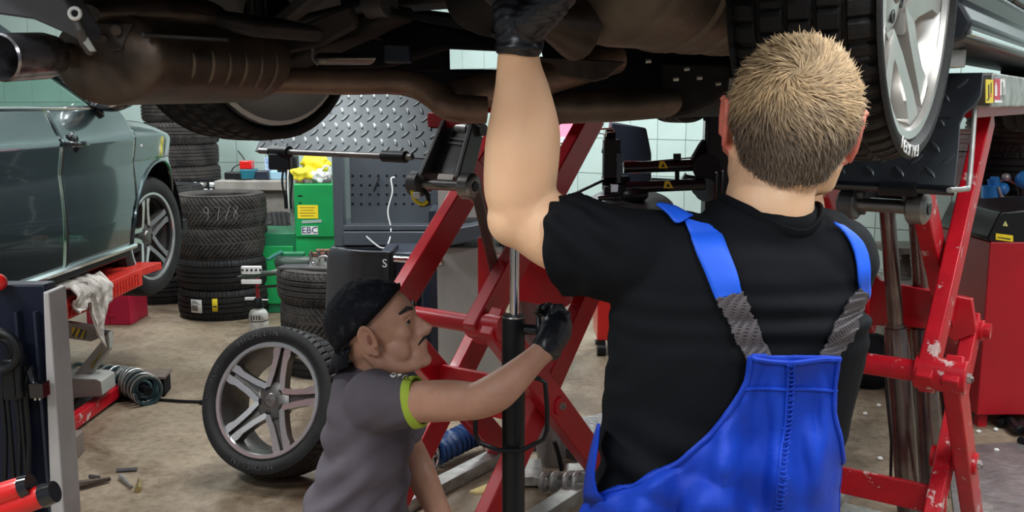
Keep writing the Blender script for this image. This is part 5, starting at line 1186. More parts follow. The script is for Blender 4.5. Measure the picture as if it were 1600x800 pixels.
tb_ = px_box(804, 914, 214, 223, Ymo - .004, .004, emis('screen_toolbar', (.62, .66, .85), .7), 'toolbar', mo)
for k in range(8): px_box(846 + k * 8, 851 + k * 8, 216, 221, Ymo - .006, .002, emis('tool_icon%d' % k, (.35, .4, .75), .6), 'tool_icon', tb_)
px_box(870, 878, 225, 227, Ymo - .006, .004, M['white'], 'maker_plate', mo)
ob('stand_column', MB().box((P(860, 300, Ymo).x - .05, Ymo + .15, .6), (.12, .1, 1.2)), M['black'], mo)
pk = thing('computer_cabinet', 'brown fronted cabinet with coloured strip below the monitor', 'cabinet', (P(860, 240, Ymo).x, Ymo, 0))
px_box(815, 888, 229, 235, Ymo - .1, .4, pbr('yellow_blue_strip', (.75, .70, .25), .5, col2=(.25, .55, .75), cs=4, stretch=(1, 1, 1)), 'coloured_strip', pk)
px_box(815, 888, 236, 242, Ymo - .06, .4, M['black'], 'keyboard_shelf', pk, .003)
px_box(800, 876, 242, 258, Ymo, .3, M['wooddoor'], 'front_panel', pk)
px_box(800, 880, 259, 262, Ymo - .06, .4, M['galv'], 'shelf', pk); px_box(800, 880, 265, 268, Ymo - .06, .4, M['galv'], 'shelf', pk)
px_box(800, 832, 270, 330, Ymo, .3, M['concrete'], 'lower_body', pk, z0=0)
tag(ob('paper_pack', MB().box(P(856, 280, Ymo - .15), (.09, .08, .10)), M['paper'], bev=.01), 'white pack on the shelf right of the raised forearm', 'pack')
# tyre changer
Yt = 4.9
tcg = thing('tyre_changer', 'black tyre changer with two horizontal arms carrying yellow warning triangles', 'machine', (P(1010, 300, Yt).x, Yt, 0))
def px_cyl(x0, y0, x1, y1, r, mat, nm, Y=Yt, Y2=None): return ob(nm, MB().cyl(P(x0, y0, Y), P(x1, y1, Y2 or Y), r, 20), mat, tcg)
px_cyl(975, 253, 1086, 255, .0055, M['chrome'], 'guide_rod'); px_cyl(972, 257, 1086, 246, .004, M['chrome'], 'guide_rod')
a1 = px_cyl(974, 262, 1092, 258, .030, M['black_gloss'], 'arm_tube'); a2 = px_cyl(978, 293, 1100, 288, .029, M['black_gloss'], 'arm_tube', Yt - .1)
def tri(x, y, par, Y):
    o = ob('warning_label', MB().prism([P(x - 6, y + 5, Y), P(x + 9, y + 5, Y), P(x + 3, y - 6, Y), P(x - 4, y - 6, Y)], (0, .002, 0)), M['yellow'], par)
    ob('warning_symbol', MB().prism([P(x - 2, y + 3, Y - .001), P(x + 4, y + 3, Y - .001), P(x + 1, y - 3, Y - .001)], (0, .002, 0)), M['ink'], o)
tri(1035, 258, a1, Yt - .033); tri(1043, 289, a2, Yt - .133)
ob('column_head', MB().box(P(955, 258, Yt), (.085, .08, .26)), M['black'], tcg, bev=.006)
ob('column_head', MB().box(P(966, 262, Yt - .02), (.03, .08, .16)), M['black_gloss'], tcg, bev=.006)
ob('head_block', MB().prism([P(x, y, Yt) for x, y in ((948, 203), (962, 203), (962, 243), (941, 240))], (0, .06, 0)), M['black_matte'], tcg, bev=.004)
ob('handle_wire', MB().tube([P(932, 202, Yt), P(958, 201, Yt), P(961, 206, Yt), P(948, 206, Yt), P(946, 214, Yt)], .005, 8).tube([P(931, 207, Yt), P(944, 210, Yt), P(945, 232, Yt)], .004, 6), M['chrome'], tcg)
ob('head_bracket', MB().box(P(962, 282, Yt), (.14, .08, .045)).box(P(962, 298, Yt - .08), (.12, .06, .05)), M['black'], tcg, bev=.006)
ob('square_eye', MB().box(P(960, 294, Yt - .12), (.04, .01, .045)), M['chrome'], tcg, bev=.004)
ob('bead_arm', MB().tube([P(880, 312, Yt - .1), P(900, 302, Yt - .1), P(944, 281, Yt - .05)], .008, 10), M['black'], tcg)
ob('locking_lever', MB().cyl(P(934, 310, Yt - .15), P(957, 308, Yt - .15), .014, 14), M['black_gloss'], tcg)
ob('turntable', MB().lathe([(.001, .012), (.20, .012), (.215, 0), (.20, -.012), (.001, -.012)], P(985, 318, Yt - .1), (0, -.25, 1), 40), M['dark_steel'], tcg)
ob('mount_head', MB().sph(P(992, 304, Yt - .1), (.07, .06, .04)), M['black'], tcg)
ob('locking_knob', MB().cyl(P(1058, 262, Yt), P(1058, 284, Yt), .012, 12), M['black'], tcg); ob('locking_knob', MB().cyl(P(1058, 240, Yt), P(1058, 250, Yt), .02, 12), M['black'], tcg)
ob('guide_bar', MB().cyl(P(1018, 280, Yt + .1), P(1090, 284, Yt + .1), .008, 10).tube([P(1068, 276, Yt), P(1072, 278, Yt), P(1085, 279, Yt)], [.022, .018, .014], 12), M['dark_steel'], tcg)
ob('tower', MB().box((P(1120, 300, Yt).x, Yt + .02, .82), (.13, .12, 1.64)), M['black'], tcg, bev=.008)
ob('tower', MB().box((P(1104, 210, Yt).x, Yt + .02, P(1104, 205, Yt).z), (.02, .06, .14)), M['black_gloss'], tcg)
ob('arm_cover', MB().prism([P(x, y, Yt - .02) for x, y in ((1082, 250), (1096, 226), (1120, 196), (1134, 210), (1140, 300), (1120, 316), (1096, 312), (1083, 300), (1090, 276))], (0, .10, 0)), M['black_matte'], tcg, bev=.02)
ob('cover_disc', MB().cyl(P(1104, 262, Yt - .06), P(1106, 262, Yt + .05), .070, 28), M['black'], tcg); ob('cover_disc', MB().cyl(P(1103, 297, Yt - .08), P(1105, 297, Yt + .05), .058, 28), M['black_gloss'], tcg)
for (x, y0, y1) in ((1119, 270, 322), (1128, 268, 300)): ob('vertical_rod', MB().cyl(P(x, y0, Yt - .1), P(x, y1, Yt - .1), .010, 10), M['black_gloss'], tcg)
for q in ((1119, 269), (1129, 267), (1116, 323)): ob('rod_bolt', MB().sph(P(*q, Yt - .115), .006), M['chrome'], tcg)
ob('machine_base', MB().box((P(1090, 400, Yt).x, Yt + .2, .42), (.46, .5, .84)), M['cabdark2'], tcg, bev=.01)
# hanging fender liner / hatch behind the changer
ob('rear_hood', MB().prism([P(x, y, Yt + .5) for x, y in ((955, 190), (1010, 200), (1018, 240), (1018, 285), (1005, 292), (962, 286), (950, 230))], (0, .12, 0)), M['cabdark2'], tcg, bev=.01)

# ================================================================ RIGHT SIDE
a = PZ(1532, 652, .06); Yr = a.y
rcb = thing('red_machine', 'large deep red machine cabinet with black control top at the right edge', 'cabinet', (a.x + .5, Yr + .3, 0))
zt2 = P(1545, 378, Yr).z
ob('cabinet_body', MB().box((P(1538, 500, Yr).x + .45, Yr + .35, (zt2 + .07) / 2), (.90, .70, zt2 - .07)), M['red_cab'], rcb, bev=.006)
for dx in (.05, .8): ob('foot', MB().box((P(1538, 500, Yr).x + dx, Yr + .06, .04), (.04, .04, .08)), M['red_cab'], rcb)
ob('control_top', MB().prism([P(x, y, Yr) for x, y in ((1543, 372), (1562, 334), (1566, 331), (1720, 320), (1720, 382), (1546, 378))], (0, .5, 0)), M['black'], rcb, bev=.008)
wl_ = ob('warning_label', MB().prism([P(x, y, Yr - .003) for x, y in ((1556, 364.5), (1583, 368), (1583, 378), (1556, 374.5))], (0, .002, 0)), M['yellow'], rcb)
ob('print_line', MB().prism([P(x, y, Yr - .004) for x, y in ((1559, 370), (1579, 373), (1579, 375), (1559, 371.5))], (0, .002, 0)), M['ink'], wl_)
wt_ = ob('warning_triangle', MB().prism([P(x, y, Yr - .003) for x, y in ((1567, 353), (1575, 353.5), (1571, 345))], (0, .002, 0)), pbr('pale_yellow', (.75, .72, .25), .5), rcb)
ob('lightning_mark', MB().prism([P(x, y, Yr - .004) for x, y in ((1570.5, 352), (1571.5, 352), (1571, 347.5))], (0, .002, 0)), M['ink'], wt_)
tag(ob('cable_heap', MB().tube([V(q) for q in catmull([PZ(1560, 662, .02), PZ(1575, 655, .04), PZ(1590, 672, .03), PZ(1600, 660, .04), PZ(1612, 680, .03), PZ(1596, 690, .02)], 6)], .022, 8), M['black']), 'black cables heaped on the floor under the red machine', 'cable')
# blue and white gas bottle-like post
Yg = Yr + .80
pg = thing('filter_column', 'cream cylinder with blue collar standing beside the red machine', 'column', (P(1542, 400, Yg).x, Yg, 0))
def col_at(y0, y1, r, mat, nm, x=1542, bev=0): 
    a_ = P(x, y0, Yg); b_ = P(x - (y1 - y0) * .035, y1, Yg); ob(nm, MB().cyl(V((a_.x, Yg, a_.z)), V((b_.x, Yg, b_.z)), r, 24), mat, pg)
col_at(290, 309, .048, M['blue'], 'blue_collar', 1549); col_at(309, 381, .046, M['cream'], 'cream_body', 1550); col_at(381, 393, .047, M['blue'], 'blue_band', 1548); col_at(393, 520, .045, M['dark_steel'], 'grey_stem', 1547)
ob('valve', MB().cyl(P(1552, 279, Yg), P(1554, 290, Yg), .03, 16).sph(P(1566, 295, Yg), .035).cyl(P(1548, 278, Yg), P(1560, 278, Yg), .008, 8), M['blue'], pg)
ob('hose', MB().tube([V(q) for q in catmull([P(1560, 292, Yg - .05), P(1566, 308, Yg - .05), P(1580, 312, Yg), P(1604, 308, Yg)], 6)], .008, 8), M['galv'], pg)
# workbench with items at far right, brown board, tyres
Yw = Yr + .9
wbn = thing('side_bench', 'brown wooden side bench behind the red machine', 'bench', (P(1600, 320, Yw).x, Yw, 0))
px_box(1564, 1760, 306, 332, Yw, .5, M['wood'], 'bench_top', wbn, .004); px_box(1566, 1750, 332, 460, Yw + .05, .45, M['wooddoor'], 'bench_body', wbn, 0, z0=0)
bd = px_box(1556, 1780, 150, 310, Yw + .55, .04, M['wooddoor'], 'wooden_board', None); tag(bd, 'brown wooden board standing against the wall at the right edge', 'board')
bd2 = tag(px_box(1549, 1556, 160, 420, Yw + .5, .03, M['black'], 'wall_post', None, z0=0), 'thin black post beside the brown board', 'post')
for i, (x, y) in enumerate(((1600, 158), (1600, 209), (1598, 260))):
    c = P(x + 8, y, Yw + .2); tag(link('tyre', T_RIBG if i % 2 else T_RIB, None, loc=c, rot=Quaternion((0, 0, 1), i)), ['black tyre highest on the rack at the right edge', 'black tyre second on the rack at the right edge', 'black tyre lowest on the rack at the right edge'][i], 'tyre', 'tyres racked at the right edge')
ob('tyre_shelf', MB().box(P(1610, 288, Yw + .2), (.7, .5, .02)), M['black'], wbn)
gun = thing('spray_gun', 'silver and black air gun lying on the side bench', 'tool', P(1572, 285, Yw - .1))
ob('barrel', MB().tube([P(1560, 285, Yw - .1), P(1572, 277, Yw - .1), P(1582, 284, Yw - .1), P(1596, 290, Yw - .1)], [.008, .018, .012, .016], 12), M['steel'], gun)
ob('grip', MB().tube([P(1594, 289, Yw - .1), P(1596, 304, Yw - .1)], [.02, .016], 12), M['black'], gun); ob('nozzle', MB().sph(P(1572, 277, Yw - .12), .022), M['galv'], gun)
tag(ob('blue_can', MB().sph(P(1604, 281, Yw - .15), (.06, .05, .05)), M['blue']), 'blue can top at the right edge above the bench', 'can')
# wall box behind the right platform
wb = thing('wall_box', 'pale grey wall box with metal clip behind the right scissor lift', 'box', P(1510, 250, 5.2))
px_box(1488, 1530, 202, 292, 5.2, .12, M['wall'], 'box_body', wb, .012); px_box(1486, 1520, 210, 218, 5.19, .02, M['galv'], 'clip', wb, .003); px_box(1496, 1512, 224, 246, 5.19, .02, M['galv'], 'latch', wb, .003); px_box(1488, 1526, 236, 238, 5.19, .008, M['dark_steel'], 'lid_seam', wb)
# metal shelf, crate behind right lift
Ysf = 5.6
msf = thing('steel_rack', 'grimy steel rack with bolts low against the tiled wall', 'rack', (P(1440, 430, Ysf).x, Ysf, 0))
px_box(1392, 1500, 388, 398, Ysf, .3, M['dirt'], 'top_rail', msf, .003); px_box(1396, 1490, 398, 452, Ysf + .12, .03, M['dirt'], 'back_plate', msf); px_box(1396, 1490, 438, 444, Ysf, .3, M['galv'], 'shelf', msf)
for x in (1398, 1448, 1486): px_box(x, x + 8, 388, 470, Ysf - .01, .04, M['dirt'], 'upright', msf, 0, z0=0)
ob('socket_ring', MB().torus(P(1455, 411, Ysf - .02), (0, 1, 0), .022, .007, 24, 8), M['steel'], msf)
for x in (1406, 1424, 1470, 1478): ob('bolt', MB().sph(P(x, 404, Ysf - .01), .009), M['galv'], msf)
tag(px_box(1458, 1486, 442, 452, Ysf + .02, .15, M['paper'], 'white_carton', None, .003), 'white carton standing low on the steel rack', 'carton')
tag(px_box(1396, 1470, 452, 500, 5.3, .3, M['concrete'], 'stone_block', None, .02, z0=.0), 'pale stone block on the floor below the steel rack', 'block')
ck = PZ(1500, 600, 0)
cr = thing('black_crate', 'black slatted plastic crate on the floor between lift and red machine', 'crate', ck)
ob('crate_body', MB().box((ck.x - .02, ck.y + .2, .20), (.42, .36, .40)), M['black'], cr, bev=.02)
for k in range(4): ob('slat', MB().box((ck.x - .02, ck.y + .01, .08 + k * .09), (.43, .02, .03)), M['cabdark'], cr, bev=.004)
dk = PZ(1360, 612, 0)
tag(ob('tool_bag', MB().sph((dk.x + .03, dk.y + .1, .14), (.17, .15, .15)), M['black_matte']), 'black bag on the floor behind the right scissor lift', 'bag')
for i, (x, y) in enumerate(((1373, 633), (1352, 646), (1375, 716), (1529, 674), (1556, 671), (1557, 703))):
    tag(ob('white_pellet', MB().sph(PZ(x, y, .008), (.012, .010, .008), u=10, v=8), M['paper']), ['white pellet left of the twin cylinders, farther one', 'tiny white pellet nearest the dark shirt', 'white pellet close behind the right crossbeam', 'white pellet left of the two below the red machine', 'white pellet right below the red machine', 'white pellet at the edge of the steel floor plate'][i], 'pellet')
# ================================================================ PEOPLE
def head_into(mb, Mx, sc_=1.0, lips=True):
    """head with face; local +X forward, +Z up, +Y left"""
    def p(x, y, z): return Mx @ V((x * sc_, y * sc_, z * sc_))
    Rm = Mx.to_3x3().normalized()
    def s(c, r, tilt=None): mb.sph(p(*c), [q * sc_ for q in r], Rm @ tilt if tilt is not None else Rm, 28, 20)
    s((-.018, 0, .030), (.100, .077, .088)); s((.012, 0, .018), (.082, .068, .088)); s((.030, 0, -.034), (.060, .052, .056)); s((-.03, 0, -.02), (.070, .066, .070))
    for y in (-1, 1):
        mb.tube([p(-.025, y * .060, -.035), p(-.010, y * .056, -.072), p(.030, y * .040, -.096), p(.068, y * .016, -.106)], [.020 * sc_, .022 * sc_, .019 * sc_, .016 * sc_], 12)
        s((.056, y * .036, -.018), (.027, .022, .026)); s((.032, y * .044, -.055), (.036, .018, .034))
        # ear: helix rim + lobe + plate
        c = (-.006, y * .080, -.008); s((-.010, y * .084, -.006), (.021, .0070, .034), Matrix.Rotation(R(-24) * y, 3, 'Z') @ Matrix.Rotation(R(-10), 3, 'Y'))
        pts = []
        for k in range(13):
            a = R(-70) + R(290) * k / 12; pts.append(p(-.011 - .019 * math.sin(a) * -1 * -1 * .0 - .019 * math.cos(a) * -1 * -1 - .003 * 0, y * (.090 + .003 * math.sin(a) + .005 * (math.cos(a) < 0)), -.004 + .036 * math.sin(a)))
        mb.tube(pts, .0056 * sc_, 8); s((-.004, y * .084, -.039), (.010, .006, .011)); s((.004, y * .078, -.010), (.006, .005, .008))
        s((.100, y * .012, -.036), (.011, .008, .008))
    s((.078, 0, -.104), (.022, .024, .017)); s((.066, 0, -.085), (.03, .034, .03))
    mb.tube([p(.084, 0, .014), p(.099, 0, -.006), p(.119, 0, -.031), p(.106, 0, -.041)], [.008 * sc_, .0085 * sc_, .0105 * sc_, .009 * sc_], 12)
    mb.tube([p(.068, -.044, .020), p(.086, -.024, .026), p(.090, 0, .020), p(.086, .024, .026), p(.068, .044, .020)], .010 * sc_, 10)
    for z, rr, x0 in ((-.060, .0062, .098), (-.070, .0072, .094)): mb.tube([p(x0 - .018, -.024, z - .002), p(x0 - .003, -.010, z), p(x0, 0, z), p(x0 - .003, .010, z), p(x0 - .018, .024, z - .002)], [.004 * sc_, rr * sc_, rr * sc_, rr * sc_, .004 * sc_], 10)
    s((.072, 0, -.062), (.022, .030, .030)); s((.092, 0, -.020), (.018, .013, .024)); s((.086, 0, -.045), (.016, .020, .016))
    for y in (-1, 1): s((.066, y * .031, .003), (.015, .016, .011))
def hand_into(mb, wrist, dirv, palmn, thumb_side, curl=(.5,) * 4, sc_=1.0, spread=.10, thumb_curl=.5):
    """wrist point, direction to the knuckles, palm normal (side the fingers curl to)"""
    d = V(dirv).normalized(); n = V(palmn); n = (n - d * n.dot(d)).normalized(); s = d.cross(n).normalized() * thumb_side
    W = V(wrist)
    mb.tube([W - d * .01 * sc_, W + d * .035 * sc_, W + d * .085 * sc_, W + d * .098 * sc_], [(.016 * sc_, .028 * sc_), (.016 * sc_, .036 * sc_), (.015 * sc_, .042 * sc_), (.010 * sc_, .036 * sc_)], 16, up=n)
    lens = (.072, .080, .074, .058); tips = []
    for i, Lf in enumerate(lens):
        off = (1.5 - i) * .0205 * sc_; base = W + d * (.088 - .004 * abs(i - 1)) * sc_ + s * off
        dd = (d + s * (1.5 - i) * spread).normalized(); c = base; pts = [base - dd * .02 * sc_, base]; a = 0
        for seg, fr in enumerate((.46, .30, .24)):
            a += curl[i] * (1.15, 1.25, .9)[seg]; v = (dd * math.cos(a) + n * math.sin(a)).normalized(); c = c + v * Lf * fr * sc_; pts.append(c)
        mb.tube(pts, [.0085 * sc_, .0098 * sc_, .0090 * sc_, .0082 * sc_, .0062 * sc_], 12); mb.sph(pts[-1], .0064 * sc_, u=10, v=8); mb.sph(pts[2], .0094 * sc_, u=10, v=8)
    b = W + d * .025 * sc_ + s * .022 * sc_; t1 = b + (s * .75 + d * .55 + n * .2).normalized() * .038 * sc_
    t2 = t1 + (s * (.45 - .5 * thumb_curl) + d * .8 + n * .7 * thumb_curl).normalized() * .030 * sc_; t3 = t2 + (s * (.1 - .6 * thumb_curl) + d * .7 + n * .9 * thumb_curl).normalized() * .024 * sc_
    mb.tube([b, t1, t2, t3], [.015 * sc_, .0125 * sc_, .0105 * sc_, .0075 * sc_], 12); mb.sph(t3, .0076 * sc_, u=10, v=8)
def pt5(px, py, Y, a, b=None): return (P(px, py, Y), a, b if b is not None else a)

# ---------------------------------------------------------------- man in overalls
YB = 1.36
m1 = thing('person', 'man seen from behind in black t-shirt and blue bib overalls, arm raised', 'person', (P(1130, 790, YB).x, YB, 0))
HR = Matrix.Rotation(R(90), 4, 'Z')                              # facing away from the camera
HM = Matrix.Translation(P(1233, 198, YB + .015)) @ Matrix.Rotation(R(7), 4, 'Y') @ Matrix.Rotation(R(-16), 4, 'X').inverted() @ HR
HM = Matrix.Translation(P(1234, 196, YB + .015)) @ Matrix.Rotation(R(-9), 4, 'Z') @ Matrix.Rotation(R(6), 4, 'Y') @ Matrix.Rotation(R(13), 4, 'X') @ HR
HS = 1.0
b = MB(); head_into(b, HM, HS)
def tors(px, y, a, bb, Y=YB): return (P(px, y, Y), a, bb)
UPX = (1, 0, 0)
b.limb([(HM @ V((-.03, 0, -.02)), .058, .060), (P(1208, 285, YB + .01), .060, .062), (P(1200, 330, YB), .064, .062), (P(1196, 362, YB), .07, .055)], 6, 24, up=UPX)
b.limb([(P(1190, 372, YB), .08, .045), (P(1182, 400, YB), .120, .065), (P(1166, 450, YB), .150, .085), (P(1150, 540, YB), .165, .10), (P(1130, 650, YB), .155, .10), (P(1115, 760, YB), .155, .10), (P(1112, 850, YB), .165, .11)], 6, 28, up=UPX)
# legs down to the floor
for sg in (-1, 1):
    hx = P(1112, 800, YB).x + sg * .09
    b.limb([(V((hx, YB, .88)), .085), (V((hx + sg * .02, YB - .01, .62)), .070), (V((hx + sg * .03, YB - .02, .46)), .052), (V((hx + sg * .03, YB + .02, .30)), .052), (V((hx + sg * .03, YB + .04, .09)), .036)], 6, 18)
    b.tube([V((hx + sg * .03, YB + .02, .05)), V((hx + sg * .035, YB + .10, .045)), V((hx + sg * .04, YB + .17, .03))], [.036, .036, .022], 12)
YE = 1.43
b.limb([(P(1000, 398, YB), .055), (P(930, 386, YB + .02), .054, .052), (P(880, 371, YB + .05), .055, .052), (P(836, 343, YE), .054, .052), (P(812, 318, YE), .050, .050)], 6, 22)
b.limb([(P(816, 330, YE), .047), (P(812, 298, YE), .0535), (P(815, 250, YE), .056), (P(818, 205, YE), .0545), (P(816, 150, YE - .01), .043), (P(811, 105, YE - .02), .033, .030), (P(810, 70, YE - .03), .029, .027), (P(810, 40, YE - .03), .03, .026)], 6, 22)
b.sph(P(806, 342, YE), .044)
b.limb([(P(1258, 418, YB + .03), .040), (P(1290, 412, YB + .10), .042), (P(1290, 390, YB + .22), .042), (P(1262, 366, YB + .36), .040)], 6, 20)
b.limb([(P(1262, 366, YB + .36), .038), (P(1236, 240, YB + .34), .042), (P(1236, 130, YB + .30), .034), (P(1215, 85, YB + .30), .028)], 6, 20)
body1 = remesh(b, .0050, 3, M['skin'])
HMi = HM.inverted()
body1.materials.append(M['ear'])
for p_ in body1.polygons:
    q = HMi @ p_.center
    if .079 * HS < abs(q.y) < .12 and -.05 * HS < q.x < .02 * HS and -.055 * HS < q.z < .035 * HS: p_.material_index = 1
bo1 = link('body', body1, m1)
# gloves
g = MB(); wl_ = P(811, 78, YE - .03)
hand_into(g, P(812, 40, YE - .03), V((.10, .15, 1)), V((0, 1, .1)), 1, (.55, .6, .6, .55), 1.0)
g.limb([(P(811, 72, YE - .03), .0335, .031), (P(813, 50, YE - .03), .037, .030), (P(815, 25, YE - .03), .042, .028), (P(822, -5, YE - .02), .048, .026)], 5, 20, up=UPX)
g.limb([(P(828, 34, YE - .05), .028), (P(858, 8, YE - .07), .026), (P(880, -14, YE - .08), .022)], 5, 16)
g.torus(P(811, 78, YE - .03), (0, 0, 1), .031, .0042, 32, 8)
g.tube([P(826, 30, YE - .03), P(846, 12, YE - .03), P(868, -4, YE - .02), P(884, -22, YE)], [.024, .022, .018, .014], 12)
def wr(co, n): 
    a = 1 if co.z < P(800, 10, YE).z else .4
    return a * .0022 * math.sin(co.z * 520 + 9 * noise.noise(co * 22)) * (.3 + .7 * abs(noise.noise(co * 14)) * 2)
ob('glove', remesh(g, .0035, 1, M['glove'], wr), None, m1)
g = MB(); hand_into(g, P(1215, 80, YB + .26), V((-.22, -.1, 1)), V((-.3, -1, .1)), -1, (.55, .5, .5, .6), .95, .25)
g.limb([(P(1222, 100, YB + .29), .032), (P(1216, 80, YB + .27), .034), (P(1212, 62, YB + .26), .036, .028)], 4, 16)
ob('glove', remesh(g, .0035, 1, M['glove'], lambda co, n: .0012 * math.sin(co.z * 500)), None, m1)
# hair: shell + strands
whorl = (HMi @ P(1243, 112, 1.26)).normalized()
def hairline(q):                                                  # q in head units (scaled out)
    x, y, z = q; ay = abs(y)
    if x > .0: return z > .045 + .1 * max(0, x) + (.0 if ay < .06 else 0) if x > .03 else z > .030
    if ay > .060 and x > -.05: return z > -.005 + (x + .05) * .7 - .055 * max(0, min(1, (-.028 - x) / .02))
    return z > -.088 + .62 * max(0, (ay - .03)) 
ra = MB(); head_src = MB(); head_into(head_src, Matrix.Diagonal((1, 1, 1, 1)), 1.0)
for vv in (): pass
hs_me = remesh(head_src, .0045, 3, None)
bvh_h = BVHTree.FromPolygons([v.co.copy() for v in hs_me.vertices], [tuple(p_.vertices) for p_ in hs_me.polygons])
shell = MB(); rows = []
NA, NB = 120, 90; roots = []
def scalp(th, ph):
    d = V((math.sin(th) * math.cos(ph), math.sin(th) * math.sin(ph), math.cos(th))); c = V((-.02, 0, .02))
    dd = d.copy()
    # ellipsoid scalp (ignores ears)
    e = V((d.x / .102, d.y / .0775, d.z / .092)); r = 1 / e.length; 
    p_ = c + V((0, 0, .006)) + d * r
    T0 = 1.72
    if th > T0:
        d0 = V((math.sin(T0) * math.cos(ph), math.sin(T0) * math.sin(ph), math.cos(T0))); e0 = V((d0.x / .102, d0.y / .0775, d0.z / .092)); b0 = c + V((0, 0, .006)) + d0 / e0.length
        ex = th - T0; p_ = V((c.x + (b0.x - c.x) * (1 - .26 * ex), b0.y * (1 - .20 * ex), b0.z - ex * .066)); n0 = V((d0.x / .102 ** 2, d0.y / .0775 ** 2, -.35 * ex * 100)).normalized(); return p_, n0
    return p_, V((d.x / .102 ** 2, d.y / .0775 ** 2, d.z / .092 ** 2)).normalized()
grid_ = {}
for i in range(NA):
    for j in range(NB + 1):
        th = PI * .88 * j / NB; ph = 2 * PI * i / NA; q, n = scalp(th, ph)
        if hairline(q): grid_[(i, j)] = q
vs_ = {}
fade = lambda q: max(0.12, min(1, (q.z + .075) / .10))
for k, q in grid_.items():
    n = scalp(PI * .88 * k[1] / NB, 2 * PI * k[0] / NA)[1]; q2 = q + n * (.0005 + .0045 * fade(q) + .0018 * noise.noise(q * 60)); vs_[k] = shell.bm.verts.new(HM @ (q2 * HS))
for i in range(NA):
    for j in range(NB):
        ks = [(i, j), ((i + 1) % NA, j), ((i + 1) % NA, j + 1), (i, j + 1)]
        if all(k in vs_ for k in ks):
            try: shell.bm.faces.new([vs_[k] for k in ks])
            except ValueError: pass
def hair_mat(name, vcol):
    m = pbr(name, (.3, .2, .1), .55); nt = m.node_tree; a = nt.nodes.new('ShaderNodeVertexColor'); a.layer_name = 'Col'; nt.links.new(a.outputs[0], nt.nodes['Principled BSDF'].inputs['Base Color'])
    nt.nodes['Principled BSDF'].inputs['Specular IOR Level'].default_value = .35; return m
hmat = hair_mat('sandy_hair', True)
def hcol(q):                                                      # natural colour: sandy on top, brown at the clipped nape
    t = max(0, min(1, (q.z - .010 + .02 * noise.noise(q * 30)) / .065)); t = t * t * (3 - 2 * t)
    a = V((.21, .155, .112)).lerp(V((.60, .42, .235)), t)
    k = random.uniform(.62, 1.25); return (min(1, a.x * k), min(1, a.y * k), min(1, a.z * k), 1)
def colour(me, cols):
    ca = me.color_attributes.new('Col', 'FLOAT_COLOR', 'POINT')
    ca.data.foreach_set('color', [c for q in cols for c in q])
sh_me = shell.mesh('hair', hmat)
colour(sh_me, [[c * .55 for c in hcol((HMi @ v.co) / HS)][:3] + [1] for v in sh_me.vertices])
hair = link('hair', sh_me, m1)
random.seed(3); vv = []; ff = []; cc_ = []
wl0 = V((whorl.x, whorl.y, whorl.z))
keys = list(grid_.keys()); cnt = 0
while cnt < 17000:
    ph = random.uniform(0, 2 * PI); th = math.acos(random.uniform(-.93, 1)); k_ = 0; q, n = scalp(th, ph)
    if not hairline(q) or q.x > .05: continue
    cnt += 1; f = fade(q)
    # flow: away from the whorl, swirling around it
    wdir = (q - V((-.02, 0, .02))).normalized(); tdir = (wdir - wl0 * wdir.dot(wl0)); dist = math.acos(max(-1, min(1, wdir.dot(wl0))))
    tdir = tdir - n * tdir.dot(n); tdir = tdir.normalized() if tdir.length > 1e-5 else n.orthogonal(); sw = n.cross(tdir)
    k = .9 * math.exp(-dist * 1.3) + .35 * noise.noise(q * 26)
    d = (tdir * math.cos(k * 1.3) + sw * math.sin(k * 1.3)).normalized()
    if dist > 1.3: d = (d * .4 + V((0, 0, -1)) * .8); d = (d - n * d.dot(n)).normalized()
    d = (d + V((random.gauss(0, .22), random.gauss(0, .22), random.gauss(0, .22)))).normalized()
    ln = (.006 + .017 * f) * random.uniform(.7, 1.2); w_ = .00055 * (1 + .6 * f)
    r0 = q + n * (.0005 + .0045 * f); r1 = r0 + d * ln * .55 + n * ln * .15; r2 = r0 + d * ln + n * ln * (.10 if f > .5 else .08)
    s_ = d.cross(n).normalized() * w_; i0 = len(vv)
    for r_ in (r0 - s_, r0 + s_, r1 - s_ * .9, r1 + s_ * .9, r2): vv.append(tuple(HM @ (r_ * HS)))
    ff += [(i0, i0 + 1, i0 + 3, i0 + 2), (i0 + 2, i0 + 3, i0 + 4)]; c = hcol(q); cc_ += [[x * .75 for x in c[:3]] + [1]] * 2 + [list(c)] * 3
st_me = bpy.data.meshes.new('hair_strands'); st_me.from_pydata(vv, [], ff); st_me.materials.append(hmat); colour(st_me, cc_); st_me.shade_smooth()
tag(link('hair_strands', st_me, hair), kind='stuff')
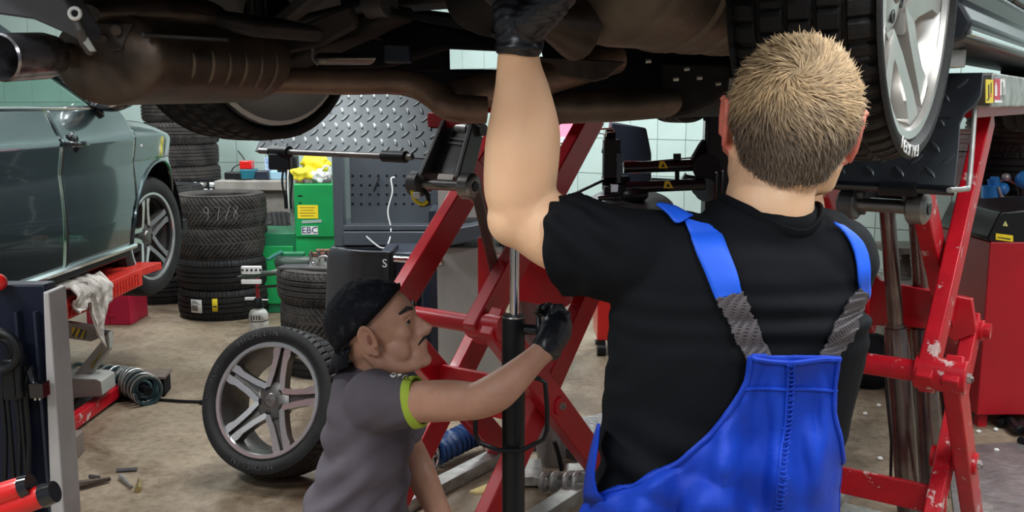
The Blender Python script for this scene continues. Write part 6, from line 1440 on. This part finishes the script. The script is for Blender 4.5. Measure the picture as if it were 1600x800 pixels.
# t-shirt
sh = MB()
sh.limb([(P(1193, 357, YB - .002), .090, .072), (P(1190, 374, YB), .115, .080), (P(1184, 400, YB), .150, .096), (P(1166, 450, YB), .180, .114), (P(1153, 520, YB), .188, .118), (P(1137, 620, YB), .182, .114), (P(1122, 700, YB), .176, .112), (P(1114, 780, YB), .178, .114), (P(1112, 860, YB), .180, .118)], 8, 40, up=UPX)
sh.limb([(P(1070, 402, YB), .066, .066), (P(990, 398, YB + .005), .068, .068), (P(930, 388, YB + .025), .070, .068), (P(896, 382, YB + .045), .078, .074)], 6, 28)
sh.limb([(P(1262, 402, YB), .070, .07), (P(1298, 408, YB + .02), .062, .066), (P(1308, 398, YB + .10), .058, .060), (P(1296, 388, YB + .20), .054)], 6, 28)
sh.limb([(P(1240, 368, YB), .05), (P(1290, 384, YB + .02), .052)], 4, 20)
def shfold(co, n):
    d = 0
    s_ = P(885, 384, YB)
    if co.x < P(985, 384, YB).x: # sleeve folds run across the sleeve
        k = min(1, (P(985, 384, YB).x - co.x) / .05); d += k * .0032 * math.sin((co.x * .55 + co.z * .2 + co.y * .5) * 330 + 6 * noise.noise(co * 9))
        d += k * .003 * noise.noise(V((co.x * 30, co.z * 14, co.y * 10)))
    k = math.exp(-((co.z - P(1250, 480, YB).z) / .045) ** 2); d += k * .0040 * math.sin(co.z * 175 + 1.2 * noise.noise(co * 8)) * (1 if co.x > P(1120, 400, YB).x else .3)
    k = math.exp(-((co.z - P(1000, 720, YB).z) / .07) ** 2); d += k * .0050 * math.sin(co.z * 85 + co.x * 30 + 2 * noise.noise(co * 6)) * (1 if co.x < P(1120, 400, YB).x else .3)
    d += .0045 * noise.noise(V((co.x * 6, co.y * 6, co.z * 15))) + .0022 * noise.noise(V((co.x * 22 - co.z * 12, co.y * 10, co.z * 16)))
    return d
shm = remesh(sh, .0055, 3, M['shirt'], shfold)
# open the sleeve: drop the end cap so that the cuff has an edge
bmS = bmesh.new(); bmS.from_mesh(shm); pc_ = P(884, 384, YB + .05); nc_ = (P(884, 384, YB + .05) - P(930, 384, YB + .025)).normalized()
bmesh.ops.bisect_plane(bmS, geom=bmS.verts[:] + bmS.edges[:] + bmS.faces[:], plane_co=pc_, plane_no=(nc_ + V((0, 0, -.06))).normalized(), clear_outer=True)
pn = P(1205, 322, YB); nn = V((0, .12, 1)).normalized()
nk = P(1203, 330, YB); dl = []
bmS.to_mesh(shm); bmS.free(); shm.shade_smooth()
shirt = link('t_shirt', shm, m1); so = shirt.modifiers.new('s', 'SOLIDIFY'); so.thickness = .0022; so.offset = -1

bsn = BVHTree.FromPolygons([v.co.copy() for v in shm.vertices], [tuple(p_.vertices) for p_ in shm.polygons])
ring = []
for k in range(48):
    a = 2 * PI * k / 48; x, y = nk.x + .0705 * math.cos(a), nk.y + .0665 * math.sin(a); hit = bsn.ray_cast(V((x + .004 * math.cos(a), y + .004 * math.sin(a), nk.z + .2)), V((0, 0, -1)))[0]
    ring.append(V((x, y, (hit.z if hit else nk.z) + .004)))
zr = [sum(ring[(i + j) % 48].z for j in range(-4, 5)) / 9 for i in range(48)]
ring = [V((p_.x, p_.y, z_)) for p_, z_ in zip(ring, zr)]
ob('collar', MB().tube(ring + ring[:1], [(.009, .004)] * 49, 10), M['shirt'], m1)
bs1 = BVHTree.FromPolygons([v.co.copy() for v in shm.vertices], [tuple(p_.vertices) for p_ in shm.polygons])
def drape(px, py, off, fallY=YB):
    d = ray(px, py).normalized(); hit, n, i, dist = bs1.ray_cast(V((0, 0, H)), d)
    if hit is None: q = P(px, py, fallY); return q
    if n.dot(d) > 0: n = -n
    return hit + n * off
def smooth_rows(rows, it=3):
    for _ in range(it):
        nr = [[p.copy() for p in r] for r in rows]
        for i in range(1, len(rows) - 1):
            for j in range(1, len(rows[0]) - 1): nr[i][j] = (rows[i][j] * 2 + rows[i - 1][j] + rows[i + 1][j] + rows[i][j - 1] + rows[i][j + 1]) / 6
        rows = nr
    return rows
def strap(name, cl, mat, nx=6, n=10, off=.006, th=.003, it=2, fn=None):
    c = catmull(cl, n); rows = []
    for i, q in enumerate(c):
        xl, yl, xr_, yr = q[:4]; row = []
        for k in range(nx + 1):
            f = k / nx; p = drape(xl + (xr_ - xl) * f, yl + (yr - yl) * f, off)
            if fn: p = p + fn(i / (len(c) - 1), f)
            row.append(p)
        rows.append(row)
    rows = smooth_rows(rows, it); o = ob(name, MB().grid(rows), mat, m1, fix=False); s_ = o.modifiers.new('s', 'SOLIDIFY'); s_.thickness = th; s_.offset = 0; return o, rows
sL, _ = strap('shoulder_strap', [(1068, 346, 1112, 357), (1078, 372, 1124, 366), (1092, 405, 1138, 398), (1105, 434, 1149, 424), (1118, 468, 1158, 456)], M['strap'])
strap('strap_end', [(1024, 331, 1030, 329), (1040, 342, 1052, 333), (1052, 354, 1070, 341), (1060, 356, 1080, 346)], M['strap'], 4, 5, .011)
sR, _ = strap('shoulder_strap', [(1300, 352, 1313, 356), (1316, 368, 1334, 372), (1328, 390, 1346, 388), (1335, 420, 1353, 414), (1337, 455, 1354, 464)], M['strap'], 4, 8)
wave = lambda u, f: V((0, 0, 0))
def elastic(cl):
    e, rows = strap('elastic_strap', cl, M['elastic'], 8, 14, .006, .003, 2, lambda u, f: V((.0010 * math.sin(u * 60), 0, 0)) * (1 if f in (0, 1) else 0))
    mbx = MB(); nr = len(rows)
    for i in range(0, nr - 1):
        for h in (0, .5):
            a = [rows[i][k].lerp(rows[min(i + 1, nr - 1)][k], h) for k in range(9)]
            pts = [a[k] + V((0, -.0022, .0026 * math.sin(k * 1.6 + i))) for k in range(9)]; mbx.tube(pts, .0010, 5, False)
    tag(ob('elastic_ribs', mbx, M['elastic_l'], e), kind='stuff')
elastic([(1118, 468, 1158, 456), (1135, 495, 1170, 480), (1148, 525, 1182, 508), (1163, 556, 1199, 548), (1166, 562, 1202, 556)])
elastic([(1336, 454, 1355, 465), (1318, 476, 1346, 486), (1300, 510, 1330, 520), (1282, 545, 1306, 555), (1276, 552, 1304, 558)])
# overalls: one sheet for the back bib, lower body as a loft that goes round
def bibL(y):
    t = [(553, 1166), (590, 1160), (606, 1152), (650, 1126), (690, 1090), (730, 1035), (755, 985), (772, 940), (780, 916), (800, 905)]
    for (a, xa), (b_, xb) in zip(t, t[1:]):
        if a <= y <= b_: return xa + (xb - xa) * (y - a) / (b_ - a)
    return t[-1][1] if y > 800 else t[0][1]
def bibR(y):
    t = [(553, 1305), (600, 1299), (640, 1297), (680, 1306), (720, 1311), (760, 1309), (800, 1308)]
    for (a, xa), (b_, xb) in zip(t, t[1:]):
        if a <= y <= b_: return xa + (xb - xa) * (y - a) / (b_ - a)
    return 1308
rows = []
NY, NX = 70, 56
for i in range(NY + 1):
    y = 554 + (806 - 554) * i / NY; row = []
    for k in range(NX + 1):
        f = k / NX; x = bibL(y) + (bibR(y) - bibL(y)) * f; yy = y
        ed = min(1, min(f, 1 - f) * 8); low = max(0, (y - 600) / 200)
        q = drape(x, yy, .010)
        d = ray(x, yy).normalized()
        fold = .050 * (low + .15) * (noise.noise(V((x * .020, y * .007, 2))) + .30) + .016 * noise.noise(V((x * .05, y * .012, 4))) + .003 * math.sin(x * .14 + 2 * noise.noise(V((x * .02, y * .02, 1)))) * low
        q = q - d * ed * max(-.002, .010 * low + fold)
        row.append(q)
    rows.append(row)
rows = smooth_rows(rows, 3)
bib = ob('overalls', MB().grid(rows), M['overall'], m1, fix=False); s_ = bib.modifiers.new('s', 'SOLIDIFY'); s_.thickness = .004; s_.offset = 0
def seam(name, pts, r=.0022, mat=None, off=.0): 
    c = catmull([(x, y) for x, y in pts], 8); q = []
    for x, y in c:
        i = (y - 554) / (806 - 554) * NY; i = max(0, min(NY - .001, i)); l, r_ = bibL(y), bibR(y); f = max(0, min(.9999, (x - l) / (r_ - l))) * NX
        a = rows[int(i)][int(f)]; b_ = rows[min(NY, int(i) + 1)][int(f)]; c_ = rows[int(i)][min(NX, int(f) + 1)]
        q.append(a + (b_ - a) * (i - int(i)) + (c_ - a) * (f - int(f)) + V((0, -.004, 0)))
    return ob(name, MB().tube(q, r, 6), mat or M['overall'], bib)
seam('bib_hem', [(bibL(y) + 4, y) for y in (556, 590, 606, 650, 690, 730, 755, 772, 779)], .0036); seam('bib_hem', [(bibR(y) - 4, y) for y in (556, 600, 640, 680, 720, 760, 798)], .003)
seam('top_hem', [(1168, 557), (1195, 560), (1232, 562), (1270, 558), (1303, 557)], .0036)
seam('waist_seam', [(1156, 603), (1190, 601), (1222, 603), (1260, 603), (1298, 606)], .0024)
for x_ in (1222, 1231): seam('center_seam', [(x_ + 3, 562), (x_ + 1, 610), (x_ - 2, 660), (x_ - 10, 720), (x_ - 18, 798)], .0022)
pk_ = MB()
for k in range(34):
    y = 568 + k * 6.8; x = 1229 - max(0, (y - 610)) * .085
    i = (y - 554) / (806 - 554) * NY; f = (x - bibL(y)) / (bibR(y) - bibL(y)) * NX; a = rows[int(min(NY, i))][int(f)] + V((0, -.006, 0)); pk_.tube([a + V((-.006, 0, .001)), a + V((0, -.001, -.001)), a + V((.006, 0, .0015))], .0010, 6)
tag(ob('seam_pucker', pk_, M['overall'], bib), kind='stuff')
pn_ = MB()
cxp = P(1112, 800, YB).x
pn_.limb([(V((P(1112, 792, YB).x, YB, P(1112, 792, YB).z)), .190, .130), (V((cxp, YB, .86)), .190, .135), (V((cxp, YB, .80)), .185, .13)], 6, 40, up=UPX)
for sg in (-1, 1):
    hx = cxp + sg * .092
    pn_.limb([(V((hx, YB, .84)), .100, .12), (V((hx + sg * .02, YB - .01, .62)), .092), (V((hx + sg * .03, YB - .02, .44)), .080), (V((hx + sg * .03, YB + .01, .10)), .070)], 6, 24)
pm_ = remesh(pn_, .007, 3, M['overall'], lambda co, n: .006 * noise.noise(V((co.x * 16, co.y * 16, co.z * 7))))
bmS = bmesh.new(); bmS.from_mesh(pm_); bmesh.ops.bisect_plane(bmS, geom=bmS.verts[:] + bmS.edges[:] + bmS.faces[:], plane_co=P(1112, 786, YB - .1), plane_no=(-.012, 0, 1), clear_outer=True); bmS.to_mesh(pm_); bmS.free(); pm_.shade_smooth()
pant = link('overall_trousers', pm_, m1); s_ = pant.modifiers.new('s', 'SOLIDIFY'); s_.thickness = .003
# left side panel of the overalls (front bib edge seen past the shirt)
ob('side_panel', MB().grid([[P(x0, y, YB - .02), P((x0 + x1) / 2, y, YB - .05), P(x1, y, YB - .075)] for (y, x0, x1) in ((662, 936, 938), (675, 932, 937), (690, 928, 936), (705, 924, 934), (720, 921, 932), (735, 918, 930), (750, 916, 930), (768, 914, 934), (785, 914, 950))], ), M['overall'], m1, fix=False).modifiers.new('s', 'SOLIDIFY').thickness = .003
for sg in (-1, 1):
    hx = cxp + sg * .125; ob('shoe', remesh(MB().limb([(V((hx, YB - .05, .05)), .045, .05), (V((hx, YB + .06, .045)), .05, .045), (V((hx, YB + .19, .035)), .045, .035)], 5, 18), .006, 2, M['black']), None, m1)

# ---------------------------------------------------------------- crouching man
YK = 2.36
m2 = thing('person', 'crouching man in grey t-shirt and black cap gripping the black jack', 'person', (P(565, 800, YK).x, YK, 0))
HM2 = Matrix.Translation(P(594, 514, YK)) @ Matrix.Rotation(R(-5), 4, 'Z') @ Matrix.Rotation(R(-17), 4, 'Y')
HS2 = 1.03
b = MB(); head_into(b, HM2, HS2)
b.limb([(HM2 @ V((-.035, 0, -.03)), .056, .056), (P(590, 572, YK), .060, .058), (P(583, 600, YK), .066, .070)], 6, 22)
UPY = (1, 0, 0)
b.limb([(P(585, 600, YK), .06, .10), (P(575, 645, YK), .075, .12), (P(573, 690, YK), .09, .135), (P(566, 760, YK), .10, .14), (P(556, 850, YK), .11, .15), (P(545, 900, YK), .11, .155)], 6, 26, up=UPY)
pel = P(545, 900, YK)
# legs: crouching, one knee forward, both feet on the floor
for sg in (-1, 1):
    hip = V((pel.x + .02, YK + sg * .10, max(.34, pel.z))); knee = V((hip.x + .36, YK + sg * .16, .10)); knee.x = hip.x + .14
    if False: ank = V((knee.x - .04, knee.y, .09)); toe = V((knee.x + .14, knee.y, .04))
    else: ank = V((knee.x - .40, knee.y - .02, .10)); toe = V((ank.x - .02, ank.y, .03))
    b.limb([(hip, .090), (hip.lerp(knee, .5), .076), (knee, .056)], 6, 18); b.limb([(knee, .055), (knee.lerp(ank, .4), .056), (ank, .036)], 6, 18); b.tube([ank, toe], [.036, .03], 12)
# near arm
elb = P(745, 627, 2.04)
b.limb([(P(600, 632, YK - .14), .045), (P(650, 628, 2.14), .048, .050), (P(700, 626, 2.08), .047, .047), (elb, .041)], 6, 22)
wr2 = P(850, 548, 2.07)
b.limb([(elb, .041), (P(775, 613, 2.03), .043), (P(806, 588, 2.04), .036), (P(835, 561, 2.06), .028, .026), (wr2, .027, .024), (P(862, 536, 2.08), .026, .022)], 6, 22)
# far arm hanging in front
b.limb([(P(600, 640, YK + .17), .055), (P(632, 690, YK + .16), .045), (P(655, 735, YK + .10), .042), (P(676, 780, YK + .08), .036), (P(700, 830, YK + .06), .028)], 6, 20)
hand_into(b, P(702, 838, YK + .06), V((.35, -.1, -1)), V((-.4, .5, 0)), -1, (.4,) * 4, .95)
body2 = remesh(b, .0050, 2, M['skin2']); link('body', body2, m2)
HM2i = HM2.inverted()
# eyes, brows, moustache, stubble
for y in (-1, 1):
    e = HM2 @ (V((.0735, y * .031, .003)) * HS2); eo = ob('eye', MB().sph(e, .0115), M['eye'], m2); ob('iris', MB().sph(e + (HM2.to_3x3() @ V((.0070, y * .003, .001))), .0062), M['ink'], eo)
    ob('eyelid', MB().tube([HM2 @ (V(q) * HS2) for q in ((.078, y * .044, .008), (.088, y * .031, .013), (.083, y * .019, .010))], .0028, 8), M['skin2'], m2)
    ob('eyebrow', MB().tube([HM2 @ (V(q) * HS2) for q in ((.070, y * .050, .030), (.090, y * .034, .036), (.095, y * .016, .030))], [.003, .0055, .005], 8), M['dhair'], m2)
ob('moustache', MB().tube([HM2 @ (V(q) * HS2) for q in ((.084, -.024, -.060), (.099, -.010, -.049), (.103, 0, -.048), (.099, .010, -.049), (.084, .024, -.060))], [.002, .004, .0038, .004, .002], 8), M['dhair'], m2)
for HMx, hs_, mm_ in ((HM, HS, m1), (HM2, HS2, m2)):
    for y in (-1, 1): ob('inner_ear_shade', MB().sph(HMx @ (V((-.008, y * .0900, -.004)) * hs_), (.0065 * hs_, .0030, .013 * hs_), HMx.to_3x3()), M['ear_shade'], mm_)  # dark ellipsoid colours shade into the hollow of each ear
# hair at the temple + cap
def cap_pt(th, ph, o_): 
    d = V((math.sin(th) * math.cos(ph), math.sin(th) * math.sin(ph), math.cos(th))); e = V((d.x / .106, d.y / .083, d.z / .096)); return V((-.016, 0, .026)) + d * (1 / e.length + o_)
cp_ = MB(); rows = []
for j in range(25):
    row = []
    for i in range(61):
        ph = 2 * PI * i / 60; lim = R(86) - R(30) * math.cos(ph) + R(6) * (math.cos(ph) < -.5)
        th = lim * j / 24; q = cap_pt(th, ph, .006 + .004 * noise.noise(V((math.cos(ph) * 3, math.sin(ph) * 3, th * 3)))); row.append(HM2 @ (q * HS2))
    rows.append(row)
cp_.grid(rows); cap_ = ob('cap', cp_, M['cap'], m2, fix=False); s_ = cap_.modifiers.new('s', 'SOLIDIFY'); s_.thickness = .004
rim = [HM2 @ (cap_pt(R(86) - R(30) * math.cos(2 * PI * i / 60), 2 * PI * i / 60, .008) * HS2) for i in range(61)]
ob('cap_band', MB().tube(rim, [(.009, .004)] * 61, 8), M['black_matte'], cap_)
# brim turned to the back, hanging over the neck
br = MB(); rows = []
for k in range(9):
    a = R(180) + R(-58 + 116 * k / 8); base = cap_pt(R(112), a, .004); d = V((math.cos(a) * .9, math.sin(a) * .35, -1.15)).normalized(); l_ = .070 - .022 * abs(k - 4) / 4
    rows.append([HM2 @ ((base + d * l_ * u + V((-.006 * math.sin(PI * u), 0, 0))) * HS2) for u in (0, .33, .66, 1)])
br.grid(rows); bo_ = ob('cap_brim', br, M['cap'], cap_, fix=False); s_ = bo_.modifiers.new('s', 'SOLIDIFY'); s_.thickness = .004
ob('cap_buckle', MB().box(P(610, 455, YK - .03), (.024, .01, .010)), M['galv'], cap_)
# grey shirt
sh = MB()
sh.limb([(P(580, 597, YK), .066, .085), (P(572, 612, YK), .088, .165), (P(577, 650, YK), .108, .180), (P(574, 700, YK), .114, .175), (P(567, 750, YK), .121, .17), (P(560, 800, YK), .130, .172), (P(550, 880, YK), .135, .178)], 8, 40, up=UPY)
sh.limb([(P(585, 628, YK - .12), .082), (P(610, 628, YK - .16), .068, .072), (P(637, 628, 2.16), .060, .062), (P(652, 628, 2.14), .055, .057)], 6, 28)
sh.limb([(P(600, 640, YK + .14), .070), (P(625, 668, YK + .17), .058), (P(640, 695, YK + .16), .052)], 5, 22)
def sf2(co, n):
    d = .0055 * noise.noise(V((co.x * 9, co.y * 5, co.z * 14)))
    k = max(0, min(1, (P(0, 640, YK).z - co.z) / .10)); d += 0
    al = co.x * .75 + co.z * .66; ac = -co.x * .66 + co.z * .75; d += k * .030 * noise.noise(V((al * 5, ac * 24, co.y * 5))) + .005 * noise.noise(V((al * 12, ac * 30, 2))); return d
shm2 = remesh(sh, .0060, 3, M['gshirt'], sf2)
bmS = bmesh.new(); bmS.from_mesh(shm2); bmesh.ops.bisect_plane(bmS, geom=bmS.verts[:] + bmS.edges[:] + bmS.faces[:], plane_co=P(652, 628, 2.14), plane_no=(1, -.25, .28), clear_outer=True); bmS.to_mesh(shm2); bmS.free(); shm2.shade_smooth()
s2 = link('t_shirt', shm2, m2); so = s2.modifiers.new('s', 'SOLIDIFY'); so.thickness = .003; so.offset = -1
nrm = V((1, -.25, .28)).normalized(); ctr = P(650, 628, 2.145)
ob('lime_cuff', MB().lathe([(.0615, -.011), (.0615, .0), (.0595, .011), (.054, .011), (.054, -.011)], ctr, nrm, 40, True), M['lime'], m2)
ob('collar', MB().torus(P(584, 588, YK), (.25, 0, 1), .062, .007, 40, 10), pbr('dark_collar', (.05, .045, .055), .85), m2)
bs2 = BVHTree.FromPolygons([v.co.copy() for v in shm2.vertices], [tuple(p_.vertices) for p_ in shm2.polygons])
def drape2(px, py, off=.003):
    d = ray(px, py).normalized(); hit, n, i, dist = bs2.ray_cast(V((0, 0, H)), d)
    return (hit + (n if n.dot(d) < 0 else -n) * off) if hit is not None else P(px, py, 2.1)
lg = MB()
for (cx, cy, rr) in ((615, 588, 3.6),): lg.tube([drape2(cx + rr * math.cos(a), cy + rr * .8 * math.sin(a)) for a in [R(30) + R(330) * k / 14 for k in range(15)]], .0018, 6)
for pts in (((622, 592), (622, 585), (627, 585), (626, 589), (622, 589)), ((629, 593), (631, 587), (636, 588)), ((634, 596), (636, 590), (640, 592), (638, 596)), ((610, 589), (618, 589)), ((643, 600), (645, 593), (649, 596))): lg.tube([drape2(*q) for q in pts], .0015, 6)
ob('sleeve_print', lg, M['ltext'], s2)
# glove on the knob
g = MB(); hd = (P(872, 520, 2.13) - wr2).normalized()
hand_into(g, P(856, 540, 2.08), hd + V((0, .1, .25)), V((-.75, .2, .8)), -1, (.75, .8, .85, .9), .95, .05, .8)
g.limb([(P(853, 545, 2.075), .033, .030), (P(862, 530, 2.09), .037, .032), (P(868, 518, 2.11), .040, .036), (P(872, 506, 2.13), .036, .032)], 5, 20)
g.torus(P(855, 543, 2.077), hd, .031, .005, 28, 8)
ob('glove', remesh(g, .004, 2, M['glove'], lambda co, n: .0012 * noise.noise(co * 60)), None, m2)
# trousers and boots
tr = MB(); tr.limb([(P(552, 860, YK), .135, .175), (V((pel.x, YK, max(.36, pel.z))), .14, .18)], 5, 30, up=UPY)
for sg in (-1, 1):
    hip = V((pel.x + .02, YK + sg * .10, max(.34, pel.z))); knee = V((hip.x + .36, YK + sg * .16, .105)); knee.x = hip.x + .14
    ank = V((knee.x - .36, knee.y - .02, .10))
    tr.limb([(hip, .105), (hip.lerp(knee, .5), .092), (knee, .075)], 6, 20); tr.limb([(knee, .073), (knee.lerp(ank, .5), .072), (ank, .055)], 6, 20)
ob('trousers', remesh(tr, .007, 3, M['trouser'], lambda co, n: .004 * noise.noise(co * 14)), None, m2)
for sg in (-1, 1):
    hip = V((pel.x + .02, YK + sg * .10, 0)); kx = hip.x + .14; y_ = YK + sg * .16
    ob('boot', remesh(MB().limb([(V((kx - .07, y_, .055)), .045, .05), (V((kx + .05, y_, .05)), .05, .045), (V((kx + .17, y_, .035)), .045, .032)], 5, 18) if sg > 0 else MB().limb([(V((kx - .37, y_ - .02, .10)), .05), (V((kx - .42, y_ - .02, .05)), .045)], 5, 18), .006, 2, M['black']), None, m2)
# flat colour normals are left to Blender; unused helper data is dropped
for m_ in list(bpy.data.meshes):
    if m_.users == 0: bpy.data.meshes.remove(m_)
